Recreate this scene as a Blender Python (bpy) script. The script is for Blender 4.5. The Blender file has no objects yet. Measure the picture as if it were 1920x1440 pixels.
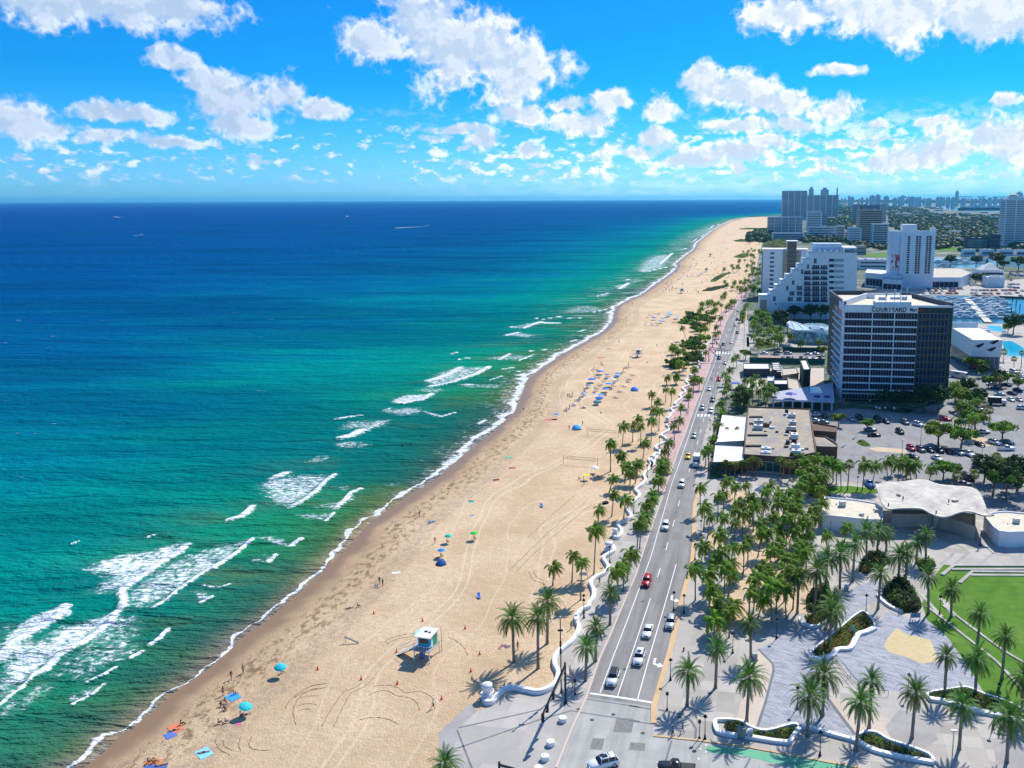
import bpy, bmesh, math, random
import numpy as np
from mathutils import Vector, Matrix, Quaternion
from mathutils.geometry import tessellate_polygon
sc = bpy.context.scene
COL = sc.collection
rnd = random.Random(7)
PI = math.pi
FPX, PCX, PCY, CAMH = 1600., 1150., 648., 85.
PITCH, ROLL = math.atan(275./FPX), 0.004
Fv = Vector((0, math.cos(PITCH), -math.sin(PITCH)))
R0 = Vector((1, 0, 0)); U0 = R0.cross(Fv)
Rv = R0*math.cos(ROLL) - U0*math.sin(ROLL)
Uv = U0*math.cos(ROLL) + R0*math.sin(ROLL)
cd = bpy.data.cameras.new('camera'); cam = bpy.data.objects.new('camera', cd); COL.objects.link(cam)
cd.sensor_width = 36; cd.lens = FPX/1920*36; cd.shift_x = (960-PCX)/1920; cd.shift_y = (PCY-720)/1920
cd.clip_start = 1; cd.clip_end = 200000
m = Matrix((Rv, Uv, -Fv)).transposed().to_4x4(); m.translation = (0, 0, CAMH); cam.matrix_world = m
sc.camera = cam
sc.view_settings.view_transform = 'Standard'; sc.view_settings.look = 'None'
sc.view_settings.exposure = 0.35; sc.view_settings.gamma = 1
sc.cycles.use_denoising = True
sc.cycles.max_bounces = 6; sc.cycles.diffuse_bounces = 2; sc.cycles.glossy_bounces = 2
sc.cycles.transmission_bounces = 2; sc.cycles.volume_bounces = 0; sc.cycles.transparent_max_bounces = 6
sc.cycles.caustics_reflective = False; sc.cycles.caustics_refractive = False
sc.cycles.use_adaptive_sampling = True
def ray(x, y): return Fv + Rv*((x-PCX)/FPX) + Uv*((PCY-y)/FPX)
def G(x, y, z=0.0):
 d = ray(x, y)
 if d.z > -1e-4: d.z = -1e-4
 t = (z-CAMH)/d.z
 return Vector((d.x*t, d.y*t, z))
def top_at(base, y):          # height at which a vertical over `base` reaches photo row y
 lo, hi = 0., 400.
 for _ in range(40):
  mid = (lo+hi)/2
  v = Vector((base.x, base.y, mid-CAMH)); w = v.dot(Fv)
  if PCY - FPX*v.dot(Uv)/w > y: lo = mid
  else: hi = mid
 return lo
SUN_EL, SUN_AZ = math.radians(47), math.radians(33)
w = bpy.data.worlds.new("World"); sc.world = w; w.use_nodes = True
class NT:
 def __init__(s, nt): s.nt = nt; s.n = nt.nodes; s.l = nt.links
 def add(s, typ, ins=None, **props):
  nd = s.n.new(typ)
  for k, v in props.items(): setattr(nd, k, v)
  for k, v in (ins or {}).items():
   sk = nd.inputs[k]
   if isinstance(v, bpy.types.NodeSocket): s.l.new(v, sk)
   elif isinstance(v, bpy.types.Node): s.l.new(v.outputs[0], sk)
   else: sk.default_value = v
  return nd
 def math(s, op, a, b=0.0, c=None, clamp=False):
  i = {0: a, 1: b}
  if c is not None: i[2] = c
  return s.add('ShaderNodeMath', i, operation=op, use_clamp=clamp).outputs[0]
 def mix(s, f, a, b, bt='MIX'):
  nd = s.add('ShaderNodeMix', data_type='RGBA', blend_type=bt)
  for k, v in ((0, f), (6, a), (7, b)):
   sk = nd.inputs[k]
   if isinstance(v, bpy.types.NodeSocket): s.l.new(v, sk)
   elif k and not isinstance(v, (int, float)): sk.default_value = (*v[:3], 1)
   else: sk.default_value = v if not k else (v, v, v, 1)
  return nd.outputs[2]
 def ss(s, x, lo, hi, o0=0., o1=1., interp='SMOOTHSTEP'):
  return s.add('ShaderNodeMapRange', {0: x, 1: lo, 2: hi, 3: o0, 4: o1}, interpolation_type=interp).outputs[0]
 def noise(s, vec, scale, detail=3, rough=.5, dist=0., fac=True, d2=False):
  nd = s.add('ShaderNodeTexNoise', noise_dimensions='2D' if d2 else '3D', ins={'Vector': vec, 'Scale': scale, 'Detail': detail, 'Roughness': rough, 'Distortion': dist})
  return nd.outputs[0] if fac else nd.outputs[1]
 def ramp(s, x, stops, interp='LINEAR'):
  nd = s.add('ShaderNodeValToRGB', {0: x}); cr = nd.color_ramp; cr.interpolation = interp
  while len(cr.elements) < len(stops): cr.elements.new(.5)
  for e, (p, c) in zip(cr.elements, stops): e.position = p; e.color = (*c, 1)
  return nd.outputs[0]
 def scale(s, vec, sx, sy, sz=1.):
  return s.add('ShaderNodeVectorMath', {0: vec, 1: (sx, sy, sz)}, operation='MULTIPLY').outputs[0]
def build_world():
 t = NT(w.node_tree); t.n.clear()
 sky = t.add('ShaderNodeTexSky', sky_type='NISHITA', sun_disc=False, sun_elevation=SUN_EL, sun_rotation=SUN_AZ,
    altitude=0, air_density=1.0, dust_density=0.35, ozone_density=4.0)
 g = t.add('ShaderNodeTexCoord').outputs['Generated']
 sp = t.add('ShaderNodeSeparateXYZ', {0: g})
 az = t.math('ARCTAN2', sp.outputs[0], sp.outputs[1]); el = t.math('ARCSINE', sp.outputs[2])
 U = t.math('MULTIPLY', az, 16.); V = t.math('MULTIPLY', el, 16.)
 P = t.add('ShaderNodeCombineXYZ', {0: U, 1: V, 2: 0.}).outputs[0]
 tint = t.mix(t.ss(V, 0., 2.2), (.28, .84, 1.62), (.04, .64, 1.16))
 tint = t.mix(t.ss(V, 4.2, 9.), tint, (1.05, 1.3, 1.5))      # unseen sky overhead tinted brighter, added as neutral ambient fill
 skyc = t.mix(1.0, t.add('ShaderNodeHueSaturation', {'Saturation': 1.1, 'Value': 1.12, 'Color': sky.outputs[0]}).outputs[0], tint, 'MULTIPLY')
 blobs = [(700,66,68,44),(790,50,85,70),(860,92,118,82),(958,128,100,64),(990,215,62,26),(1085,232,66,26),(1060,195,50,18),(1150,190,45,22),
  (1235,200,52,28),(335,112,50,18),(395,150,50,30),(440,190,82,36),(525,175,45,38),(605,202,50,20),(450,236,56,22),(40,225,72,36),(100,240,55,20),
  (225,212,75,16),(205,256,62,14),(315,266,55,12),(130,8,200,38),(330,22,95,34),(1375,172,92,40),(1320,150,45,26),(1440,190,95,26),(1575,205,50,30),
  (1400,236,88,15),(1500,232,50,13),(1475,30,68,40),(1600,15,120,34),(1750,25,160,50),(1870,30,110,52),(1565,130,52,11),(1860,262,100,42),(1770,285,110,26),
  (1690,300,90,18),(1215,258,36,20),(1190,282,75,15),(998,286,28,16),(905,262,38,20),(850,244,72,11),(1385,290,62,20),(1450,268,42,15),(1300,300,80,16),
  (1640,235,25,9),(1745,225,30,9),(1895,185,30,14)]
 M = None
 def azel(x, y):
  d = ray(x, y).normalized(); return math.atan2(d.x, d.y)*16, math.asin(d.z)*16
 wv = t.noise(P, 1.1, 3, .6, fac=False, d2=True)
 wv = t.add('ShaderNodeVectorMath', {0: wv, 1: (.5, .5, .5)}, operation='SUBTRACT').outputs[0]
 Pw = t.add('ShaderNodeVectorMath', {0: wv, 1: (.55, .34, 0), 2: P}, operation='MULTIPLY_ADD').outputs[0]
 for (x, y, rx, ry) in blobs:
  a, e = azel(x, y)
  sc_ = t.add('ShaderNodeVectorMath', {0: Pw, 1: (a, e, 0)}, operation='SUBTRACT').outputs[0]
  sc_ = t.scale(sc_, 100./rx/1.02, 100./ry/1.02, 0)
  L = t.add('ShaderNodeVectorMath', {0: sc_}, operation='LENGTH').outputs[1]
  M = L if M is None else t.math('MINIMUM', M, L)
 blob = t.math('SUBTRACT', 1.0, M)
 def dens(off):
  Q = t.add('ShaderNodeVectorMath', {0: P, 1: off}, operation='ADD').outputs[0]
  n1 = t.noise(Q, 1.5, 7, .5, d2=True)
  n2 = t.noise(Q, 3.6, 5, .5, d2=True)      # billows: folded noise gives rounded heads
  bl = t.math('SUBTRACT', .13, t.math('ABSOLUTE', t.math('SUBTRACT', n2, .5)))
  return t.math('ADD', t.math('MULTIPLY', t.math('SUBTRACT', n1, .5), 2.6), t.math('MULTIPLY', bl, 2.2))
 d0 = dens((0, 0, 0)); d1 = dens((.10, .16, 0))
 big = t.math('ADD', blob, t.math('MULTIPLY', d0, .62))
 c_big = t.ss(big, -.06, .62)
 Ps = t.scale(P, 1.0, 2.1)
 nS = t.noise(Ps, 3.3, 6, .55, d2=True)
 nL = t.noise(Ps, .55, 2, .5, d2=True)
 band = t.math('MULTIPLY', t.ss(V, .15, .5), t.ss(V, 1.75, .75))
 side = t.ss(U, -6.5, 4.5, 0., .085)
 thr = t.math('ADD', t.math('ADD', nS, t.math('MULTIPLY', t.math('SUBTRACT', nL, .5), .38)), side)
 c_sm = t.math('MULTIPLY', t.ss(thr, .53, .72), band)
 low = t.math('MULTIPLY', t.ss(V, .95, .1), t.ss(U, -7., 3.0, .12, .72))
 nH = t.noise(t.scale(P, .8, 3.2), 2.2, 5, .6, d2=True)
 c_low = t.math('MULTIPLY', low, t.ss(nH, .30, .62, .35, 1.0))
 cover = t.math('MAXIMUM', c_big, t.math('MULTIPLY', c_sm, .85))
 shade = t.math('SUBTRACT', d0, d1)
 lit = t.ss(shade, -.30, .34)
 rim = t.ss(big, .15, .8, 1.0, 0.30)
 lit = t.math('MULTIPLY', t.math('ADD', lit, .22), rim, clamp=True)
 ccol = t.mix(lit, (5.4, 6.8, 8.5), (12.4, 11.8, 11.9))
 leftdim = t.ss(U, -6., 1.0, .74, 1.0)
 ccol = t.mix(1., ccol, t.add('ShaderNodeCombineXYZ', {0: leftdim, 1: t.ss(U, -6., 1., .82, 1.), 2: t.ss(U, -6., 1., .92, 1.)}).outputs[0], 'MULTIPLY')
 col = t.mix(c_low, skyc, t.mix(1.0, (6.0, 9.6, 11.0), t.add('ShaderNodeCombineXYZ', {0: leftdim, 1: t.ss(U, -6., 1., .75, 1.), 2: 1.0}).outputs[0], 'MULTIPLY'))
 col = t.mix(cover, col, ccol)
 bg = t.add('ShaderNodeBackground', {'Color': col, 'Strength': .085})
 t.add('ShaderNodeOutputWorld', {0: bg})
build_world()
w.cycles.sampling_method = 'MANUAL'; w.cycles.sample_map_resolution = 512
ld = bpy.data.lights.new('sun', 'SUN'); ld.energy = 4.2; ld.angle = math.radians(.5); ld.color = (1, .955, .88)
so = bpy.data.objects.new('sun', ld); COL.objects.link(so)
SDIR = Vector((math.sin(SUN_AZ)*math.cos(SUN_EL), math.cos(SUN_AZ)*math.cos(SUN_EL), math.sin(SUN_EL)))
so.rotation_euler = SDIR.to_track_quat('Z', 'Y').to_euler(); so.location = (0, 0, 200)
MATS = {}
def mat(name, col, rough=.7, metal=0., spec=.3, var=0., vscale=1., bump=0., bscale=4., alpha=None):
 """plain surface: base colour with an object-space mottling and a fine bump"""
 if name in MATS: return MATS[name]
 mm = bpy.data.materials.new(name); mm.use_nodes = True; t = NT(mm.node_tree)
 b = t.n['Principled BSDF']; b.inputs['Roughness'].default_value = rough; b.inputs['Metallic'].default_value = metal
 b.inputs['Specular IOR Level'].default_value = spec; b.inputs['Base Color'].default_value = (*col, 1)
 if var or bump:
  P = t.add('ShaderNodeTexCoord').outputs['Object']
  n = t.noise(P, vscale, 5, .6)
  if var:
   f = t.ss(n, .3, .7, 1-var, 1+var, 'LINEAR')
   t.l.new(t.mix(1., col, t.add('ShaderNodeCombineXYZ', {0: f, 1: f, 2: f}).outputs[0], 'MULTIPLY'), b.inputs['Base Color'])
  if bump:
   bn = t.add('ShaderNodeBump', {'Height': t.noise(P, bscale, 4, .6), 'Strength': bump, 'Distance': .1})
   t.l.new(bn.outputs[0], b.inputs['Normal'])
 mm.diffuse_color = (*col, 1)
 MATS[name] = mm; return mm
def newmat(name):
 mm = bpy.data.materials.new(name); mm.use_nodes = True; t = NT(mm.node_tree); MATS[name] = mm
 return mm, t, t.n['Principled BSDF']
class MB:
 def __init__(s): s.v = []; s.f = []; s.mi = []; s.cur = 0; s.mats = []
 def m(s, mt):
  if mt not in s.mats: s.mats.append(mt)
  s.cur = s.mats.index(mt); return s
 def face(s, idx): s.f.append(tuple(idx)); s.mi.append(s.cur)
 def poly(s, pts):
  b = len(s.v); s.v += [tuple(p) for p in pts]; s.face(range(b, b+len(pts)))
 def sheet(s, pts):                       # possibly concave flat polygon
  b = len(s.v); pts = [Vector(p) for p in pts]; s.v += [tuple(p) for p in pts]
  for tri in tessellate_polygon([pts]):
   a, c, d = [pts[i] for i in tri]
   if (c-a).cross(d-a).z < 0: tri = tri[::-1]
   s.face([b+i for i in tri])
 def prism(s, pts, z0, z1, side=None, top=None):
  a = sum(pts[i][0]*pts[(i+1) % len(pts)][1]-pts[(i+1) % len(pts)][0]*pts[i][1] for i in range(len(pts)))
  if a < 0: pts = pts[::-1]
  n = len(pts); b = len(s.v)
  s.v += [(p[0], p[1], z0) for p in pts]+[(p[0], p[1], z1) for p in pts]
  if side: s.m(side)
  for i in range(n): j = (i+1) % n; s.face((b+i, b+j, b+n+j, b+n+i))
  if top: s.m(top)
  s.sheet([(p[0], p[1], z1) for p in pts])
 def box(s, c, size, rz=0., ax=None):
  sx, sy, sz = size[0]/2, size[1]/2, size[2]/2; b = len(s.v); cr, sr = math.cos(rz), math.sin(rz)
  for k in (-1, 1):
   for (i, j) in ((-1, -1), (1, -1), (1, 1), (-1, 1)):
    x, y, z = i*sx, j*sy, k*sz
    if ax is not None:
     p = ax @ Vector((x, y, z)); x, y, z = p
    s.v.append((c[0]+x*cr-y*sr, c[1]+x*sr+y*cr, c[2]+z))
  for q in ((0, 3, 2, 1), (4, 5, 6, 7), (0, 1, 5, 4), (1, 2, 6, 5), (2, 3, 7, 6), (3, 0, 4, 7)): s.face([b+i for i in q])
 def tube(s, pts, r, n=6, caps=True):
  pts = [Vector(p) for p in pts]
  if not hasattr(r, '__len__'): r = [r]*len(pts)
  b = len(s.v); up = Vector((0, 0, 1))
  for i, p in enumerate(pts):
   d = (pts[min(i+1, len(pts)-1)]-pts[max(i-1, 0)]).normalized()
   ref = up if abs(d.z) < .9 else Vector((1, 0, 0))
   a = d.cross(ref).normalized(); c = a.cross(d)
   for k in range(n):
    t = 2*PI*k/n; s.v.append(tuple(p+a*math.cos(t)*r[i]+c*math.sin(t)*r[i]))
  for i in range(len(pts)-1):
   for k in range(n):
    k2 = (k+1) % n; s.face((b+i*n+k, b+i*n+k2, b+(i+1)*n+k2, b+(i+1)*n+k))
  if caps: s.face([b+k for k in range(n)][::-1]); s.face([b+(len(pts)-1)*n+k for k in range(n)])
 def lathe(s, prof, n=12, c=(0, 0, 0)):
  b = len(s.v)
  for (r, z) in prof:
   for k in range(n): t = 2*PI*k/n; s.v.append((c[0]+r*math.cos(t), c[1]+r*math.sin(t), c[2]+z))
  for i in range(len(prof)-1):
   for k in range(n):
    k2 = (k+1) % n; s.face((b+i*n+k, b+i*n+k2, b+(i+1)*n+k2, b+(i+1)*n+k))
  s.face([b+k for k in range(n)][::-1]); s.face([b+(len(prof)-1)*n+k for k in range(n)])
 def mesh(s, name, smooth=False):
  me = bpy.data.meshes.new(name); me.from_pydata(s.v, [], s.f)
  for mt in s.mats: me.materials.append(mt)
  me.polygons.foreach_set('material_index', s.mi)
  if smooth: me.polygons.foreach_set('use_smooth', [True]*len(s.f))
  me.update(); return me
 def build(s, name, parent=None, smooth=False, loc=None):
  o = bpy.data.objects.new(name, s.mesh(name, smooth)); COL.objects.link(o)
  if parent is not None: o.parent = parent
  if loc is not None: o.location = loc
  return o
def tag(o, label=None, cat=None, group=None, kind=None):
 if label: o['label'] = label
 if cat: o['category'] = cat
 if group: o['group'] = group
 if kind: o['kind'] = kind
 return o
def thing(name, label, cat, loc=(0, 0, 0), rz=0., group=None):
 o = bpy.data.objects.new(name, None); COL.objects.link(o); o.location = loc; o.rotation_euler = (0, 0, rz); o.empty_display_size = .5
 return tag(o, label, cat, group)
def dup(o, parent=None):
 c = o.copy(); COL.objects.link(c)
 if parent is not None: c.parent = parent
 for ch in list(o.children): dup(ch, c)
 return c
ORD = ['first', 'second', 'third', 'fourth', 'fifth', 'sixth', 'seventh', 'eighth', 'ninth', 'tenth', 'eleventh', 'twelfth', 'thirteenth', 'fourteenth',
  'fifteenth', 'sixteenth', 'seventeenth', 'eighteenth', 'nineteenth', 'twentieth']
TENS = {20: 'twenty', 30: 'thirty', 40: 'forty', 50: 'fifty', 60: 'sixty', 70: 'seventy', 80: 'eighty', 90: 'ninety'}
def ordn(i):                                 # 0-based -> ordinal word
 i += 1
 if i <= 20: return ORD[i-1]
 h, r = divmod(i, 100); pre = ('%s hundred ' % ['', 'one', 'two', 'three'][h]) if h else ''
 if h and r == 0: return pre.strip()+'th'
 if h: return pre+'and '+ordn(r-1)
 t_, u = divmod(r, 10)
 if u == 0: return TENS[r][:-1]+'ieth'
 return TENS[t_*10]+'-'+ORD[u-1]
# ================================================================== shoreline, sea and beach
SHORE_PX = [(60,1530),(130,1460),(200,1407),(222,1383),(248,1368),(277,1340),(290,1333),(322,1302),(357,1278),(392,1255),(410,1237),(441,1211),(454,1196),(473,1182),(500,1165),
 (550,1122),(600,1077),(617,1060),(642,1038),(663,1013),(687,987),(717,963),(743,947),(767,928),(792,915),(817,900),(843,876),(877,846),(910,822),(940,796),(965,772),(978,740),(988,712),
 (1015,690),(1040,674),(1070,655),(1110,634),(1134,619),(1150,600),(1151,586),(1157,574),(1177,563),(1203,553),(1226,535),(1254,516),(1271,502),(1268,494),(1282,482),(1303,466),(1306,456),
 (1324,442),(1334,433),(1357,419),(1376,411),(1400,407.5),(1440,405.5),(1475,402)]
SHORE = [G(x, y, -.3) for x, y in SHORE_PX]
SHORE = [SHORE[0]+(SHORE[0]-SHORE[2])*6]+SHORE+[SHORE[-1]+Vector((650, 900, 0)), SHORE[-1]+Vector((1900, 6000, 0)), SHORE[-1]+Vector((6000, 22000, 0)), SHORE[-1]+Vector((14000, 60000, 0))]
SA = np.array([(p.x, p.y) for p in SHORE])
def shore_dist(X, Y):
 """signed distance to the waterline, + over the sea (left of it)"""
 best = np.full(X.shape, 1e18); sgn = np.zeros(X.shape)
 for i in range(len(SA)-1):
  a, b = SA[i], SA[i+1]; d = b-a; L2 = d@d
  t = np.clip(((X-a[0])*d[0]+(Y-a[1])*d[1])/L2, 0, 1)
  dx = X-(a[0]+t*d[0]); dy = Y-(a[1]+t*d[1]); q = dx*dx+dy*dy
  k = q < best-1e-9; cr = d[0]*(Y-a[1])-d[1]*(X-a[0])
  best = np.where(k, q, best); sgn = np.where(k, np.sign(cr), sgn)
 return np.sqrt(best)*np.where(sgn == 0, 1, sgn)
def grid_mesh(name, xs_t, ys, zfun, keep, attrs):
 T, Y = np.meshgrid(xs_t, ys); X = T*Y
 ny, nx = X.shape
 D = shore_dist(X, Y); Z = zfun(X, Y, D)
 co = np.stack([X, Y, Z], -1).reshape(-1, 3)
 idx = np.arange(ny*nx).reshape(ny, nx)
 q = np.stack([idx[:-1, :-1], idx[:-1, 1:], idx[1:, 1:], idx[1:, :-1]], -1).reshape(-1, 4)
 kd = keep(X, Y, D).reshape(-1)
 q = q[kd[q].any(1)]
 used = np.zeros(ny*nx, bool); used[q.ravel()] = True
 rem = np.cumsum(used)-1; q = rem[q]; co = co[used]
 me = bpy.data.meshes.new(name); me.vertices.add(len(co)); me.vertices.foreach_set('co', co.astype(np.float32).ravel())
 me.loops.add(q.size); me.loops.foreach_set('vertex_index', q.ravel().astype(np.int32))
 me.polygons.add(len(q)); me.polygons.foreach_set('loop_start', np.arange(0, q.size, 4, dtype=np.int32))
 me.update(calc_edges=True)
 me.polygons.foreach_set('use_smooth', np.ones(len(q), bool))
 for an, fn in attrs.items():
  a = me.attributes.new(an, 'FLOAT', 'POINT'); a.data.foreach_set('value', fn(X, Y, D).reshape(-1)[used].astype(np.float32))
 me.validate(); o = bpy.data.objects.new(name, me); COL.objects.link(o); return o
C1 = (0, 980, 3.79); C2 = (400, 600, 3.); C3 = (1000, 400, 4.267)
PATCH = [
 (C1, .80, [(610,330),(690,270),(850,230),(1050,200),(1290,135),(1335,170),(1290,215),(1100,350),(880,500),(640,500),(770,390)]),
 (C1, .62, [(1090,340),(1330,225),(1560,160),(1780,115),(1800,125),(1700,210),(1550,300),(1390,395),(1200,540),(1060,610),(930,620),(890,500)]),
 (C1, .80, [(600,700),(800,640),(800,710),(560,880),(420,950),(250,1080),(90,1220),(0,1300),(0,1060),(70,860),(300,830),(420,740)]),
 (C1, .78, [(230,665),(460,590),(475,640),(330,730),(110,840),(0,950),(0,870),(90,760)]),
 (C1, .46, [(520,900),(820,660),(1000,650),(1010,900),(930,960),(800,1010),(620,1130),(440,1100),(300,1110)]),
 (C1, .50, [(1340,490),(1420,470),(1505,525),(1440,570)]),(C1, .5, [(1740,270),(1830,235),(1895,232),(1860,275)]),
 (C1, .45, [(440,1230),(620,1180),(720,1150),(660,1220),(520,1290)]),(C1, .4, [(860,860),(1000,870),(1000,930),(930,950)]),
 (C1, .36, [(0,720),(60,710),(140,720),(70,790),(0,780)]), (C1, .38, [(60,1260),(300,1130),(420,1160),(200,1320),(0,1420),(0,1330)]),
 (C2, .66, [(240,930),(340,890),(480,870),(685,868),(590,960),(580,975),(440,1055),(310,1030),(290,980)]),
 (C2, .55, [(150,1085),(215,1050),(200,1100),(90,1125)]), (C2, .56, [(540,1055),(700,1020),(790,970),(800,1010),(680,1065)]),
 (C2, .56, [(460,1095),(680,1085),(640,1130),(500,1115)]), (C2, .55, [(240,1222),(360,1212),(440,1270),(490,1230),(430,1280),(330,1262)]),
 (C2, .52, [(180,1350),(350,1320),(320,1362),(240,1370)]), (C2, .78, [(1000,445),(1060,425),(1230,415),(1180,450),(1080,470),(1020,465)]),
 (C2, .58, [(960,500),(1160,490),(1190,525),(1050,540),(960,520)]), (C2, .62, [(1190,345),(1280,290),(1390,265),(1550,262),(1480,310),(1350,350),(1250,372),(1200,362)]),
 (C2, .45, [(1110,400),(1200,378),(1320,392),(1250,410)]), (C2, .56, [(700,622),(760,570),(1010,558),(960,600),(900,612),(800,612)]),
 (C2, .50, [(670,692),(760,680),(910,700),(860,722),(720,722)]), (C2, .45, [(500,800),(600,758),(690,770),(600,802)]),
 (C2, .52, [(1500,215),(1660,195),(1800,195),(1720,226),(1600,226)]), (C2, .6, [(1640,85),(1700,72),(1830,82),(1760,100)]),
 (C2, .62, [(1670,40),(1750,20),(1840,10),(1900,14),(1780,36),(1700,46)]), (C2, .4, [(940,920),(1060,915),(1070,930),(980,935)]),
 (C2, .42, [(610,935),(770,935),(760,962)]), (C2, .45, [(1360,360),(1640,360),(1600,385),(1400,380)]),
 (C3, .62, [(640,580),(760,560),(740,600),(660,602)]), (C3, .55, [(720,530),(880,540),(820,552)]), (C3, .6, [(800,462),(870,380),(950,340),(1110,320),(1100,370),(1070,430),(920,468)]),
 (C3, .56, [(1150,240),(1260,150),(1440,90),(1520,75),(1510,110),(1350,190),(1200,262),(1120,290)]), (C3, .48, [(200,800),(340,735),(500,740),(600,765),(480,795)]),
 (C3, .55, [(500,670),(600,630),(640,640),(560,668)]),(C3, .5, [(1060,300),(1200,275),(1290,285),(1100,305)]),(C3,.45,[(0,860),(210,870),(200,885),(0,890)])]
CREST = [
 (C1, 1.8, [(1330,160),(1280,210),(1150,290),(1050,360),(930,440),(865,490)]), (C1, 1.0, [(1790,120),(1700,205),(1600,270),(1480,340),(1390,395),(1270,480),(1180,560),(1090,605)]),
 (C1, 1.9, [(865,500),(885,590),(820,650),(800,700),(690,790),(560,870),(420,950),(330,1050),(250,1080)]), (C1, .9, [(250,1080),(150,1190),(60,1250),(0,1310),(-60,1370)]),
 (C1, 2.6, [(455,605),(440,660),(300,740),(200,800),(110,850),(50,920),(0,960),(-60,1010)]), (C1, 1.2, [(1195,760),(1130,830),(1065,868)]), (C1, 1.1, [(1005,920),(935,960)]),
 (C1, .8, [(825,1030),(740,1080),(620,1135)]), (C1, .8, [(740,1150),(660,1220),(520,1290)]), (C1, .6, [(1630,440),(1560,465),(1440,450)]), (C1, .9, [(1505,530),(1430,570)]),
 (C1, .6, [(1110,90),(1045,105)]), (C1, .5, [(560,145),(515,158)]),
 (C2, 1.3, [(685,870),(640,900),(585,960),(520,1010),(440,1055)]), (C2, 2.4, [(403,864),(352,888)]), (C2, 1.6, [(220,1050),(170,1105),(90,1125)]),
 (C2, 1.3, [(825,952),(780,970),(740,1015),(690,1060)]), (C2, .8, [(680,1085),(635,1130)]), (C2, 1.0, [(225,1235),(100,1340),(0,1405)]), (C2, 1.4, [(490,1230),(440,1270)]),
 (C2, 1.0, [(350,1322),(310,1362)]), (C2, 1.5, [(1230,416),(1180,448),(1080,470),(1020,462)]), (C2, .8, [(1190,520),(1280,545),(1360,525)]), (C2, 1.8, [(1390,268),(1320,310),(1210,345)]),
 (C2, 1.5, [(1550,265),(1480,305),(1350,350),(1220,375)]), (C2, 1., [(690,560),(830,540)]), (C2, 2.6, [(842,620),(790,645),(732,660)]), (C2, .7, [(950,575),(860,620)]),
 (C2, .9, [(1445,215),(1385,224)]), (C2, 1.1, [(1670,192),(1610,225)]), (C2, .9, [(1800,197),(1720,228)]), (C2, 1.5, [(1710,75),(1650,88)]), (C2, 1.3, [(1840,12),(1750,45),(1680,40)]),
 (C2, .7, [(1380,180),(1340,192)]), (C2, .7, [(1630,315),(1560,338)]), (C2, 1.0, [(1690,268),(1630,278)]), (C2, .9, [(1530,565),(1490,585)]), (C2, .8, [(1480,362),(1390,368)]),
 (C2, .7, [(1900,165),(1780,176)]), (C2, .6, [(1780,285),(1700,292)]), (C2, .6, [(1000,495),(955,512)]),
 (C3, 1.5, [(760,562),(690,605)]), (C3, 1.5, [(1070,430),(920,465),(800,460)]), (C3, 1.5, [(1110,322),(1010,410)]), (C3, 1., [(1520,80),(1440,100),(1350,180),(1250,240)]),
 (C3, .8, [(0,835),(30,842)]), (C3, 1.2, [(0,875),(100,880),(210,878)]), (C3, .9, [(380,838),(350,846),(200,830),(80,850)]), (C3, .9, [(610,636),(500,668)]), (C3, .9, [(420,930),(370,946)]),
 (C3, .9, [(340,1015),(300,1026)]), (C3, 1.5, [(1270,278),(1100,292)]), (C3, 1., [(880,540),(730,532)]), (C3, .8, [(600,765),(480,792)])]
def pw(o, x, y, z=-.3):
 g = G(o[0]+x/o[2], o[1]+y/o[2], z); return (g.x, g.y)
def in_poly(X, Y, P):
 ins = np.zeros(X.shape, bool); dist = np.full(X.shape, 1e9); n = len(P)
 for i in range(n):
  (x0, y0), (x1, y1) = P[i], P[(i+1) % n]
  c = ((y0 > Y) != (y1 > Y)) & (X < (x1-x0)*(Y-y0)/((y1-y0) or 1e-9)+x0); ins ^= c
  dx, dy = x1-x0, y1-y0; t = np.clip(((X-x0)*dx+(Y-y0)*dy)/(dx*dx+dy*dy+1e-9), 0, 1)
  dist = np.minimum(dist, np.hypot(X-x0-t*dx, Y-y0-t*dy))
 return np.where(ins, dist, -dist)
def line_d(X, Y, P):
 d = np.full(X.shape, 1e9)
 for (x0, y0), (x1, y1) in zip(P[:-1], P[1:]):
  dx, dy = x1-x0, y1-y0; t = np.clip(((X-x0)*dx+(Y-y0)*dy)/(dx*dx+dy*dy+1e-9), 0, 1)
  d = np.minimum(d, np.hypot(X-x0-t*dx, Y-y0-t*dy))
 return d
_cache = {}
def surf(X, Y, D):
 if X.shape in _cache: return _cache[X.shape]
 fo = np.zeros(X.shape); cr = np.zeros(X.shape)
 for (o, s_, pts) in PATCH:
  P = [pw(o, *p) for p in pts]; a = np.array(P); sz = min(np.ptp(a[:, 0]), np.ptp(a[:, 1]))
  pad = 6; k = (X > a[:, 0].min()-pad) & (X < a[:, 0].max()+pad) & (Y > a[:, 1].min()-pad) & (Y < a[:, 1].max()+pad)
  if k.any():
   e = np.clip(in_poly(X[k], Y[k], P)/max(1.6, sz*.26)+.42, 0, 1)*s_; fo[k] = np.maximum(fo[k], e)
 for (o, wd, pts) in CREST:
  P = [pw(o, *p) for p in pts]; a = np.array(P); pad = 8*wd+4
  dist_ = np.hypot(*a.mean(0)); wd = wd*min(max(.65, dist_/270), 2.2)
  k = (X > a[:, 0].min()-pad) & (X < a[:, 0].max()+pad) & (Y > a[:, 1].min()-pad) & (Y < a[:, 1].max()+pad)
  if k.any():
   d_ = line_d(X[k], Y[k], P); cr[k] = np.maximum(cr[k], np.clip(1.35-d_/wd, 0, 1.3))
 _cache[X.shape] = (fo, cr); return fo, cr
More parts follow.
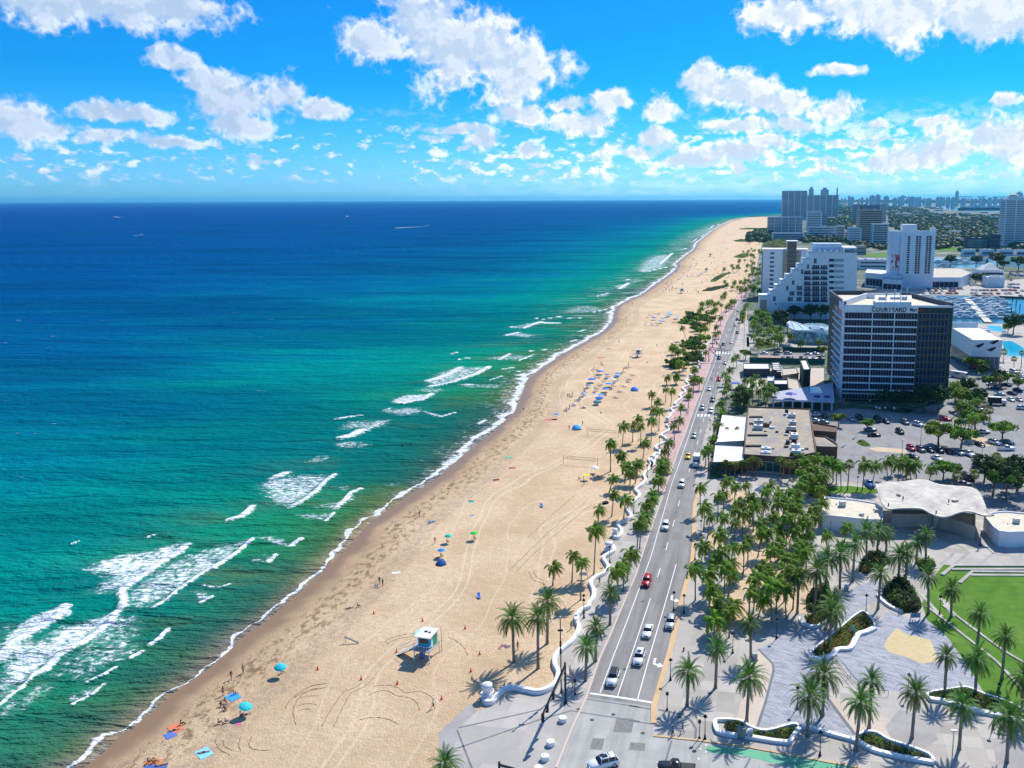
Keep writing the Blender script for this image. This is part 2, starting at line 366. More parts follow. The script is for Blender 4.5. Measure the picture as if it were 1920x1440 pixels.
def sea_z(X, Y, D):
 fo, cr = surf(X, Y, D)
 z = -.3+np.clip(cr, 0, 1)*.45*np.clip(D/25, 0, 1)
 q = np.clip((D-8)/60, 0, 1)*np.clip(1-(Y-1200)/1500, 0, 1)
 ph = D*.30+1.7*np.sin(X*.021+Y*.013)+.9*np.sin(Y*.04-X*.017)
 z += q*(.16*np.sin(ph)+.10*np.sin(Y*.42+X*.11+1.2*np.sin(X*.05)))
 return z
kk = np.concatenate([np.arange(.92, .010, -.00145), np.geomspace(.010, CAMH/60000, 36)])
YS = CAMH/kk
TS = np.concatenate([np.linspace(-1.6, -.93, 30)[:-1], np.arange(-.93, .46, .0019), np.linspace(.46, .9, 20)])
sea = grid_mesh('sea', TS, YS, sea_z, lambda X, Y, D: D > -1.2,
 {'shore': lambda X, Y, D: D, 'foam': lambda X, Y, D: surf(X, Y, D)[0], 'crest': lambda X, Y, D: surf(X, Y, D)[1]})
tag(sea, kind='structure')
mm, t, b = newmat('sea_water')
P = t.add('ShaderNodeNewGeometry').outputs['Position']
at = lambda n: t.add('ShaderNodeAttribute', attribute_name=n).outputs['Fac']
sh = at('shore'); fo = at('foam'); cr = at('crest')
yy = t.add('ShaderNodeSeparateXYZ', {0: P}).outputs[1]
nb = t.noise(t.scale(P, .35, 1.), .02, 4, .6, d2=True)
d_ = t.math('MULTIPLY', sh, t.ss(nb, .3, .7, .72, 1.35, 'LINEAR'))
lg = t.math('LOGARITHM', t.math('MAXIMUM', d_, 1.), 10.)     # 0..4
col = t.ramp(t.math('DIVIDE', lg, 4.), [(0., (.33, .25, .14)), (.13, (.24, .22, .11)), (.235, (.055, .17, .065)), (.34, (.014, .225, .105)), (.43, (.003, .27, .18)), (.51, (.001, .25, .24)), (.564, (.001, .185, .275)),
 (.62, (.001, .125, .265)), (.70, (.001, .085, .25)), (1., (.0005, .045, .24))])
big = t.noise(t.scale(P, .25, 1.), .008, 5, .65, d2=True)
col = t.mix(t.ss(big, .42, .66, 0., .45), col, (.001, .045, .13))
turb = t.noise(t.scale(P, .4, 1.), .05, 5, .65, d2=True)               # stirred up sand near the surf
col = t.mix(t.math('MULTIPLY', t.ss(turb, .46, .7, 0., .6), t.ss(sh, 75., 8.)), col, (.11, .15, .06))
Pf = t.scale(P, 1., 1., 1.)
wob = t.noise(P, .35, 3, .6, fac=False, d2=True)
Pw = t.add('ShaderNodeVectorMath', {0: wob, 1: (2.2, 2.2, 0), 2: t.scale(Pf, .8, 1.)}, operation='MULTIPLY_ADD').outputs[0]
vor = t.add('ShaderNodeTexVoronoi', {'Vector': Pw, 'Scale': .62, 'Detail': 2.5, 'Roughness': .7}, feature='DISTANCE_TO_EDGE', voronoi_dimensions='2D').outputs[0]
lace = t.ss(vor, .0, .30, 1., 0.)
nf = t.noise(t.scale(P, .7, 1.), .75, 6, .68, d2=True)
nf2 = t.noise(P, .12, 3, .6, d2=True)
fa = t.math('ADD', t.math('MULTIPLY', fo, 1.08), t.math('ADD', t.math('MULTIPLY', t.math('SUBTRACT', nf, .5), 2.1), t.math('MULTIPLY', t.math('SUBTRACT', lace, .5), .75)))
fa = t.math('ADD', fa, t.math('MULTIPLY', t.math('SUBTRACT', nf2, .5), .5))
f1 = t.math('MULTIPLY', t.math('POWER', t.ss(fa, .55, 1.30), 1.5), t.ss(fo, .02, .2))
nc = t.noise(P, .75, 5, .65, d2=True)
f2 = t.ss(t.math('ADD', cr, t.math('MULTIPLY', t.math('SUBTRACT', nc, .5), 2.0)), .42, 1.0)
f2 = t.math('MULTIPLY', f2, t.ss(cr, .0, .12))
nl = t.noise(P, .045, 3, .55, d2=True); lip = t.math('ADD', 2.0, t.math('MULTIPLY', t.math('SUBTRACT', nl, .5), t.ss(yy, 120., 300., 16., 10.)))
lw = t.math('MULTIPLY', t.ss(yy, 130., 420., .5, 2.6), t.ss(t.noise(P, .16, 3, .6, d2=True), .36, .64, .35, 1.5))
nw = t.math('MULTIPLY', t.math('SUBTRACT', t.noise(P, .7, 4, .6, d2=True), .5), 1.4)
ds = t.math('ADD', t.math('SUBTRACT', sh, t.math('MAXIMUM', lip, .2)), nw)
f3 = t.ss(t.math('ABSOLUTE', ds), lw, t.math('MULTIPLY', lw, .35), 0., 1.)
f4 = t.math('MULTIPLY', t.math('MULTIPLY', t.ss(nf, .50, .62), t.ss(sh, t.math('MULTIPLY', lw, 6.5), 0.)), t.ss(yy, 160., 380., .15, .8))
wc = t.noise(t.scale(P, .18, 1.), .16, 5, .75, d2=True)
f5 = t.math('MULTIPLY', t.ss(wc, .725, .76), t.math('MULTIPLY', t.ss(sh, 60., 200.), .55))
wf = t.noise(t.scale(P, .10, .55), .30, 6, .68, d2=True)
f6 = t.math('MULTIPLY', t.math('MULTIPLY', t.ss(wf, .54, .66), t.ss(sh, 75., 12.)), t.ss(yy, 380., 1000., 0., .9))
f5 = t.math('MAXIMUM', f5, f6)
foam = t.math('MAXIMUM', t.math('MAXIMUM', f1, f2), t.math('MAXIMUM', t.math('MAXIMUM', f3, f4), f5))
under = t.math('MULTIPLY', t.ss(fo, .0, .8, 0., .45), t.ss(nf2, .3, .6, .4, 1.))
col = t.mix(under, col, (.10, .30, .27))
col = t.mix(foam, col, (.82, .86, .88))
t.l.new(col, b.inputs['Base Color'])
t.l.new(t.mix(foam, .20, .9), b.inputs['Roughness'])
b.inputs['IOR'].default_value = 1.33
t.l.new(t.ss(foam, 0., 1., .0, .0), b.inputs['Specular IOR Level'])
w1 = t.noise(t.scale(P, .22, 1.), .11, 4, .6, .4, d2=True); w2 = t.noise(t.scale(P, .4, 1.), .55, 4, .65, d2=True)
w3 = t.noise(t.scale(P, .15, 1.), .03, 3, .55, d2=True)
hgt = t.math('ADD', t.math('ADD', t.math('MULTIPLY', w1, 4.6), t.math('MULTIPLY', w2, 1.7)), t.math('MULTIPLY', w3, 6.5))
bn = t.add('ShaderNodeBump', {'Height': hgt, 'Strength': 1.0, 'Distance': 1.0})
t.l.new(bn.outputs[0], b.inputs['Normal'])
sea.data.materials.append(mm)
def sand_z(X, Y, D):
 return np.where(D > 0, -.3-.03*D, np.minimum(-.3+.045*(-D), 0.0))+np.where(D < -7, .0, .0)
sand = grid_mesh('sand_beach', np.linspace(-.9, .75, 420), np.concatenate([CAMH/np.arange(.95, .012, -.004), [9000., 16000., 40000., 60000.]]), sand_z, lambda X, Y, D: D < 30, {'shore': lambda X, Y, D: D})
tag(sand, kind='structure')
mm, t, b = newmat('sand')
P = t.add('ShaderNodeNewGeometry').outputs['Position']
sh = t.math('MULTIPLY', t.add('ShaderNodeAttribute', attribute_name='shore').outputs['Fac'], -1.)
n1 = t.noise(P, .06, 5, .6, d2=True); n2 = t.noise(P, .9, 5, .65, d2=True); n3 = t.noise(P, 3.2, 3, .6, d2=True)
col = t.mix(t.ss(n1, .3, .7), (.63, .445, .27), (.78, .575, .37))
col = t.mix(t.ss(n2, .35, .65, 0., .5), col, (.58, .40, .225))
wn = t.math('MULTIPLY', t.math('SUBTRACT', t.noise(P, .09, 4, .6, d2=True), .5), 7.)
ws = t.math('ADD', sh, wn)
dry = t.ss(ws, 1.8, 7.)
col = t.mix(t.ss(ws, 15., 4., 0., .60), col, (.44, .29, .165))
col = t.mix(t.math('SUBTRACT', 1., dry), col, (.27, .165, .09))
wrack = t.math('MULTIPLY', t.math('MULTIPLY', t.ss(ws, 4., 8.), t.ss(ws, 17., 10.)), t.ss(t.noise(t.scale(P, 1.2, .7), .5, 7, .72, d2=True), .47, .62))
col = t.mix(t.math('MULTIPLY', wrack, .75), col, (.17, .10, .05))
tr = t.math('ABSOLUTE', t.math('SUBTRACT', t.math('ADD', sh, t.math('MULTIPLY', wn, .35)), 16.5))
trk = t.math('MULTIPLY', t.ss(tr, 3.2, 1.4), t.ss(n2, .38, .62, .3, 1.))
col = t.mix(t.math('MULTIPLY', trk, .42), col, (.36, .25, .19))
for (dd, wd, k) in ((33., .5, .5), (35.6, .5, .5), (58., .6, .4), (61., .6, .4), (47., .5, .35), (26., .4, .35), (72., 1.5, .3)):
 q = t.math('ABSOLUTE', t.math('SUBTRACT', t.math('ADD', sh, t.math('MULTIPLY', t.math('SUBTRACT', t.noise(P, .012, 2, .5, d2=True), .5), 45.)), dd))
 col = t.mix(t.math('MULTIPLY', t.ss(q, wd, wd*.3), k), col, (.82, .65, .45))
t.l.new(col, b.inputs['Base Color'])
b.inputs['Specular IOR Level'].default_value = .15
t.l.new(t.ss(dry, 0., 1., .35, .95), b.inputs['Roughness'])
hh = t.math('ADD', t.math('MULTIPLY', t.noise(P, 2.3, 5, .75, d2=True), .8), t.math('MULTIPLY', t.noise(P, .35, 3, .6, d2=True), .8))
bn = t.add('ShaderNodeBump', {'Height': hh, 'Strength': t.math('MULTIPLY', t.math('ADD', dry, .12), .75), 'Distance': .42})
t.l.new(bn.outputs[0], b.inputs['Normal'])
sand.data.materials.append(mm)
# ================================================================== roads, paving, lawns (flat sheets, each a few mm above the one below)
def pxl(o, pts):                             # crop coordinates -> photo pixels
 return [(o[0]+x/o[2], o[1]+y/o[2]) for x, y in pts]
K7 = (800, 1140, 4.8); K5 = (1180, 1140, 4.8); K6 = (1520, 1140, 4.8); K3 = (1200, 850, 4.8); K4 = (1520, 850, 4.8); KA = (900, 850, 4.8)
KB = (1000, 640, 4.8); KU = (1200, 560, 8.); K1 = (1360, 700, 6.4); KR = (1640, 680, 6.857); KF = (0, 0, 1.); KC = (1400, 520, 7.385)
def gp(pts, z=0.): return [G(x, y, z) for x, y in pts]
def sheet(name, pts, mt, z, kind='structure', label=None, cat=None, parent=None):
 mb = MB().m(mt); mb.sheet(gp(pts, z)); o = mb.build(name, parent)
 if parent is None: tag(o, label, cat, None, kind)
 return o
def ribbon(mb, pts, wd, z0, z1=None, closed=False):
 """band of width wd along world points; a solid kerb when z1 is given"""
 pts = [Vector((p[0], p[1], 0)) for p in pts]; n = len(pts); L = []; Rr_ = []
 for i, p in enumerate(pts):
  a = pts[i-1] if (i or closed) else p; c = pts[(i+1) % n] if (i < n-1 or closed) else p
  d = (c-a); d = d.normalized() if d.length > 1e-6 else Vector((1, 0, 0)); nn = Vector((-d.y, d.x, 0))*wd/2
  L.append(p+nn); Rr_.append(p-nn)
 b = len(mb.v); top = z0 if z1 is None else z1
 for l, r in zip(L, Rr_): mb.v += [(l.x, l.y, top), (r.x, r.y, top)]
 rng = range(n if closed else n-1)
 for i in rng:
  j = (i+1) % n; mb.face((b+2*i, b+2*i+1, b+2*j+1, b+2*j))
 if z1 is not None:
  c = len(mb.v)
  for l, r in zip(L, Rr_): mb.v += [(l.x, l.y, z0), (r.x, r.y, z0)]
  for i in rng:
   j = (i+1) % n
   mb.face((c+2*i, b+2*i, b+2*j, c+2*j)); mb.face((b+2*i+1, c+2*i+1, c+2*j+1, b+2*j+1))
  if not closed:
   mb.face((c, c+1, b+1, b)); e = 2*(n-1); mb.face((c+e+1, c+e, b+e, b+e+1))
def smooth_line(pts, n=6):                   # Catmull-Rom through world points
 P = [pts[0]]+list(pts)+[pts[-1]]; out = []
 for i in range(1, len(P)-2):
  for k in range(n):
   t = k/n; a, b, c, d = P[i-1], P[i], P[i+1], P[i+2]
   out.append(.5*((2*b)+(c-a)*t+(2*a-5*b+4*c-d)*t*t+(3*b-a-3*c+d)*t**3))
 out.append(P[-2]); return out
def paved(name, c1, c2, sc=.5, fine=6., rough=.85, joint=None, jw=.75, jc=None, streak=None):
 mm, t, b = newmat(name); P = t.add('ShaderNodeNewGeometry').outputs['Position']
 n1 = t.noise(P, sc*.25, 5, .65); n2 = t.noise(P, fine, 3, .6)
 col = t.mix(t.ss(n1, .32, .68), c1, c2)
 col = t.mix(t.ss(n2, .3, .7, 0., .35), col, tuple(v*.78 for v in c1))
 if streak:                               # tyre-darkened bands running with the road
  sx, sy, k = streak
  st = t.noise(t.add('ShaderNodeVectorRotate', {'Vector': P, 'Angle': math.radians(9.5)}, rotation_type='Z_AXIS').outputs[0], 1., 2, .5)
  rr = t.add('ShaderNodeVectorRotate', {'Vector': P, 'Angle': math.radians(10)}, rotation_type='Z_AXIS').outputs[0]
  st = t.noise(t.scale(rr, sx, sy), 1., 4, .6)
  col = t.mix(t.ss(st, .42, .66, 0., k), col, tuple(v*.62 for v in c1))
 if joint:
  br = t.add('ShaderNodeTexBrick', {'Vector': t.add('ShaderNodeVectorRotate', {'Vector': P, 'Angle': math.radians(joint[2])}, rotation_type='Z_AXIS').outputs[0],
   'Color1': (*c1, 1), 'Color2': (*c2, 1), 'Mortar': (*jc, 1), 'Scale': 1., 'Mortar Size': joint[3], 'Brick Width': joint[0], 'Row Height': joint[1], 'Bias': 0.}, offset=joint[4])
  col = t.mix(.75, col, br.outputs[0])
 st2 = t.noise(P, .9, 6, .75); col = t.mix(t.ss(st2, .56, .70, 0., .45), col, tuple(v*.6 for v in c1))      # stains
 st3 = t.noise(P, .07, 4, .7); col = t.mix(t.ss(st3, .50, .53, 0., .10), col, tuple(v*.55 for v in c2))
 t.l.new(col, b.inputs['Base Color']); b.inputs['Roughness'].default_value = rough; b.inputs['Specular IOR Level'].default_value = .2
 return mm
M_asph = paved('asphalt_road', (.27, .255, .24), (.33, .315, .295), .4, 5., streak=(.55, .02, .62))
M_lot = paved('asphalt_lot', (.27, .26, .255), (.36, .345, .335), .3, 3., streak=(.3, .1, .3))
M_conc = paved('concrete_slab', (.38, .355, .32), (.53, .485, .43), .8, 4., joint=(4.5, 4.5, 10, .035, 0.), jc=(.42, .40, .38))
M_cross = paved('concrete_crossing', (.40, .39, .355), (.50, .48, .44), .7, 5., streak=(.5, .03, .42))
M_walk = paved('concrete_walk', (.36, .33, .29), (.54, .495, .435), .9, 5., joint=(3., 3., 10, .03, 0.), jc=(.36, .33, .30))
M_tan = paved('tan_kerb', (.62, .42, .22), (.70, .49, .28), 1., 6.)
M_brick = paved('blue_grey_paver', (.22, .235, .28), (.44, .445, .48), 1.2, 5., joint=(1.5, .42, 32, .03, .37), jc=(.55, .55, .56))
M_dark = paved('dark_band', (.17, .175, .19), (.23, .235, .25), 1., 6.)
M_pink = paved('pink_paver', (.52, .33, .30), (.62, .42, .385), .8, 5., joint=(.9, .9, 10, .05, .5), jc=(.45, .30, .28))
M_tanp = paved('tan_paving', (.55, .45, .36), (.66, .56, .46), .7, 4.)
M_sandp = paved('grove_sand', (.58, .42, .27), (.70, .53, .36), .9, 2.5)
M_shade_g = paved('grey_slab', (.34, .32, .30), (.44, .415, .39), .8, 4.)
M_green = paved('bike_lane_green', (.13, .42, .24), (.20, .50, .31), 1.2, 5.)
M_yel = paved('yellow_mosaic', (.62, .47, .22), (.70, .58, .36), 1.5, 3., joint=(1.1, .55, 12, .10, .5), jc=(.58, .44, .22))
M_white = mat('white_paint', (.80, .80, .79), .6, var=.08, vscale=2.)
M_wallw = mat('white_wall', (.80, .80, .79), .55, var=.06, vscale=1.5)
M_black = mat('black_metal', (.018, .02, .024), .45, .3)
M_grass = None
mm, t, b = newmat('lawn'); P = t.add('ShaderNodeNewGeometry').outputs['Position']
g = t.mix(t.ss(t.noise(P, .35, 6, .7), .3, .7), (.07, .17, .018), (.13, .27, .03))
g = t.mix(t.ss(t.noise(P, .08, 3, .6), .45, .7, 0., .5), g, (.20, .30, .06)); g = t.mix(t.ss(t.noise(P, 9., 3, .7), .3, .7, 0., .55), g, (.05, .14, .012))
t.l.new(g, b.inputs['Base Color']); b.inputs['Roughness'].default_value = .9; b.inputs['Specular IOR Level'].default_value = .1; M_grass = mm
mm, t, b = newmat('city_ground_mix'); P = t.add('ShaderNodeNewGeometry').outputs['Position']
v = t.add('ShaderNodeTexVoronoi', {'Vector': t.scale(P, .022, .016), 'Scale': 1.}, voronoi_dimensions='2D')
c_ = t.mix(t.ss(t.noise(P, .02, 5, .65), .40, .50), (.24, .235, .20), (.035, .075, .02)); c_ = t.mix(t.ss(t.noise(P, .3, 4, .7), .45, .6, 0., .6), c_, (.26, .25, .23))
t.l.new(c_, b.inputs['Base Color']); b.inputs['Roughness'].default_value = .95; M_city = mm
ROAD_L = [(1043,1440),(1071,1369),(1100,1307),(1107,1286),(1125,1234),(1144,1192),(1165,1142),(1192,1079),(1212,1017),(1233,958),(1252,902),(1271,848),(1287,807),(1302,765),(1312,740),(1325,704),(1335,675),(1346,647),(1354,625),(1360,607),(1367,592),(1377,579),(1385,567),(1396,553),(1404,540),(1410,527),(1415,512),(1420,498),(1424,486)]
ROAD_R = [(1226,1325),(1242,1269),(1257,1215),(1270,1155),(1272,1142),(1283,1100),(1294,1058),(1298,1017),(1298,975),(1300,945),(1310,915),(1317,880),(1319,838),(1327,802),(1335,773),(1344,734),(1353,702),(1364,677),(1371,660),(1380,645),(1386,630),(1388,612),(1388,597),(1391,582),(1395,570),(1402,556),(1409,543),(1414,529),(1419,514),(1423,500),(1427,487)]
city = sheet('city_ground', [(1330,660),(1400,620),(1400,560),(1421,490),(1426,470),(1432,440),(1440,420),(1452,408),(1472,400),(1500,392),(1700,379.5),(2600,379.5),(2600,900),(2500,1400),(1700,1400),(1420,1340),(1290,1200)], M_city, .003)
sheet('sea_floor_paving', [(1290,1100),(1300,930),(1335,900),(1560,850),(1800,900),(2000,960),(2050,1300),(2000,1620),(1000,1620),(1043,1440),(1226,1325)], M_walk, .006).name = 'plaza_paving'
bpy.data.objects['plaza_paving'].data.name = 'plaza_paving'
PROM_L = pxl(K7, [(790,745),(1000,780),(1100,745),(1170,690),(1195,600),(1150,520),(1165,440),(1235,380),(1350,250),(1330,100),(1460,0)])+pxl(KA, [(980,1370),(1020,1310),(1000,1180),(1120,1090),(1155,1040),(1115,965),(1205,880),(1190,830),(1205,770),(1260,740),(1245,650),(1360,585),(1330,500),(1430,400),(1400,335),(1490,245),(1475,200),(1535,120),(1540,60),(1600,10)])
PROM_F = pxl(KB, [(1060,1150),(1050,1070),(1135,1010),(1105,960),(1190,890),(1160,845),(1220,800),(1190,760),(1235,700),(1225,660),(1300,590),(1320,520),(1345,440),(1385,380),(1430,300),(1490,230),(1485,190),(1530,120),(1545,60)])+pxl(KU, [(1040,640),(1090,560),(1110,420),(1150,330),(1200,240),(1260,150),(1330,90),(1400,20)])+[(1386,548),(1396,535),(1403,522),(1410,505),(1416,490)]
prom = PROM_L+PROM_F
sheet('promenade_paving', [(1100,1307)]+pxl(K7, [(1110,800),(1000,800),(800,760)])+PROM_L+[(1262,852),(1276,848),(1252,902),(1233,958),(1212,1017),(1192,1079),(1165,1142),(1144,1192),(1125,1234),(1107,1286)], M_walk, .004)
sheet('promenade_brick', PROM_F+[(r[0]+.5, r[1]) for r in ROAD_L[::-1] if r[1] > 486 and r[1] < 903]+[(1225,985),(1238,955),(1240,900)], M_pink, .009)
sheet('road', [(p) for p in ROAD_L[2:]]+[(p) for p in ROAD_R[::-1]], M_asph, .014)
CROSS = [(1043,1440),(1100,1307),(1226,1325),(1223,1357),(1228,1382),(1305,1390),(1325,1397),(1401,1406),(1472,1420),(1600,1450),(1900,1540),(1000,1540)]
sheet('street_crossing', CROSS, M_cross, .018)
sheet('bike_lane', [(1325,1398),(1401,1404),(1472,1417),(1580,1434),(1780,1475),(1780,1500),(1500,1444),(1451,1431),(1388,1416),(1326,1411)], M_green, .024)
mk = MB().m(M_shade_g); mk.sheet(gp(pxl(K7, [(400,850),(455,930),(290,1080),(240,1280),(215,1480),(80,1480),(115,1260),(105,1120),(230,1010)]), .008)); tag(mk.build('path_border'), kind='structure')
sheet('corner_plaza', [(1100,1307)]+pxl(K7, [(1110,770),(1000,780),(790,745),(640,840),(560,890),(455,930),(290,1080),(240,1280),(215,1480)])+[(1025,1480),(1043,1440),(1071,1369)], M_conc, .010)
def band(o, pts, wd=.35, z=.022, mt=None):
 mb = MB().m(mt or M_dark); ribbon(mb, [G(x, y) for x, y in pxl(o, pts)], wd, z); tag(mb.build('paving_band'), kind='structure')
for o, pts in ((K7, [(290,1078),(1040,910)]), (K7, [(240,1275),(1000,1010),(1300,925),(1390,940)]), (K7, [(275,1100),(410,1450)]), (K7, [(1440,820),(1920,893)]), (K5, [(0,880),(225,917)]),
 (K7, [(1390,942),(1920,1022)]), (K5, [(0,1016),(210,1046)]), (K5, [(380,1190),(318,1410)]), (K5, [(1090,1350),(1035,1450)]), (K5, [(260,915),(480,960),(560,1020),(600,1090),(590,1190)]),
 (K5, [(1160,370),(1290,500),(1300,560),(1225,850),(1150,1075)])): band(o, pts, .45 if o is K5 and len(pts) == 5 else .3)
band(K6, [(40,660),(240,930),(400,1140)], .6)
for pts in ([(870,900),(960,880),(1060,800),(1250,850),(1400,900),(1490,1000),(1560,1120),(1520,1440),(1100,1440),(1000,1380),(900,1200),(850,1080)],
   [(640,1260),(900,1190),(1000,1440),(900,1600),(620,1440)], [(620,700),(800,760),(840,880),(700,920),(600,860)], [(880,560),(1180,700),(1100,800),(900,700)],
   [(1180,480),(1360,600),(1350,800),(1220,760)], [(760,330),(960,330),(980,480),(760,450)]):
 sheet('planting_sand', pxl(K3, pts), M_sandp, .010)
sheet('paving_panel', pxl(K5, [(1060,620),(1160,380),(1290,520),(1225,850),(1150,1070),(1090,1050),(960,1010)]), M_tanp, .011)
sheet('paving_panel', pxl(K6, [(130,800),(300,830),(480,880),(700,1000),(680,1080),(740,1210),(640,1150),(400,1130)]), M_tanp, .011)
sheet('paving_panel', pxl(K6, [(800,910),(950,960),(1060,1000),(1150,1180),(1000,1280),(740,1210),(670,1070)]), M_shade_g, .012)
sheet('paving_panel', pxl(K6, [(1640,1240),(1700,1100),(1930,1100),(1930,1440),(1680,1440)]), M_shade_g, .012)
sheet('plaza_pavers', pxl(K5, [(1150,370),(1300,500),(1310,550),(1235,850),(1165,1060),(1330,1090),(1480,1060),(1600,1060),(1920,1180),(1960,1100),(1700,700),(1650,560),(1590,440),(1660,370),(1920,180),(2060,20),(2200,-60),(2400,-20),(2600,-60),(2500,-140),(2200,-260),(1900,-130),(1690,60),(1550,200),(1380,190),(1300,300)]), M_brick, .013)
sheet('plaza_pavers', pxl(K6, [(215,420),(250,400),(370,380),(440,255),(570,190),(620,120),(700,20),(900,100),(1060,110),(1230,260),(1390,470),(1540,730),(1400,720),(1240,740),(1100,765),(700,745),(560,700),(410,670)]), M_brick, .0135)
sheet('plaza_pavers', pxl(K6, [(40,720),(120,800),(390,1135),(300,1160),(-60,1060),(-60,760)]), M_brick, .0134)
sheet('mosaic_paving', pxl(K6, [(660,340),(700,260),(770,180),(850,230),(1080,290),(1150,480),(1000,500),(850,440),(700,395)]), M_yel, .020)
LAWN = pxl(K6, [(1050,110),(1000,-40)])+pxl(K4, [(1090,1180),(1130,1080),(1200,1000),(1290,1005),(2400,1005)])+[(2060,1500),(1935,1345)]+pxl(K6, [(1560,760),(1400,500),(1230,260)])
sheet('lawn', LAWN, M_grass, .016)
sheet('lawn_verge', pxl(K1, [(1230,1360),(1500,1350),(1900,1400),(1900,1440),(1500,1440),(1240,1440)]), M_grass, .02)
sheet('terrace_paving', pxl(K4, [(650,1000),(560,900),(640,700),(730,560),(1240,580),(1480,680),(1660,900),(1700,915),(2400,915),(2400,1012),(1290,1012),(1200,1000),(1000,1050),(900,1100)]), M_walk, .0215)
for pts in ([(1290,880),(1260,930),(1170,1000)], [(1420,890),(1380,930),(1300,995)], [(1650,900),(1580,950),(1520,1000)], [(1900,880),(1890,930),(1850,1000)]): band(K4, pts, .8, .027, M_shade_g)
band(K4, [(760,580),(1390,860)], .35, .027); band(K4, [(1230,600),(1500,790),(1650,905)], .35, .027)
# ================================================================== kerbs, markings, low walls
def curbthing(name, label, cat, pts, wd, z0, z1, mt, closed=False, group=None, smooth=0):
 W = [G(x, y) for x, y in pts]
 if smooth: W = smooth_line(W, smooth)
 mb = MB().m(mt); ribbon(mb, W, wd, z0, z1, closed); return tag(mb.build(name), label, cat, group)
curbthing('kerb', 'long tan painted kerb along the right side of the road beside the palm grove', 'kerb', [(1226,1357),(1226,1325),(1242,1269),(1258,1215),(1271,1155),(1274,1142),(1285,1100),(1297,1058),(1301,1017),(1301,975),(1303,945),(1312,915)], 1.0, 0., .13, M_tan)
curbthing('kerb', 'pale kerb between the road and the white walled seafront promenade', 'kerb', ROAD_L[:24], .3, 0., .12, mat('kerb_pale', (.62,.5,.44), .8))
curbthing('kerb', 'tan kerb edging the cross street below the small planter wall', 'kerb', [(1225,1380),(1305,1388),(1401,1401),(1472,1414),(1600,1438),(1780,1474)], .4, 0., .12, M_tan)
def marking(name, segs, wd=.16, z=.021, off=None, mt=None):
 mb = MB().m(mt or M_white)
 for s_ in segs: ribbon(mb, [G(x, y) for x, y in s_], wd, z)
 tag(mb.build(name), kind='structure')
def dashes(pts, n, duty=.35, ph=0.):
 W = [G(x, y) for x, y in pts]; L = [0]
 for a, b_ in zip(W[:-1], W[1:]): L.append(L[-1]+(b_-a).length)
 def P(s):
  s = min(max(s, 0), L[-1]-1e-4); i = max(k for k in range(len(L)-1) if L[k] <= s); return W[i].lerp(W[i+1], (s-L[i])/(L[i+1]-L[i]))
 return [(P(L[-1]*(k+ph)/n), P(L[-1]*(k+ph+duty)/n)) for k in range(n)]
EDGE = [(1125,1299),(1151,1228),(1177,1161),(1200,1100),(1221,1042),(1244,962),(1258,912),(1276,862),(1292,815),(1306,772),(1322,725),(1336,692),(1347,660)]
marking('lane_line', [EDGE], .16)
marking('lane_line', [[(1195,1313),(1218,1230),(1243,1146),(1268,1058)]], .17)
mb = MB().m(M_white)
for a, b_ in dashes([(1158,1305),(1184,1228),(1213,1142)], 1, 1.): ribbon(mb, [a, b_], .17, .021)
for a, b_ in dashes([(1213,1142),(1240,1060),(1262,985),(1278,925),(1293,880),(1308,830),(1320,785),(1333,738),(1345,700),(1358,660)], 20, .32): ribbon(mb, [a, b_], .17, .021)
for a, b_ in dashes([(1356,645),(1370,610),(1380,585),(1395,560)], 9, .35): ribbon(mb, [a, b_], .2, .021)
tag(mb.build('lane_line'), kind='structure')
marking('stop_line', [[(1106,1300),(1150,1306),(1200,1313.5),(1226,1318)]], .5)
marking('lane_line', [[(1332,640),(1345,622),(1356,600),(1366,584)]], .2); marking('lane_line', [[(1372,645),(1380,612),(1386,590)]], .2)
def arrow(cx, cy, s, flip=1):
 c = G(cx, cy); mb = MB().m(M_white); a = math.radians(-9.5)
 def T(x, y): return (c.x+(x*math.cos(a)-y*math.sin(a))*s, c.y+(x*math.sin(a)+y*math.cos(a))*s, .022)
 mb.sheet([T(-.9, 1.6), (T(-.6, 1.6)), T(-.6, .0), T(.1, -.35), T(.1, -.75), T(.95, -.3), T(.3, .5), T(.15, .05), T(-.3, .25), T(-.25, 1.6), T(-.9, 1.6)][:-1])
 tag(mb.build('turn_arrow'), kind='structure')
arrow(1232, 1246, 1.35); arrow(1264, 1125, 1.35)
M_pat = mat('asphalt_patch', (.23, .22, .205), .9, var=.25, vscale=2.); M_iron = mat('iron_cover', (.09, .085, .08), .7)
for x, y, a, b_ in ((1186,1215,2.2,5),(1236,1085,1.4,3.5),(1268,1005,2,6),(1243,1033,1.2,2),(1290,900,1.8,5),(1170,1360,3,4),(1120,1395,2,3),(1195,1400,2.5,2)):
 c = G(x, y); q = math.radians(-9.5); mb = MB().m(M_pat); mb.sheet([(c.x+(i*a*math.cos(q)-j*b_*math.sin(q))/2, c.y+(i*a*math.sin(q)+j*b_*math.cos(q))/2, .0195) for i, j in ((-1, -1), (1, -.93), (.94, 1), (-1, .9))]); tag(mb.build('asphalt_patch'), kind='structure')
for x, y in ((1171,1255),(1205,1128),(1246,1026),(1150,1340),(1205,1375),(1110,1350),(1330,1300),(1085,1330),(1275,1345),(1268,960)):
 c = G(x, y); mb = MB().m(M_iron); mb.sheet([(c.x+.38*math.cos(k*.524), c.y+.38*math.sin(k*.524), .025) for k in range(12)]); tag(mb.build('manhole_cover'), kind='structure')
mb = MB().m(M_white)                          # zebra crossings
for k in range(6): x = 1307+k*6.6; mb.sheet([G(x, 781, .022), G(x+3.6, 781, .022), G(x+5, 776, .022), G(x+1.4, 776, .022)])
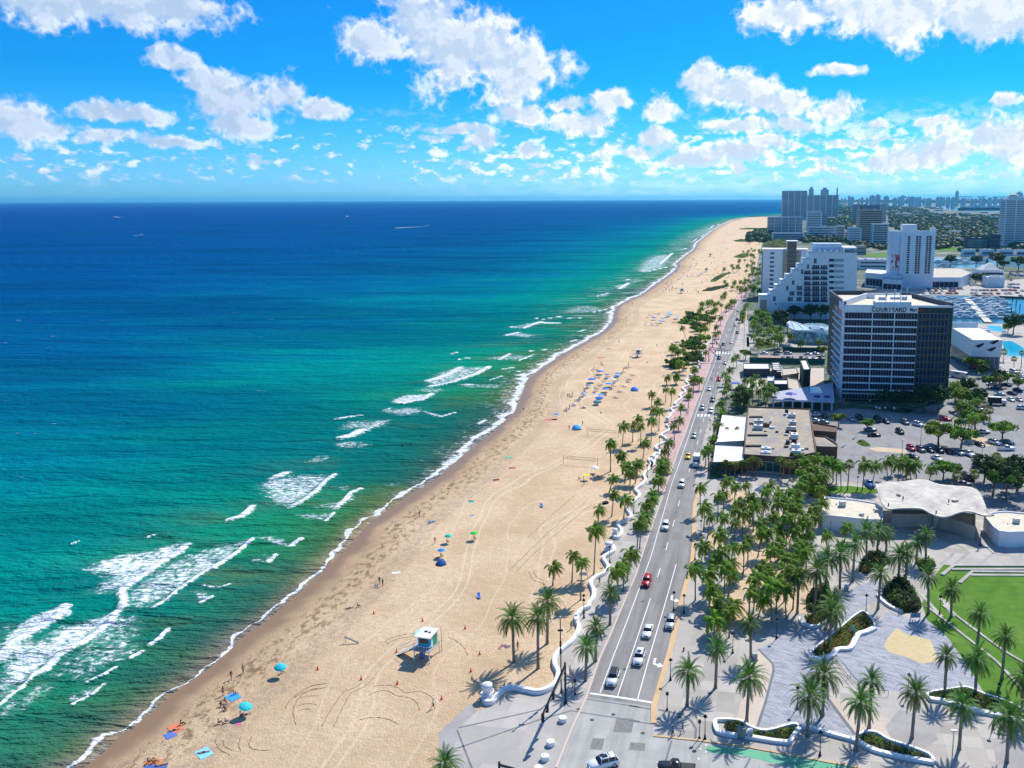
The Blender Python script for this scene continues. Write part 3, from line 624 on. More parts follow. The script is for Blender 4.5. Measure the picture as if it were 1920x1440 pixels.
for k in range(6): x = 1342+k*5.6; mb.sheet([G(x, 664, .022), G(x+3, 664, .022), G(x+4, 659, .022), G(x+1, 659, .022)])
tag(mb.build('zebra_crossing'), kind='structure')
mb = MB().m(M_white); c0 = pxl(K5, [(690,1240),(690,1300),(640,1275),(625,1362)])
for x, y in c0: mb.sheet([G(x-1.5, y, .03), G(x+1.5, y, .03), G(x+1, y-3, .03), G(x-1, y-3, .03)])
tag(mb.build('lane_symbol'), kind='structure')
def wave_wall(label, pts, ends=(), cat='wall'):
 t_ = thing('wave_wall', label, cat, group='white wave wall along the beach')
 W = smooth_line([G(x, y) for x, y in pts], 6)
 mb = MB().m(M_wallw); ribbon(mb, W, .95, 0., .62); mb.build('wall_base', t_, smooth=False)
 mb = MB().m(M_wallw); ribbon(mb, W, .72, .622, .80); mb.build('coping', t_)
 for (x, y, h, r) in ends:
  c = G(x, y); mb = MB().m(M_wallw)
  mb.lathe([(r*1.0, 0), (r*1.02, .5), (r*.72, .62), (r*.66, h*.62), (r*.92, h*.72), (r*.9, h*.86), (r*.55, h*.92), (r*.15, h)], 20, (c.x, c.y, 0))
  o = mb.build('scroll_tower', t_, smooth=True); mb = MB().m(M_wallw)
  sp = [Vector((c.x+r*1.05*math.cos(a), c.y+r*1.05*math.sin(a), .5+.12*a)) for a in np.linspace(0, 7.5, 30)]
  mb.tube(sp, .11, 6); mb.build('spiral_rib', o)
 return t_
wave_wall('white wave wall from the scroll tower at the corner plaza along the promenade', pxl(K7, [(520,800),(530,860),(590,860),(650,790),(720,742),(800,735),(900,755),(1000,770),(1090,745),(1160,690),(1185,600),(1150,520),(1165,440),(1230,375),(1300,320),(1350,250),(1370,180),(1345,110),(1390,35),(1460,0)])+pxl(KA, [(980,1370),(1020,1310),(1020,1240),(995,1180),(1040,1130),(1120,1090),(1155,1040),(1125,985),(1110,950),(1160,918),(1205,885),(1198,845)]),
 [(800+545/4.8, 1140+810/4.8, 3.0, 1.05), (900+1158/4.8, 850+880/4.8, 2.6, 1.1)])
wave_wall('white wave wall that starts at the second scroll opening and winds past the volleyball courts', pxl(KA, [(1205,765),(1240,770),(1268,740),(1272,700),(1240,655),(1280,630),(1360,582),(1335,530),(1330,485),(1395,435),(1435,385),(1400,335),(1460,290),(1490,245),(1472,200),(1530,140),(1542,90),(1540,50),(1600,10)])+pxl(KB, [(1060,1150),(1070,1110),(1040,1070),(1130,1030),(1140,1000),(1100,960),(1190,910),(1190,880),(1150,850),(1215,812),(1225,785),(1195,762)]),
 [(900+1215/4.8, 850+745/4.8, 2.2, .8)])
wave_wall('white wave wall beyond the first zebra crossing, running to the low green bushes', pxl(KB, [(1200,705),(1225,690),(1240,660),(1262,640),(1235,615),(1300,590),(1272,565),(1330,520),(1322,490),(1370,460),(1342,428),(1400,400),(1372,365),(1400,330),(1430,300)]), [(1000+1205/4.8, 640+725/4.8, 2.0, .8)])
wave_wall('farthest piece of white wave wall, between the sea grape bushes and the pink promenade', pxl(KB, [(1470,255),(1500,225),(1480,198),(1530,150),(1515,110),(1545,60)])+pxl(KU, [(960,740),(1010,690),(1080,600)]), [(1000+1500/4.8, 640+240/4.8, 2.0, .8)])
def planter(label, pts, wd=.7, h=.55, o=K6, sm=3):
 W = [G(x, y) for x, y in pxl(o, pts)]; W = smooth_line(W, sm)
 mb = MB().m(M_wallw); ribbon(mb, W, wd, 0., h); return tag(mb.build('planter_wall'), label, 'wall', 'white planter walls of the plaza')
planter('long white planter wall sweeping above the green bike lane in front of the plaza', [(-860,1030),(-855,1090),(-800,1140),(-540,1175),(-220,1222),(-160,1175),(-100,1100),(-30,1085),(200,1150),(410,1210),(560,1290),(800,1350),(1110,1405)])
planter('white planter edge behind the small hedge with the two cabinets', [(-860,1030),(-820,1018),(-640,1030),(-540,1085),(-400,1120),(-170,1062),(-110,1075),(-90,1092)], .45)
planter('white edge along the top of the triangular hedge bed beside the street', [(420,1160),(500,1130),(600,1140),(700,1200),(850,1250),(1060,1330),(1110,1400)], .45)
planter('white wall under the long hedge at the right end of the plaza', [(1060,830),(1200,850),(1400,905),(1560,950),(1740,990),(1960,1060)], .9)
planter('curved white edge between the blue-grey pavers and the long hedge', [(1060,830),(1060,780),(1240,748),(1400,730),(1560,790),(1740,850),(1960,950)], .4)
planter('zigzag white seat wall wrapping the flowering bed in the middle of the plaza', [(0,455),(60,470),(190,440),(240,385),(355,372),(400,300),(435,245),(500,225),(575,190)], 1.0)
planter('white back edge of the flowering bed along the diagonal paver path', [(0,455),(-5,420),(120,310),(280,180),(400,80),(480,45),(560,130),(575,190)], .35)
planter('white planter edge of the bush bed at the bottom corner of the palm grove', [(150,100),(170,150),(290,178),(400,120),(505,50)], .55, o=(1500-150/4.8, 1140, 4.8))
planter('curved white seat wall beside the dark bushes at the lawn corner', [(600,-110),(640,-60),(720,0),(820,40)], .6)
for nm, pts in (('upper', [(1045,-10),(1240,140),(1480,330),(1680,490),(1860,690),(2000,860)]), ('lower', [(1190,-20),(1400,140),(1600,290),(1740,390),(1960,520)])):
 curbthing('lawn_kerb', 'pale diagonal kerb line across the lawn, the %s of the two long ones' % ('nearer' if nm == 'upper' else 'farther'), 'kerb', pxl(K6, pts), .55, 0., .2, M_walk)
for i, (nm, pts) in enumerate((('top', [(1185,1100),(1290,1015),(2300,1018)]), ('second', [(1270,1050),(2300,1047)]), ('third', [(1340,1170),(1455,1068),(2300,1075)]), ('bottom', [(1440,1098),(2300,1102)]))):
 curbthing('terrace_step', '%s pale seating step along the back edge of the lawn' % nm, 'step', pxl(K4, pts), .9, 0., .34-.05*i, M_walk)
curbthing('lawn_path', 'short pale curving path cutting the corner of the lawn under the palms', 'path', pxl(K4, [(980,1260),(1060,1340),(1130,1420),(1180,1470)]), .8, 0., .1, M_walk)
curbthing('lawn_path', 'pale round-ended path slab on the lawn beside the sloping palm', 'path', pxl(K4, [(1160,1310),(1210,1330),(1240,1400),(1300,1470)]), 1.2, 0., .1, M_walk)
t_ = thing('handrail', 'pair of dark handrails down the slope of the paver plaza', 'handrail')
for pts in ([(200,440),(330,600),(420,690),(560,730),(700,745)], [(235,425),(360,580),(440,665),(580,705)]):
 mb = MB().m(M_black); W = smooth_line([G(x, y, .95) for x, y in pxl(K6, pts)], 3); mb.tube(W, .045, 5); mb.build('rail', t_)
 for p in W[::3]: mb = MB().m(M_black); mb.tube([(p.x, p.y, 0), (p.x, p.y, .95)], .035, 5); mb.build('rail_post', t_)
def lamp_mesh_parts():
 root = thing('street_lamp', 'x', 'street lamp')
 mb = MB().m(M_black); mb.lathe([(.26, 0), (.26, .12), (.17, .2), (.15, .6), (.09, .7), (.065, 1.2), (.05, 3.2), (.045, 3.45)], 8); mb.build('pole', root, True)
 mb = MB().m(M_black); mb.lathe([(.1, 3.45), (.12, 3.55), (.14, 3.62), (.36, 3.72), (.30, 3.82), (.12, 4.02), (.05, 4.08), (.03, 4.2)], 8); h = mb.build('lamp_shade', root, True)
 mb = MB().m(mat('frosted_glass', (.75,.75,.7), .3)); mb.lathe([(.1, 3.5), (.2, 3.58), (.2, 3.68), (.1, 3.72)], 8); mb.build('globe', h, True)
 return root
lamp0 = lamp_mesh_parts(); _used = [False]
def place(root, used, loc, rz=0., s=1., label=None, group=None, cat=None):
 o = root if not used[0] else dup(root); used[0] = True
 o.location = loc; o.rotation_euler = (0, 0, rz); o.scale = (s, s, s) if not hasattr(s, '__len__') else s
 if label: o['label'] = label
 if group: o['group'] = group
 return o
LAMPS = [(K5,370,650,'on the tan kerb beside the turn arrow'),(K5,680,1180,'in front of the small planter, right of the pedestrian signal'),(K5,930,405,'between the two date palms above the pale slabs'),(K5,1510,910,'in the middle of the blue-grey pavers'),
 (K5,1715,1330,'below the long planter wall beside the green bike lane'),(K5,1757,365,'at the left tip of the flowering bed'),(K5,1325,275,'by the bush bed at the corner of the grove'),(K6,875,790,'behind the lone date palm at the edge of the paver plaza'),
 (K4,497,1440,'on the diagonal paver path left of the dark bushes'),(K4,1160,1450,'on the lawn beside the curving path'),(K6,1685,880,'in the long hedge bed at the right end'),(K5,400,20,'on the tan kerb beside the police-style white SUV'),(K3,548,740,'at the left edge of the grove by the first road shadow'),
 (K3,395,1440,'on the tan kerb just before the turn arrow'),(K3,495,960,'on the kerb beside the grove palms at mid length'),(KA,935,1440,'on the promenade beside the wall, nearest one on the sand side'),(KA,1168,985,'against the white scroll tower of the wave wall'),(KA,1383,540,'on the inner bend of the wave wall'),
 (KA,1503,218,'on the wave wall near the pink paving'),(K7,1415,90,'on the promenade above the tall camera mast'),(KB,1025,1225,'by the bend of the wave wall near the near volleyball court'),(KB,1135,965,'by the wave wall opposite the pale green car'),(KB,1575,1165,'on the pavement beside the box truck'),
 (KB,1590,800,'among the roadside palms facing the white canopy'),(K3,615,160,'at the corner of the blue shadow under the white canopy'),(K1,1585,1400,'on the grass verge among the palm trunks'),(K6,1640,1090,'under the long white wall at the right, beside the bench')]
for o, x, y, d in LAMPS:
 px, py = pxl(o, [(x, y)])[0]; place(lamp0, _used, G(px, py), 0, 1.05, 'black street lamp '+d, 'black lantern lamps of the seafront')
def pole_thing(name, label, cat, px, py, ytop, r=.09, mt=None, base=.2):
 c = G(px, py); h = top_at(c, ytop); mb = MB().m(mt or M_black); mb.lathe([(base, 0), (base, .25), (r, .4), (r*.7, h)], 8)
 t_ = thing(name, label, cat, c); mb.build('pole', t_); return t_, c, h
t_, c, h = pole_thing('camera_mast', 'tall black mast with cameras and cabinets beside the wave wall', 'mast', 800+1212/4.8, 1140+760/4.8, 1140+90/4.8, .12)
for z, s_ in ((h*.84, (.9, .3, .25)), (h*.66, (.34, .3, .9)), (h*.56, (.34, .3, .9))): mb = MB().m(M_black); mb.box((0, -.1, z), s_); mb.build('equipment_box', t_)
mb = MB().m(M_white); mb.lathe([(.05, h), (.16, h+.05), (.16, h+.3), (.02, h+.4)], 8); mb.build('antenna', t_)
def signal_arm(label, base, top_y, tip_px, tip_z, heads, truss=False):
 c = G(*base); h = top_at(c, top_y); t_ = thing('traffic_signal', label, 'traffic signal', c)
 mb = MB().m(M_black); mb.lathe([(.3, 0), (.3, .3), (.2, .5), (.17, h)], 8); mb.build('pole', t_)
 tip = G(*tip_px, tip_z)-c; a0 = Vector((0, 0, h-.5)); mb = MB().m(M_black)
 side = Vector((0, 0, .9))
 if truss:
  mb.tube([a0, tip], .13, 5); mb.tube([a0+side, tip+side], .13, 5)
  for k in range(9): p = a0.lerp(tip, k/8); mb.tube([p, p+side], .07, 5)
 else:
  mb.tube([a0, tip], [.2, .14], 6); mb.tube([a0-side*.8, tip-side*.5], [.15, .1], 5)
  for k in range(8): p = a0.lerp(tip, k/7); mb.tube([p, p-side*(.8-.3*k/7)], .05, 4)
 mb.build('mast_arm', t_)
 for k in heads:
  p = a0.lerp(tip, k); mb = MB().m(M_black); mb.box((p.x, p.y, p.z-.75), (.5, .4, 1.3)); mb.build('signal_head', t_)
 return t_
signal_arm('big black traffic signal with truss arm over the corner plaza by the round white stools', (800+1250/4.8, 1140+860/4.8), 1140+490/4.8, (800+1040/4.8, 1140+960/4.8), 5.2, (.55, .8, .98))
mb = MB().m(mat('street_sign_green', (.02,.22,.14), .5))
signal_arm('black gantry-like signal arm over the second zebra crossing', (1329, 678), 652, (1368, 661), 5.0, (.3, .62), True)
signal_arm('low black signal arm at the bottom edge above the corner plaza', (800+655/4.8, 1140+1500/4.8), 1140+1385/4.8, (800+860/4.8, 1445), 4.2, (.98,))
signal_arm('black signal pole at the far crossing behind the gantry', (1336, 651), 632, (1352, 650), 5., (.5, .95))
for px, py, ty, d in ((1180+630/4.8,1140+1175/4.8,1140+1015/4.8,'beside the small planter at the cross street'),(1180+340/4.8,1140+920/4.8,1140+765/4.8,'at the corner left of the date palm shadow'),(800+1335/4.8,1140+780/4.8,1140+650/4.8,'on the promenade beside the signal mast')):
 t_, c, h = pole_thing('pedestrian_signal', 'short black pedestrian signal '+d, 'signal', px, py, ty, .07)
 mb = MB().m(M_black); mb.box((0, 0, h-.1), (.45, .35, .5)); mb.build('signal_head', t_)
for i, (x, y) in enumerate(((1225,1020),(1115,1235),(1065,1365),(1005,1470))):
 c = G(800+x/4.8, 1140+y/4.8); mb = MB().m(M_wallw); mb.lathe([(.66, 0), (.68, .1), (.68, .66), (.62, .76), (.0, .765)], 24)
 t_ = thing('bollard_drum', 'round white concrete drum on the corner plaza, %s from the signal mast' % ordn(i), 'bollard', c, group='white drums on the corner plaza'); mb.build('drum', t_)
 mb = MB().m(M_shade_g); mb.lathe([(.70, 0), (.70, .07)], 20); mb.build('base_ring', t_)
def hydrant(px, py, lab):
 t_ = thing('fire_hydrant', lab, 'hydrant', G(px, py)); M_r = mat('hydrant_red', (.5,.05,.02), .5)
 mb = MB().m(M_r); mb.lathe([(.18, 0), (.18, .06), (.13, .1), (.13, .5), (.17, .52), (.15, .64), (.04, .74)], 8); mb.build('body', t_, True)
 mb = MB().m(M_r); mb.tube([(-.24, 0, .4), (.24, 0, .4)], .07, 6); mb.build('nozzle', t_)
hydrant(1180+490/4.8, 1140+385/4.8, 'small red fire hydrant on the pale slabs beside the tan kerb')
def cabinet(px, py, sz, col, lab, cat='cabinet'):
 c = G(px, py); t_ = thing('utility_cabinet', lab, cat, c, math.radians(-5)); mb = MB().m(mat('cab_%g' % col[0], col, .5)); mb.box((0, 0, sz[2]/2), sz); mb.build('housing', t_)
 mb = MB().m(mat('cab_%g' % col[0], col, .5)); mb.box((0, 0, sz[2]+.04), (sz[0]+.1, sz[1]+.1, .08)); mb.build('lid', t_)
 mb = MB().m(M_shade_g); mb.box((sz[0]*.2, -sz[1]/2-.02, sz[2]*.5), (sz[0]*.5, .03, sz[2]*.7)); mb.build('door', t_)
cabinet(1180+1010/4.8, 1140+1165/4.8, (1.3, .8, 1.7), (.22,.27,.22), 'large grey-green cabinet standing in the small planter'); cabinet(1180+1085/4.8, 1140+1170/4.8, (.8, .7, 1.4), (.55,.58,.62), 'pale metal cabinet beside the grey-green one in the small planter')
cabinet(1520+320/4.8, 850+1230/4.8, (.9, .9, 1.0), (.5,.52,.5), 'pale waste bin at the foot of the plaza date palm', 'waste bin'); cabinet(1180+1130/4.8, 1140+455/4.8, (.9, .9, 1.1), (.38,.42,.38), 'grey bin beside the date palm above the pale slabs', 'waste bin')
t_ = thing('notice_board', 'blue notice board on two posts beside the dark bushes', 'sign', G(1520+940/4.8, 1140+115/4.8), .1)
for x in (-1., 1.): mb = MB().m(M_white); mb.box((x, 0, .9), (.14, .14, 1.8)); mb.build('post', t_)
mb = MB().m(mat('board_blue', (.16,.28,.42), .4)); mb.box((0, -.05, 1.2), (1.8, .08, 1.0)); mb.build('panel', t_)
t_ = thing('banner_sign', 'small upright blue banner standing in the flowering bed', 'sign', G(1520+378/4.8, 1140+240/4.8))
mb = MB().m(mat('board_blue2', (.10,.36,.5), .4)); mb.box((0, 0, 1.2), (.5, .08, 1.6)); mb.build('panel', t_); mb = MB().m(M_black); mb.box((0, .06, .9), (.08, .08, 1.8)); mb.build('post', t_)
t_ = thing('sign_frame', 'white framed sign board on the sand behind the wave wall palms', 'sign', G(900+930/4.8, 850+1130/4.8))
mb = MB().m(M_white)
for x in (-.9, .9): mb.box((x, 0, .8), (.1, .1, 1.6))
for z in (.9, 1.6): mb.box((0, 0, z), (1.7, .1, .1))
mb.build('frame', t_); mb = MB().m(mat('sign_face', (.6,.62,.62), .5)); mb.box((0, 0, 1.25), (1.6, .05, .6)); mb.build('panel', t_)
for i, (x, y, ty, o, d) in enumerate(((1180+1205,1,1,None,''),)): pass
for px, py, ty, d in ((1726,834,792,'between the parking lot and the hotel drive'),(1691,858,825,'at the end of the row of parked cars'),(1840,868,838,'beside the blue sedan in the parking lot'),(1394,690,570,'at the corner of the white shade roof by the road'),(1833,733,700,'on the pavement beside the round-crowned trees'),
 (1783.5,1446,1370,'and slim, before the broad palm shadow at bottom right'),(1837,1060-40,983,'deep blue one on the pavilion terrace')):
 if 'deep blue' in d: t_, c, h = pole_thing('banner_pole', 'deep blue post with white cap on the pavilion terrace', 'post', 1520+1525/4.8, 850+835/4.8, 850+690/4.8, .18, mat('deep_blue', (.01,.03,.25), .4), .35)
 else: t_, c, h = pole_thing('light_pole', 'tall grey light pole '+d, 'light pole', px, py, ty, .1, mat('grey_metal', (.32,.34,.34), .5, .4))
 mb = MB().m(mat('grey_metal', (.32,.34,.34), .5, .4)); mb.box((0, 0, h+.05), (.9, .35, .15)); mb.build('lamp_head', t_)
# ================================================================== vegetation
def leafmat(name, c1, c2, tr=.35, sc=1.2):
 mm, t, b = newmat(name); P = t.add('ShaderNodeNewGeometry').outputs['Position']
 n = t.noise(P, sc, 3, .6); oi = t.add('ShaderNodeObjectInfo').outputs['Random']
 col = t.mix(t.ss(n, .32, .68), c1, c2)
 hs = t.add('ShaderNodeHueSaturation', {'Hue': t.ss(oi, 0, 1, .485, .512, 'LINEAR'), 'Saturation': 1., 'Value': t.ss(oi, 0, 1, .80, 1.2, 'LINEAR'), 'Color': col}).outputs[0]
 t.l.new(hs, b.inputs['Base Color']); b.inputs['Roughness'].default_value = .55; b.inputs['Specular IOR Level'].default_value = .25
 tl = t.add('ShaderNodeBsdfTranslucent', {'Color': hs}); mx = t.add('ShaderNodeMixShader', {0: tr, 1: b.outputs[0], 2: tl.outputs[0]})
 out = [n_ for n_ in t.n if n_.type == 'OUTPUT_MATERIAL'][0]; t.l.new(mx.outputs[0], out.inputs[0]); return mm
L_coco = leafmat('leaf_coconut', (.07, .19, .012), (.26, .40, .025), .4); L_cocoy = leafmat('leaf_coconut_yellow', (.36, .38, .03), (.42, .32, .035), .4); L_brown = leafmat('leaf_dry', (.30, .19, .08), (.22, .12, .05))
L_date = leafmat('leaf_date', (.05, .15, .022), (.13, .25, .035), .33); L_dated = leafmat('leaf_date_old', (.20, .23, .07), (.30, .26, .10), .4); L_sabal = leafmat('leaf_fan', (.09, .16, .025), (.22, .27, .04), .4)
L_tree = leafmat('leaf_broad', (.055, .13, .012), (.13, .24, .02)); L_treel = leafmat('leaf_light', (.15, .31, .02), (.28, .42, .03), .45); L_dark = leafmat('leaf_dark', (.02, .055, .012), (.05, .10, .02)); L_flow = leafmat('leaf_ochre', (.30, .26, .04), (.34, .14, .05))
L_far = leafmat('leaf_far', (.016, .055, .015), (.06, .125, .025), .15, .03)
M_trunk = mat('palm_trunk', (.24, .20, .165), .9, var=.3, vscale=3.); M_bark = mat('bark', (.20, .155, .12), .9, var=.3, vscale=2.)
def frond(mb, rr, yaw, pitch, L, droop, nl, lw, ll, mt, wind=.0, vee=.5, fold=.6, basefrac=.12):
 """one feather frond: a bending rachis with separate leaflets on both sides"""
 mb.m(mt); d = Vector((math.cos(yaw)*math.cos(pitch), math.sin(yaw)*math.cos(pitch), math.sin(pitch))); p = Vector((0, 0, 0)); n = 8; pts = [p.copy()]; st = L/n
 for i in range(n):
  d = (d+Vector((wind*.10, wind*.03, -droop/n*(1+i*.25)))).normalized(); p = p+d*st; pts.append(p.copy())
 W = .03
 for a, b_ in zip(pts[:-1], pts[1:]):
  s_ = (b_-a).cross(Vector((0, 0, 1))); s_ = s_.normalized()*W if s_.length > 1e-6 else Vector((W, 0, 0))
  mb.poly([a-s_, a+s_, b_+s_*.7, b_-s_*.7])
 for k in range(nl):
  f = basefrac+(1-basefrac)*(k+.3)/nl; q = f*n; i = min(int(q), n-1); o = pts[i].lerp(pts[i+1], q-i); dd = (pts[i+1]-pts[i]).normalized()
  sd = dd.cross(Vector((0, 0, 1))); sd = sd.normalized() if sd.length > 1e-6 else Vector((1, 0, 0)); up = sd.cross(dd)
  ln = ll*(math.sin(PI*min(1, (f*.86+.14)))**.6)*rr.uniform(.8, 1.12)
  for s_ in (-1, 1):
   v = (sd*s_*(1-.35*f)+dd*(.45+.5*f)+up*(vee-fold*rr.uniform(.7, 1.2))).normalized(); tip = o+v*ln+Vector((wind*.12, 0, -ln*ln*fold*.22))
   mid = o+v*ln*.5; a = dd*lw*.5
   mb.poly([o-a, o+a, mid+a*1.1, tip, mid-a*1.1])
def coco_crown(seed):
 rr = random.Random(seed); mb = MB()
 for k in range(20):
  u = k/20; pit = 1.2-1.75*u+rr.uniform(-.12, .12); mt = L_coco if k < 15 else (L_cocoy if rr.random() < .5 else L_coco)
  if k >= 18 and seed % 2: mt = L_brown
  frond(mb, rr, k*2.399+rr.uniform(-.25, .25), pit, rr.uniform(2.8, 3.5)*(.86+.3*u if u < .5 else 1.), 1.25+.35*u, 17, .15, .80, mt, wind=1.1, vee=.3, fold=.7)
 mb.m(L_cocoy)
 for k in range(7): a = rr.uniform(0, 6.28); mb.lathe([(.02, -.13), (.11, -.05), (.11, .05), (.02, .13)], 5, (.24*math.cos(a), .24*math.sin(a), -.25))
 return mb.mesh('coconut_crown')
def date_crown(seed):
 rr = random.Random(seed+50); mb = MB()
 for k in range(52):
  u = k/52; pit = 1.45-1.95*u+rr.uniform(-.08, .08); mt = L_date if k < 41 else L_dated
  frond(mb, rr, k*2.399+rr.uniform(-.2, .2), pit, rr.uniform(3.2, 4.0), .85+.35*u, 20, .10, .52, mt, wind=.25, vee=.55, fold=.35, basefrac=.2)
 mb.m(M_trunk); mb.lathe([(.22, -.9), (.38, -.5), (.36, -.1), (.15, .2)], 8)
 return mb.mesh('date_crown')
def fan_crown(seed):
 rr = random.Random(seed+90); mb = MB()
 for k in range(34):
  u = k/34; pit = 1.4-2.3*u; yaw = k*2.399; mb.m(L_sabal if u < .72 else (L_dated if seed % 2 else L_brown)); d = Vector((math.cos(yaw)*math.cos(pit), math.sin(yaw)*math.cos(pit), math.sin(pit)))
  o = d*rr.uniform(.7, 1.05); mb.poly([Vector((0, 0, 0)), o+Vector((0, 0, .02)), o-Vector((0, 0, .02))]); sd = d.cross(Vector((0, 0, 1))).normalized(); up = sd.cross(d)
  for j in range(-5, 6):
   a = j*.27; v = (d*math.cos(a)+sd*math.sin(a)).normalized(); R_ = rr.uniform(.75, .95); w_ = sd*.07 if abs(j) < 3 else d*.07
   tip = o+v*R_-Vector((0, 0, .25*abs(a)*R_+.12)); mid = o+v*R_*.55+up*.05; mb.poly([o-w_*.3, mid-w_, tip, mid+w_, o+w_*.3])
 return mb.mesh('fan_crown')
CROWN = {'c': [coco_crown(i) for i in range(5)], 'd': [date_crown(i) for i in range(4)], 'f': [fan_crown(i) for i in range(3)]}
def trunk_mesh(r0, r1, bend, bulge=0.):
 mb = MB().m(M_trunk); n = 9; pts = [(bend*math.sin(i/n*PI)*.5, 0, i/n) for i in range(n+1)]
 mb.tube(pts, [(r0*1.35 if i == 0 else r0+(r1-r0)*i/n)+(.015 if i % 2 else 0) for i in range(n+1)], 7); return mb.mesh('palm_trunk', True)
TRUNK = {'c': [trunk_mesh(.17, .10, .25), trunk_mesh(.16, .10, -.3), trunk_mesh(.16, .11, .05)], 'd': [trunk_mesh(.27, .24, .0)], 'f': [trunk_mesh(.18, .15, .03)]}
KIND = {'c': ('coconut_palm', 'coconut palm'), 'd': ('date_palm', 'date palm'), 'f': ('fan_palm', 'fan palm')}
PALMS = []
def palm(k, base, top, s=1.):
 name, _ = KIND[k]; i = len(PALMS); root = thing(name, 'x', 'palm tree', base, 0)
 v = top-base; tr = bpy.data.objects.new('trunk', TRUNK[k][i % len(TRUNK[k])]); COL.objects.link(tr); tr.parent = root
 tr.rotation_mode = 'QUATERNION'; tr.rotation_quaternion = v.to_track_quat('Z', 'Y'); L = v.length; tr.scale = (1, 1, L)
 cr = bpy.data.objects.new('crown', CROWN[k][i % len(CROWN[k])]); COL.objects.link(cr); cr.parent = root; cr.location = v
 cr.rotation_euler = (0, 0, rnd.uniform(-.6, .6) if k == 'c' else rnd.uniform(0, 6.28)); cr.scale = (s*rnd.uniform(.78, 1.18),)*3
 PALMS.append((root, k, base, top)); return root
REG = {}
def scatter(o, pts, n, seed):
 rr = random.Random(seed); P = pxl(o, pts); xs = [p[0] for p in P]; ys = [p[1] for p in P]; out = []
 while len(out) < n:
  x, y = rr.uniform(min(xs), max(xs)), rr.uniform(min(ys), max(ys))
  if in_poly(np.array([x]), np.array([y]), P)[0] > 0: out.append((x, y))
 return out
def palms(region, kind, o, items, s=1., hdef=7.5, lift=0.):
 for it in items:
  cx, cy = pxl(o, [it[:2]])[0]
  if len(it) >= 4 and it[3] is not None:
   bx, by = pxl(o, [it[2:4]])[0]; b_ = G(bx, by); h = top_at(b_, cy+2)
   if not 2.5 < h < 16: h = hdef
   g = G(cx, cy+2, h); dx = max(-.35*h, min(.35*h, g.x-b_.x)); top = Vector((b_.x+dx, b_.y, h))
  else:
   h = hdef*rnd.uniform(.85, 1.12); g = G(cx, cy+2, h); top = Vector((g.x, g.y, h)); b_ = Vector((g.x+rnd.uniform(-.6, .6), g.y+rnd.uniform(-.5, .5), 0))
  r = palm(kind, b_, top, s); REG.setdefault(region, []).append(r)
palms('on the sand beside the wave wall', 'c', KA, [(1200,210,1163,350),(1265,20,1290,190),(1315,100,1303,272),(1350,150,1350,360),(1420,80,1398,270),(1205,350,1185,570),(1310,400,1293,590),(1075,490,1062,640),(1045,670,1025,1085),(665,1010,655,1190),(840,905,827,1160),(915,965,905,1320),(1172,-110,1175,165)])
palms('on the sand beside the wave wall', 'c', KB, [(1250,40,1245,200),(1205,310,1200,390),(1290,310,1290,390),(1190,420,1190,550),(1250,430,1235,600),(1065,460,1063,590),(1115,525,1110,640),(1080,600,1080,690),(1135,610,1130,805),(945,680,940,790),(815,745,800,950),(900,740,893,905),(970,750,963,950),(1065,700,1060,905),(700,905,693,1170),(1005,890,985,1060),(790,1010,800,1200),(835,1095,835,1230),(940,1080,935,1200),(880,1140,870,1290),(1270,50,1260,210),(1300,80,1300,230)])
palms('on the promenade beside the road', 'c', KA, [(1635,110,1650,235),(1605,225,1605,345),(1540,345,1590,440),(1500,450,1515,620),(1430,610,1408,935),(1450,590,1437,860),(1355,880,1325,1150),(1290,990,1290,1240),(1235,1040,1250,1320),(1550,390,1560,520),(1480,560,1500,690),(1665,90,1670,180)])
palms('on the promenade beside the road', 'c', KB, [(1450,240,1440,350),(1445,325,1440,480),(1400,475,1395,600),(1330,575,1320,700),(1315,690,1305,800),(1260,740,1270,885),(1225,890,1215,1040),(1180,965,1190,1060),(1140,1130,1150,1248),(1165,1060,1160,1150),(1410,420,1405,520),(1500,330,1490,440)])
palms('at the corner plaza wave wall', 'd', K7, [(770,90,785,490),(1000,85,1003,545),(1090,-60,1085,320),(1525,170,1520,480),(1440,350,1430,655),(1655,-140,1650,150),(165,1395,150,1600)])
palms('in the palm grove', 'c', K3, [(540,290,543,545),(585,465,573,695),(635,560,605,770),(705,370,700,620),(755,350,750,515),(785,230,780,400),(860,280,850,450),(955,270,955,400),(1170,270,1150,400),(1000,370,988,635),(890,430,880,640),(850,500,815,720),(860,610,845,780),(715,710,703,910),(1030,470,1018,700),(1110,440,1085,600),(1250,340,1240,540),(1230,440,1220,600),(1200,550,1180,760),(1400,420,1395,610),(1415,480,1440,650),(1100,610,1090,800),(1090,700,1062,930),(1240,650,1210,850),(1275,700,1260,860),(1560,480,1550,700),(1590,560,1555,780),(1400,680,1400,860),(1430,800,1465,1000),(975,770,968,1030),(835,830,820,1010),(575,820,550,980),(1180,860,1165,1050),(1255,800,1243,970),(1500,840,1495,1030),(680,950,650,1160),(820,970,840,1180),(500,1020,497,1325),(620,1060,610,1300),(830,1080,795,1290),(1120,1010,1160,1200),(1150,1060,1155,1260),(1240,1130,1225,1440),(1040,1110,1020,1440),(640,1200,615,1440),(850,1350,840,1500),(1110,1300,1060,1480),(1380,950,1360,1150),(1300,920,1310,1120),(1450,880,1450,1080),(1340,460,1340,640),(1290,400,1290,590),(690,1400,700,1600),(1500,720,1490,900),(1020,420,1010,640),(930,530,920,720),(1620,300,1620,480),(760,560),(930,820),(1140,700),(1330,560),(1470,560),(740,860),(760,1010),(1310,1040),(1400,1060),(1000,1230),(700,1300),(1180,1180),(1300,1200),(1500,620),(1640,420),(1130,330),(1350,330),(1420,350)], 1.0)
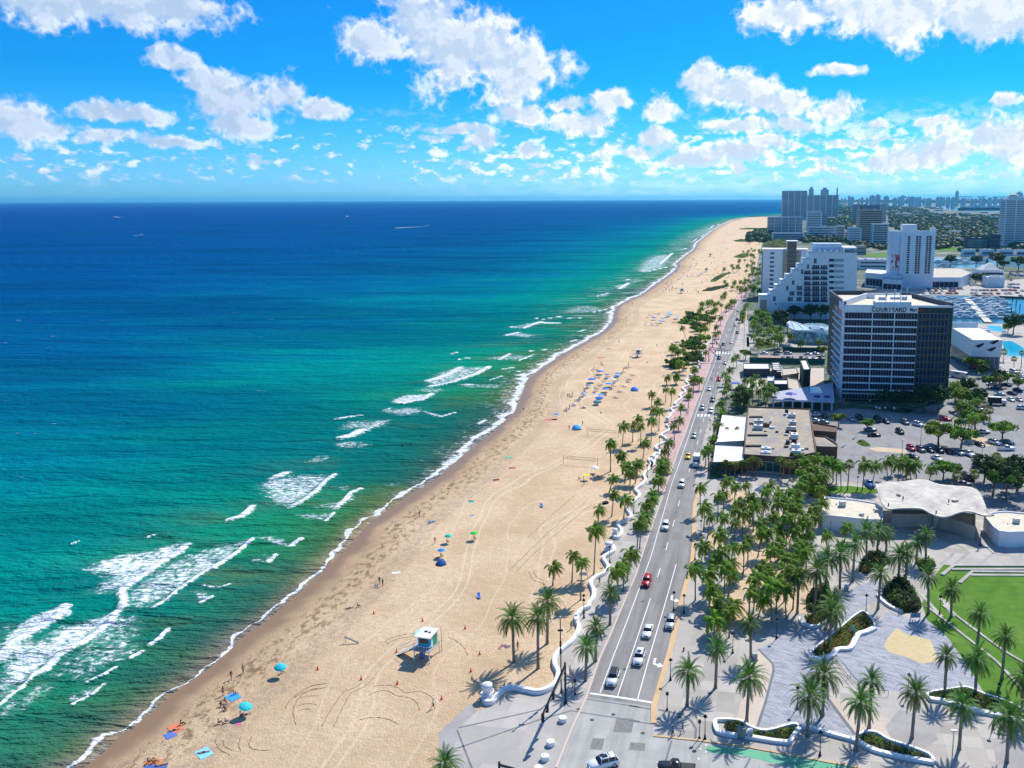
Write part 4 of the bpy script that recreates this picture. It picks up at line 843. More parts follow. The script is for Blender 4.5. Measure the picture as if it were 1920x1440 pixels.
palms('at the grove front beside the kerb', 'c', K5, [(770,90,760,290),(900,15,898,265)], 1.1)
palms('on the plaza by the lawn', 'd', K4, [(500,700,505,1000),(610,690,595,910),(685,720,680,880),(400,810,375,1150),(270,900,262,1230),(150,940,135,1230),(60,1050,30,1440),(200,1350,190,1560),(630,1080,605,1400),(800,920,790,1160),(870,880,855,1150),(960,800,950,990),(1040,730,1035,1000),(1060,1100,1060,1440),(1270,1220,1265,1470)])
palms('on the plaza by the lawn', 'd', K3, [(1430,1120,1415,1440)])
palms('on the plaza by the lawn', 'd', K6, [(1525,50,1500,350),(1755,250,1720,640),(1225,430,1205,790),(1500,450,1480,790),(945,760,910,1170),(550,650,525,1080),(450,850,405,1285),(120,600,108,970),(1365,870,1335,1270),(1790,975,1765,1385),(185,40,170,340),(1925,620,1895,960)])
palms('on the plaza by the lawn', 'd', K5, [(535,565,520,880),(790,355,775,720),(1080,625,1055,1030),(1090,135,1093,460),(1620,790,1600,1155)])
palms('on the plaza by the lawn', 'c', K4, [(330,650,303,800),(145,720,145,880)])
palms('behind the wavy roofed pavilion', 'c', K4, [(60,30,60,200),(130,60,130,250),(200,70,200,260),(270,105,275,335),(490,80,465,330),(590,95,545,330),(690,60,690,245),(790,85,785,250),(865,60,860,240),(950,75,950,235),(1090,110,1070,245),(730,30,730,190),(830,30,830,180),(100,200,115,400),(30,130,40,300),(900,110,900,240),(-60,60,-60,260),(-110,20,-110,180),(-30,200,-30,400),(-90,260,-90,430)], 1.12)
palms('behind the wavy roofed pavilion', 'f', K4, [(350,90,330,335),(1320,190,1315,285),(1480,180,1470,320)])
palms('before the brown flat roofed restaurant', 'f', K1, [(390,1060,340,1230),(330,1040,320,1230),(270,1075,262,1240),(200,1085,200,1230),(120,1095,110,1240),(60,1095,50,1230),(10,1085,10,1230),(700,1060,695,1260),(780,1080,770,1290),(870,1060,850,1240),(660,1040,660,1230)])
palms('before the brown flat roofed restaurant', 'c', K1, [(960,1000,950,1180),(1120,1000,1110,1200),(1220,1020,1210,1250),(1340,1070,1330,1330),(1050,1120,1040,1330),(1190,1180,1180,1400),(900,1160,900,1380),(1010,1240,1000,1440),(1060,1330,1050,1500)])
palms('between the two white canopies', 'f', K1, [(50,720,50,800),(115,715,120,820),(170,710,175,800)], .7, 4)
palms('behind the white canopies beside the road', 'c', K1, [(230,60,240,300),(330,120,330,370),(440,80,420,300),(400,190,400,380),(500,230,480,420),(280,190,290,400),(370,20,370,250),(180,140,180,340),(470,150,460,350),(640,320,640,400),(250,320,240,430),(150,300,150,420),(300,60,300,260),(520,120,510,330)])
palms('along the right kerb of the road', 'c', KB, [(1800,145,1795,300),(1770,240,1760,370),(1750,330,1740,440),(1745,390,1740,500),(1720,440,1730,560),(1690,530,1690,640),(1700,600,1695,700),(1690,640,1690,740),(1660,745,1650,860),(1620,870,1620,980),(1580,940,1575,1160),(1555,975,1550,1120),(1640,860,1650,960),(1720,280,1730,400),(1830,120,1830,230)])
palms('along the right kerb of the road', 'c', KU, [(1590,80,1580,200),(1560,130,1550,260),(1540,200,1540,320),(1530,250,1530,360),(1600,60,1590,170)])
KV = (1260, 540, 8.)
palms('among the sea grape bushes', 'c', KV, [(450,215,455,330),(540,200,550,380),(440,280,440,400),(590,190,590,330),(650,290,650,480),(740,230,740,400),(620,330,620,470),(730,420,735,560),(640,680,640,820),(510,590,490,740),(560,470,570,620),(480,540,480,700),(410,330,410,450),(890,180,900,300),(930,185,930,310),(760,110,800,190),(790,60,800,150),(140,575,220,790),(20,850,30,1000),(100,920,90,1050),(160,900,170,1030),(500,940,510,1080),(30,1060,40,1200),(110,1100,110,1250),(330,1190,330,1330),(340,1320,340,1440),(60,1290,50,1440),(660,560,655,660),(700,640,700,760),(850,230,850,340),(820,260,820,360),(690,200,690,330),(640,220,650,350)], 1.15)
palms('before the stepped white hotel', 'c', KV, [(1060,340,1060,470),(1090,260,1100,380),(1110,220,1110,330),(1060,390,1060,480),(1380,320,1390,470),(1540,300,1550,440),(1330,370,1330,500),(1440,350,1440,480),(1350,450,1350,600),(1480,460,1480,620),(1240,480,1240,640),(1230,540,1230,700),(1410,520,1420,700),(1290,620,1290,760),(1570,620,1560,760),(1220,700,1220,820),(1300,560,1300,700),(1450,600,1450,760),(1380,680,1380,800),(1440,750,1440,850),(1770,700,1770,840),(1640,770,1640,870),(1250,420,1250,560),(1500,560,1500,700),(1340,760,1340,860),(1600,380,1600,500)], 1.1)
palms('before the stepped white hotel', 'c', (1400,520,7.385), [(620,780,600,900),(780,880,770,990),(1000,870,1000,990),(740,900,740,1010)])
KW = (1240, 400, 8.)
palms('on the far beach', 'c', KW, [(1310,540,1310,640),(1350,510,1350,640),(1400,530,1400,660),(1460,540,1460,660),(1340,590,1340,700),(1290,560,1290,660),(1230,550,1230,630),(1200,600,1200,690),(1500,560,1500,680),(1170,680,1170,770),(1250,680,1250,760),(1380,610,1380,730),(1060,760,1060,880),(1130,790,1130,880),(940,810,920,900),(1010,870,1010,960),(1080,800,1080,900),(1290,760,1280,870),(1390,800,1380,920),(1350,760,1350,860),(1370,840,1370,960),(1420,800,1425,930),(950,1000,950,1080),(1100,1000,1100,1110),(1180,1020,1180,1130),(1250,990,1250,1090),(1310,1060,1310,1150),(1380,1050,1380,1150),(1450,1020,1450,1120),(1500,1010,1500,1110),(910,1220,910,1290),(980,1040,980,1120),(1140,1080,1140,1170),(1340,1010,1340,1100),(1190,1100,1190,1200),(1410,1080,1410,1180),(1060,1080,1060,1170),(1270,1130,1270,1230),(610,1330,610,1440),(690,1300,700,1420),(740,1290,740,1400),(1060,1290,1060,1400),(1100,1290,1100,1390)], 1.1)
palms('on the far beach', 'c', KF, scatter(KW, [(1060,760),(1200,650),(1400,520),(1530,500),(1530,1150),(1050,1120),(1100,1000),(1300,900)], 46, 3), 1.1, 8)
palms('before the stepped white hotel', 'c', KF, scatter(KC, [(60,420),(420,400),(500,620),(480,860),(60,880)], 22, 4), 1.15, 8)
palms('beside the hotel parking lot', 'c', KF, scatter(KR, [(985,250),(1150,260),(1300,420),(1380,620),(1230,700),(1050,560)], 12, 5), 1.1, 7.5)
palms('beside the hotel parking lot', 'c', KR, [(1080,720,1075,870),(1010,260,1010,400),(1060,240,1060,380),(1150,280,1150,420),(1100,330,1100,480),(1040,380,1040,520)], 1., 7)
palms('beside the hotel parking lot', 'f', KR, [(1560,1200,1550,1330),(1620,185,1600,330),(1410,530,1410,720),(1480,600,1475,760),(1640,1340,1640,1440),(1270,1370,1270,1500),(1840,170,1840,260)], 1., 6)
palms('around the swim hall pool', 'f', (1740,600,10.667), [(1510,620,1510,830),(1720,760,1720,980),(1880,640,1860,960),(1440,1150,1420,1400),(1540,120,1540,230)], 1.2, 7)
palms('around the marina', 'f', (1740,480,10.667), [(570,60,570,200),(1130,360,1100,540),(1600,400,1600,600),(1660,450,1660,600),(820,430,820,560),(720,480,720,600)], 1.25, 9)
def rank_labels(objs, region, what, extra=None):
 groups = {}
 for o in objs: groups.setdefault(what(o), []).append(o)
 for wname, L in groups.items():
  L.sort(key=lambda o: o.location.y); n = len(L)
  if n <= 14:
   for i, o in enumerate(L): o['label'] = ('%s %s, %s from the near end' % (wname, region, ordn(i))) if n > 1 else '%s %s' % (wname, region); o['group'] = wname.split(' ', 1)[-1]+' '+region
  else:                                # rows by depth, then left to right
   rows = max(2, round(math.sqrt(n*.7))); per = math.ceil(n/rows)
   for r in range(0, n, per):
    row = sorted(L[r:r+per], key=lambda o: o.location.x)
    for j, o in enumerate(row):
     o['label'] = '%s %s, %s row back, %s from left' % (wname, region, ordn(r//per), ordn(j)) if len(row) > 1 else '%s %s, alone in the %s row' % (wname, region, ordn(r//per)); o['group'] = wname.split(' ', 1)[-1]+' '+region
def palm_word(o):
 rec = next(p for p in PALMS if p[0] is o); h = rec[3].z; lean = (rec[3].x-rec[2].x)/h; kw = KIND[rec[1]][1]
 return ('left-leaning ' if lean < -.12 else 'right-leaning ' if lean > .12 else 'tall ' if h > 9 else 'short ' if h < 6 else 'upright ')+kw
for reg, L in REG.items(): rank_labels(L, reg, palm_word)
def tree_parts(seed, R=3.2, H=5.5, flat=.55, mats_=(L_tree, L_treel), nclump=26, nleaf=90, ls=.34):
 rr = random.Random(seed); tb = MB().m(M_bark); cb = MB(); ends = []
 tb.tube([(0, 0, 0), (.1, 0, H*.2), (.05, .1, H*.38)], [.28, .2, .18], 7)
 for k in range(6):
  a = k*1.047+rr.uniform(-.3, .3); e = Vector((math.cos(a)*R*.55, math.sin(a)*R*.55, H*rr.uniform(.62, .8))); mid = Vector((math.cos(a)*R*.25, math.sin(a)*R*.25, H*.52))
  tb.tube([(.05, .1, H*.36), mid, e], [.14, .1, .05], 5)
 for c in range(nclump):
  a = rr.uniform(0, 6.28); q = math.sqrt(rr.random())*R*.86; ctr = Vector((q*math.cos(a), q*math.sin(a), H*.78+rr.uniform(-.5, .5)*R*flat*(1-.5*q/R))); cr = rr.uniform(.22, .36)*R
  cb.m(mats_[1] if rr.random() < .45 else mats_[0])
  for l in range(nleaf):
   v = Vector((rr.gauss(0, 1), rr.gauss(0, 1), rr.gauss(0, .8))).normalized()*cr*rr.uniform(.55, 1.05); v.z *= .75; p = ctr+v
   n1 = (v.normalized()+Vector((rr.uniform(-.7, .7), rr.uniform(-.7, .7), rr.uniform(-.2, .9)))).normalized(); s1 = n1.cross(Vector((rr.uniform(-1, 1), rr.uniform(-1, 1), .3))).normalized()*ls*rr.uniform(.5, 1); s2 = n1.cross(s1).normalized()*ls*rr.uniform(.3, .7)
   cb.poly([p-s1, p-s2, p+s1, p+s2])
 return tb.mesh('tree_trunk', True), cb.mesh('tree_crown')
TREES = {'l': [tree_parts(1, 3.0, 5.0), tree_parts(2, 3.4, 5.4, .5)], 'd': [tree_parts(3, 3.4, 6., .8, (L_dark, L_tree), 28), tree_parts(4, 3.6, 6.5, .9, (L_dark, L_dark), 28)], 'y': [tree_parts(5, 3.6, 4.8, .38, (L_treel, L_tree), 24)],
   'b': [tree_parts(6, 2.8, 2.6, .7, (L_tree, L_treel), 18, 90, .3), tree_parts(7, 3.0, 2.8, .7, (L_dark, L_tree), 18, 90, .3)]}
def tree(k, px, py, s, label, cat='tree', name='broadleaf_tree', group=None, ht=None):
 c = G(px, py); tm, cm = TREES[k][int(px) % len(TREES[k])]; root = thing(name, label, cat, c, rnd.uniform(0, 6.28), group); root.scale = (s, s, s*(ht or 1.))
 for nm, me in (('trunk', tm), ('crown', cm)): o = bpy.data.objects.new(nm, me); COL.objects.link(o); o.parent = root
 return root
for k, o, x, y, s, d in (('l',K1,1360,640,1.0,'bright green tree standing in the hotel drive by the dark wall'),('l',K1,1700,690,.8,'small bright green tree above the black parked car'),('y',KR,820,1060,1.6,'wide flat-crowned tree over the parked cars, left of two'),('y',KR,1110,1100,1.5,'wide flat-crowned tree over the parked cars, right of two'),
 ('y',KR,1290,860,1.5,'flat-crowned tree behind the two over the parked cars'),('y',KR,1640,1000,1.35,'leaning flat-crowned tree beside the pavement at the right'),('l',KR,1460,320,1.1,'bright green tree beside the parking entrance road'),('l',KR,1840,360,1.1,'round green tree among the white parked cars at the right edge'),
 ('l',K4,1190,240,1.05,'bright green tree just behind the wavy pavilion roof'),('l',K4,1290,230,.95,'smaller bright green tree right of the one behind the wavy roof'),('d',K4,1640,380,1.4,'dense dark tree behind the right wing of the pavilion'),('d',K4,1760,420,1.5,'dense dark tree at the corner behind the pavilion right wing'),('d',K4,1860,330,1.5,'large dense tree at the right edge above the pavilion wing'),('l',K4,1740,250,1.4,'mid green tree between the pavilion trees and the white pickup'),('d',K4,1560,260,1.2,'rounded dark tree beside the black van behind the pavilion'),
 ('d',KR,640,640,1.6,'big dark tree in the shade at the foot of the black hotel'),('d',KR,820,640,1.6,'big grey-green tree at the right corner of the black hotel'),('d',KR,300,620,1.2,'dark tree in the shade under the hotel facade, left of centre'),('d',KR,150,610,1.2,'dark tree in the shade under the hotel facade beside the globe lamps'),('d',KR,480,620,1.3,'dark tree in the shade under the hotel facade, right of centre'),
 ('d',KR,1250,600,1.2,'dark tree beside the hotel side street'),('d',KR,1190,420,1.1,'dark tree right of the hotel corner above the purple umbrella'),('d',KR,1330,560,1.1,'dark tree between the side street and the parked van'),
 ('l',KV,1100,1080,1.0,'feathery green tree at the end of the green windscreen fence'),('l',(1740,600,10.667),880,1040,1.5,'bright green hedge-like tree in front of the swim hall'),('l',(1740,600,10.667),1060,1060,1.3,'green tree right of the bushy one in front of the swim hall'),('d',(1740,600,10.667),1700,290,1.9,'big round tree between the marina and the swim hall pools'),('l',(1740,600,10.667),1600,270,1.2,'mid green tree left of the big round one by the pools'),
 ('d',(1740,480,10.667),1380,230,2.6,'large dark tree beside the hipped white marina building'),('d',(1740,480,10.667),1500,290,2.,'dark tree right of the hipped white marina building'),('d',(1740,480,10.667),1800,300,2.8,'large dark tree at the right edge by the water'),('d',(1740,480,10.667),440,220,2.2,'green tree behind the white tower hotel podium'),('d',(1740,480,10.667),960,210,2.,'dark tree on the marina shore left of the spire'),('d',(1740,480,10.667),950,560,1.6,'dark tree in front of the hotel podium end'),('d',(1740,480,10.667),1060,580,1.6,'dark tree left of the pale square marina building'),
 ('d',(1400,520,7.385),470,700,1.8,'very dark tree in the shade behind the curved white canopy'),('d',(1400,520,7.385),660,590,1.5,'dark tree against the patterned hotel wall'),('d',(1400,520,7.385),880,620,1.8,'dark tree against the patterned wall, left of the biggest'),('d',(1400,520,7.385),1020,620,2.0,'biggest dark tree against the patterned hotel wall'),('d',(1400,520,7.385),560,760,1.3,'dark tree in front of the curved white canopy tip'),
 ('l',(1400,520,7.385),1040,1080,1.0,'bright green tree beside the dark corner of the hotel'),('d',K1,180,440,1.2,'dense dark tree beside the road above the white canopies'),('d',K1,230,380,1.1,'dense dark tree behind the roadside one above the canopies')):
 px, py = pxl(o, [(x, y)])[0]; tree(k, px, py, s, d)
for i, (x, y) in enumerate(scatter(KR, [(1350,120),(1560,180),(1900,300),(1900,420),(1700,380),(1440,300)], 7, 8)+scatter(KR, [(1230,420),(1340,520),(1400,640),(1280,700),(1200,560)], 4, 9)): REG.setdefault('lt', []).append(tree(('d', 'l')[i % 2], x, y, .95, 'x'))
rank_labels(REG.pop('lt'), 'along the hotel side street', lambda o: 'leafy street tree')
for i, (x, y, s, kk_, d) in enumerate(((330,460,1.5,0,'bright'),(250,500,1.4,0,'bright'),(180,530,1.2,0,'bright'),(400,510,1.5,1,'dark'),(470,480,1.6,1,'dark'),(520,530,1.4,1,'dark'),(330,590,1.3,1,'dark'),(430,620,1.4,1,'dark'),(350,650,1.4,1,'dark'),(420,690,1.3,1,'dark'),
 (500,800,1.5,1,'dark'),(420,830,1.7,0,'bright'),(330,830,1.5,0,'bright'),(230,870,1.4,0,'bright'),(350,900,1.5,1,'dark'),(420,960,1.5,1,'dark'),(300,960,1.4,1,'dark'),(240,1050,1.3,0,'bright'),(330,1080,1.6,1,'dark'),(380,1130,1.4,1,'dark'),(250,1140,1.5,1,'dark'),(150,1130,1.3,0,'bright'),(60,1180,1.2,0,'bright'),(-30,1170,1.3,0,'bright'),(180,1200,1.2,1,'dark'),(560,420,1.3,1,'dark'),(600,500,1.2,1,'dark'),(260,420,1.3,0,'bright'))):
 px, py = KV[0]+x/8, KV[1]+y/8; c = G(px, py)
 r = tree('b', px, py, s*.95, 'x', 'bush', 'sea_grape_bush', 'sea grape bushes by the promenade'); REG.setdefault('bush', []).append(r)
rank_labels(REG.pop('bush'), 'by the gantry signal', lambda o: 'spreading sea grape bush')
def hedge(name, label, cat, o, pts, h, mats_, dens=70, ls=.16, kind=None, clump=.5, top=None):
 P = [G(x, y) for x, y in pxl(o, pts)]; A = [(p.x, p.y) for p in P]; xs = [p[0] for p in A]; ys = [p[1] for p in A]; mb = MB(); rr = random.Random(int(abs(xs[0]*10)))
 area = abs(sum(A[i][0]*A[(i+1) % len(A)][1]-A[(i+1) % len(A)][0]*A[i][1] for i in range(len(A))))/2; n = int(min(area*dens, 26000)); X = np.array([rr.uniform(min(xs), max(xs)) for _ in range(n*3)]); Y = np.array([rr.uniform(min(ys), max(ys)) for _ in range(n*3)])
 D = in_poly(X, Y, A); cnt = 0; base = Vector((sum(xs)/len(xs), sum(ys)/len(ys), 0))
 for x, y, d in zip(X, Y, D):
  if d < 0: continue
  z = h*min(1, .35+d/.6)*(.62+.38*math.sin(x*2.1/clump+1.3*math.sin(y*1.7/clump))*math.sin(y*2.4/clump))*rr.uniform(.45, 1.08); mb.m(mats_[int((math.sin(x*1.3/clump)+math.sin(y*1.1/clump+2)+2)/4*len(mats_)+rr.uniform(-.3, .3)) % len(mats_)])
  n1 = Vector((rr.uniform(-.8, .8), rr.uniform(-.8, .8), 1)).normalized(); s1 = n1.cross(Vector((rr.uniform(-1, 1), rr.uniform(-1, 1), .2))).normalized()*ls*rr.uniform(.6, 1.1); s2 = n1.cross(s1).normalized()*ls*rr.uniform(.4, .8); p = Vector((x, y, z))-base
  mb.poly([p-s1, p-s2, p+s1, p+s2]); cnt += 1
  if cnt >= n: break
 t_ = thing(name, label, cat, base); mb.build('foliage', t_); mb = MB().m(mat('soil', (.09, .06, .04), .95)); mb.sheet([(p.x-base.x, p.y-base.y, .035) for p in P]); mb.build('soil', t_); return t_
hedge('hedge', 'small dark hedge around the cabinets in the little street planter', 'hedge', K5, [(850,1060),(900,1030),(1000,1035),(1040,1080),(1000,1130),(880,1110)], 1.0, [L_dark, L_tree])
hedge('hedge', 'low green hedge filling the street planter right of the cabinets', 'hedge', K5, [(1110,1105),(1240,1135),(1400,1090),(1490,1080),(1510,1105),(1440,1195),(1120,1165)], .9, [L_dark, L_tree, L_treel])
hedge('hedge', 'tapering green hedge behind the long wall beside the street', 'hedge', K6, [(440,1170),(500,1140),(580,1150),(700,1225),(850,1270),(1060,1350),(1050,1375),(850,1320),(620,1260),(490,1210)], .9, [L_dark, L_tree, L_treel])
hedge('hedge', 'long dense hedge at the right end of the plaza', 'hedge', K6, [(1070,780),(1240,755),(1400,740),(1560,800),(1740,860),(1960,970),(1960,1045),(1700,970),(1400,895),(1200,840),(1080,820)], 1.1, [L_dark, L_tree, L_treel])
hedge('flower_bed', 'ochre and green flowering bed inside the zigzag white seat wall', 'flower bed', K6, [(30,400),(130,310),(290,180),(400,90),(480,50),(545,130),(555,180),(430,240),(350,360),(230,380),(180,430),(60,440)], 1.0, [L_flow, L_treel, L_tree, L_flow])
hedge('flower_bed', 'brown and green bed behind the white edge at the corner of the grove', 'flower bed', (1500-150/4.8, 1140, 4.8), [(190,80),(215,130),(290,150),(395,100),(480,40),(420,-20),(320,40)], 1.0, [L_flow, L_dark, L_tree])
hedge('shrub_bed', 'dark shrubbery between the paver path and the lawn corner', 'shrubs', K4, [(640,1270),(700,1190),(800,1130),(880,1180),(940,1280),(1000,1380),(960,1440),(800,1430),(700,1330)], 2.4, [L_dark, L_dark, L_tree], 60, .24, clump=1.2)
hedge('shrub_bed', 'ochre-edged shrubs under the date palms below the pavilion', 'shrubs', K4, [(440,1000),(520,900),(620,900),(720,980),(660,1020),(500,1090),(430,1060)], 1.6, [L_flow, L_dark, L_tree], 60, .22, clump=1.)
hedge('shrub_bed', 'shrubs at the near right corner of the palm grove', 'shrubs', K3, [(1500,1300),(1600,1200),(1700,1180),(1720,1300),(1660,1400),(1560,1440),(1500,1400)], 1.8, [L_dark, L_tree, L_flow], 60, .22, clump=1.)
hedge('shrub_bed', 'bright shrubs behind the paved curve at the lawn corner', 'shrubs', K4, [(950,960),(1060,960),(1130,1010),(1080,1080),(980,1060)], 1.6, [L_treel, L_tree], 60, .22, clump=1.)
hedge('shrub_bed', 'shrubs behind the palms at the far left of the pavilion', 'shrubs', K3, [(1500,250),(1700,300),(1720,420),(1560,400),(1450,330)], 1.6, [L_dark, L_tree], 40, .25, clump=1.)
for i, (pts, d) in enumerate(((((170,540),(60,525),(150,480),(260,420),(350,420),(330,560)), 'bright green dune mat ending the sea grape thicket on the sand'), (((-60,1180),(-10,1130),(100,1130),(150,1200),(60,1230)), 'small bright green dune mat beside the wave wall palms'),
  (((100,850),(230,800),(360,790),(400,850),(250,900),(130,890)), 'green dune mat between the two sea grape thickets'))):
 hedge('dune_plants', d, 'dune plants', KV, pts, .8, [L_treel, L_treel, L_tree], 9, .42, clump=2.)
for i, (pts, d) in enumerate(((((1080,660),(1200,610),(1310,600),(1300,650),(1220,670)), 'bright green dune strip near the far lifeguard tower'), (((730,1020),(820,950),(940,900),(1010,905),(900,970),(800,1030)), 'slanting green dune strip beside the far beach palms'),
  (((610,1165),(720,1120),(900,1090),(1020,1090),(860,1140),(760,1165)), 'long dark dune strip in the shade before the stepped hotel'), (((1080,410),(1200,390),(1300,395),(1280,425),(1120,425)), 'dark dune strip on the most distant beach'), (((1160,235),(1280,220),(1560,225),(1550,240),(1200,242)), 'thin green dune line on the most distant beach'),
  (((1520,500),(1600,440),(1700,420),(1860,420),(1880,510),(1700,515)), 'green roof of trees behind the tall white slab hotel'))):
 hedge('dune_plants', d, 'dune plants', KW, pts, 1.1 if i < 5 else 6., [L_tree, L_dark, L_treel] if i != 2 else [L_dark], .9 if i > 2 else 3, 1.0 if i > 2 else .7, clump=5.)
hedge('grass_mound', 'oval green island in the hotel driveway', 'grass island', K1, [(1570,830),(1610,800),(1660,800),(1745,860),(1735,880),(1640,875)], .25, [L_treel, L_tree], 40, .2)
hedge('garden_bed', 'green lawn mound in front of the glass pool dome', 'garden', (1400,520,7.385), [(90,960),(150,910),(300,900),(440,930),(400,970),(200,985)], .7, [L_treel, L_tree], 10, .35, clump=2.)
hedge('ground_cover', 'planted bed in the courtyard between the white canopies', 'garden', K1, [(0,840),(100,800),(240,770),(235,850),(120,860)], .8, [L_dark, L_brown, L_tree], 25, .25, clump=1.)
# ================================================================== buildings
def glassmat(name, c, rough=.12, spec=.6):
 mm, t, b = newmat(name); oi = t.add('ShaderNodeNewGeometry').outputs['Position']
 n = t.noise(oi, .35, 3, .6); col = t.mix(t.ss(n, .35, .65), tuple(v*.6 for v in c), tuple(min(1, v*1.6) for v in c)); t.l.new(col, b.inputs['Base Color'])
 b.inputs['Roughness'].default_value = rough; b.inputs['Specular IOR Level'].default_value = spec; return mm
G_dark = glassmat('glass_dark', (.008, .020, .065), .2, .15); G_blue = glassmat('glass_blue', (.03, .07, .14)); G_teal = glassmat('glass_teal', (.20, .34, .36), .2)
W_wh = mat('wall_white', (.80, .82, .84), .7, var=.07, vscale=.3); W_wh2 = mat('wall_pale_blue', (.60, .70, .78), .7, var=.08, vscale=.3); W_be = mat('wall_beige', (.42, .36, .26), .8, var=.12, vscale=.4); W_br = mat('wall_brown', (.14, .085, .06), .8, var=.15, vscale=.5)
W_gr = mat('wall_green', (.030, .055, .045), .7, var=.1, vscale=.4); W_gy = mat('wall_grey', (.40, .45, .50), .8, var=.1, vscale=.3); W_tan = mat('wall_tan', (.52, .42, .33), .8, var=.1, vscale=.3); W_dk = mat('wall_dark', (.05, .065, .09), .6, var=.15, vscale=.3)
RF_w = mat('roof_white', (.74, .72, .67), .8, var=.10, vscale=.4); RF_t = mat('roof_tan', (.55, .48, .38), .9, var=.14, vscale=.35); RF_g = mat('roof_grey', (.42, .43, .44), .85, var=.15, vscale=.4); RF_c = mat('roof_cream', (.68, .60, .45), .85, var=.12, vscale=.5)
M_gold = mat('mullion_gold', (.46, .36, .20), .5); M_mull = mat('mullion_pale', (.62, .60, .56), .5); M_mech = mat('equipment_grey', (.50, .53, .55), .5, .2, var=.15, vscale=2.); M_blk = mat('opening_dark', (.02, .025, .03), .6)
mm, t, b = newmat('roof_weathered'); P = t.add('ShaderNodeNewGeometry').outputs['Position']
c_ = t.mix(t.ss(t.noise(P, .12, 6, .7), .40, .60), (.40, .32, .22), (.30, .27, .235)); c_ = t.mix(t.ss(t.noise(P, .35, 6, .75), .55, .66, 0., .7), c_, (.52, .50, .46)); c_ = t.mix(t.ss(t.noise(P, .6, 5, .7), .60, .70, 0., .5), c_, (.14, .12, .10)); t.l.new(c_, b.inputs['Base Color']); b.inputs['Roughness'].default_value = .9; RF_old = mm
class Face:
 """vertical wall plane through two ground points; sz() turns a photo pixel into (distance along, height) on it"""
 def __init__(s, A, B):
  s.A = Vector((A.x, A.y, 0)); s.B = Vector((B.x, B.y, 0)); s.u = (s.B-s.A).normalized(); s.L = (s.B-s.A).length; n = Vector((s.u.y, -s.u.x, 0))
  if n.dot(s.A) > 0: n = -n
  s.n = n; s.ang = math.atan2(s.u.y, s.u.x)
 def sz(s, px, py):
  d = ray(px, py); t = s.n.dot(s.A)/s.n.dot(d); q = d*t; return (q-s.A).dot(s.u), q.z+CAMH
 def pt(s, a, z, off=0.): p = s.A+s.u*a+s.n*off; return Vector((p.x, p.y, z))
 def box(s, mb, a0, a1, z0, z1, o0, o1): c = s.pt((a0+a1)/2, (z0+z1)/2, (o0+o1)/2); mb.box(c, (a1-a0, abs(o1-o0), z1-z0), s.ang)
def window(par, F, a0, a1, z0, z1, panes=1, glass=None, mull=None, mw=.12, off=.03, name='window'):
 mb = MB().m(glass or G_dark); F.box(mb, a0, a1, z0, z1, 0., off)
 mb.m(mull or M_mull); st = (a1-a0)/panes
 for k in range(panes+1): F.box(mb, a0+k*st-mw/2, a0+k*st+mw/2, z0, z1, off*.5, off+.08)
 F.box(mb, a0-mw/2, a1+mw/2, z1, z1+mw, off*.5, off+.07); F.box(mb, a0-mw/2, a1+mw/2, z0-mw, z0, off*.5, off+.07)
 return mb.build(name, par)
def strip_rows(par, F, a0, a1, z0, z1, rows, panes, glass=None, frac=.55, **k):
 st = (z1-z0)/rows
 for r in range(rows): window(par, F, a0, a1, z0+r*st+st*(1-frac)*.5, z0+r*st+st*(1+frac)*.5, panes, glass, **k)
def balcony_rows(par, F, a0, a1, z0, z1, rows, mt=None, dep=1.2):
 st = (z1-z0)/rows
 for r in range(rows):
  mb = MB().m(mt or W_wh); z = z0+r*st; F.box(mb, a0, a1, z, z+.25, .0, dep); F.box(mb, a0, a1, z+.25, z+1.15, dep-.1, dep); mb.build('balcony', par)
def text_part(par, F, txt, a0, z0, h, wid, mt, off=.12):
 cu = bpy.data.curves.new('lettering', 'FONT'); cu.body = txt; cu.size = 1; cu.offset = .025; cu.extrude = .03; cu.resolution_u = 2; to = bpy.data.objects.new('tmp', cu); COL.objects.link(to)
 dg = bpy.context.evaluated_depsgraph_get(); me = bpy.data.meshes.new_from_object(to.evaluated_get(dg)); bpy.data.objects.remove(to)
 co = np.array([v.co[:] for v in me.vertices]); mn, mx = co.min(0), co.max(0)
 for v in me.vertices:
  x = (v.co.x-mn[0])/(mx[0]-mn[0])*wid; y = (v.co.y-mn[1])/(mx[1]-mn[1])*h; p = F.pt(a0+x, z0+y, off+v.co.z); v.co = p
 me.materials.clear(); me.materials.append(mt); o = bpy.data.objects.new('lettering', me); COL.objects.link(o); o.parent = par; return o
def rect_block(A, B, depth): n = Face(A, B).n; a, b_ = Vector((A.x, A.y, 0)), Vector((B.x, B.y, 0)); return [a, b_, b_-n*depth, a-n*depth]
def body(par, pts, z0, z1, wm, rm, parapet=.7, nm='wall'):
 mb = MB().m(wm); mb.prism(pts, z0, z1, wm, wm); mb.build(nm, par)
 a = sum(pts[i][0]*pts[(i+1) % len(pts)][1]-pts[(i+1) % len(pts)][0]*pts[i][1] for i in range(len(pts)))
 c = sum((Vector((p[0], p[1], 0)) for p in pts), Vector())/len(pts); ins = [Vector((p[0], p[1], 0)).lerp(c, .02) for p in pts]
 mb = MB().m(rm); mb.sheet([(p.x, p.y, z1+.03) for p in ins]); mb.m(wm)
 if parapet:
  W = [Vector((p[0], p[1], 0)).lerp(c, .006) for p in pts]; ribbon(mb, W, .35, z1+.004, z1+parapet, True)
 return mb.build('roof', par)
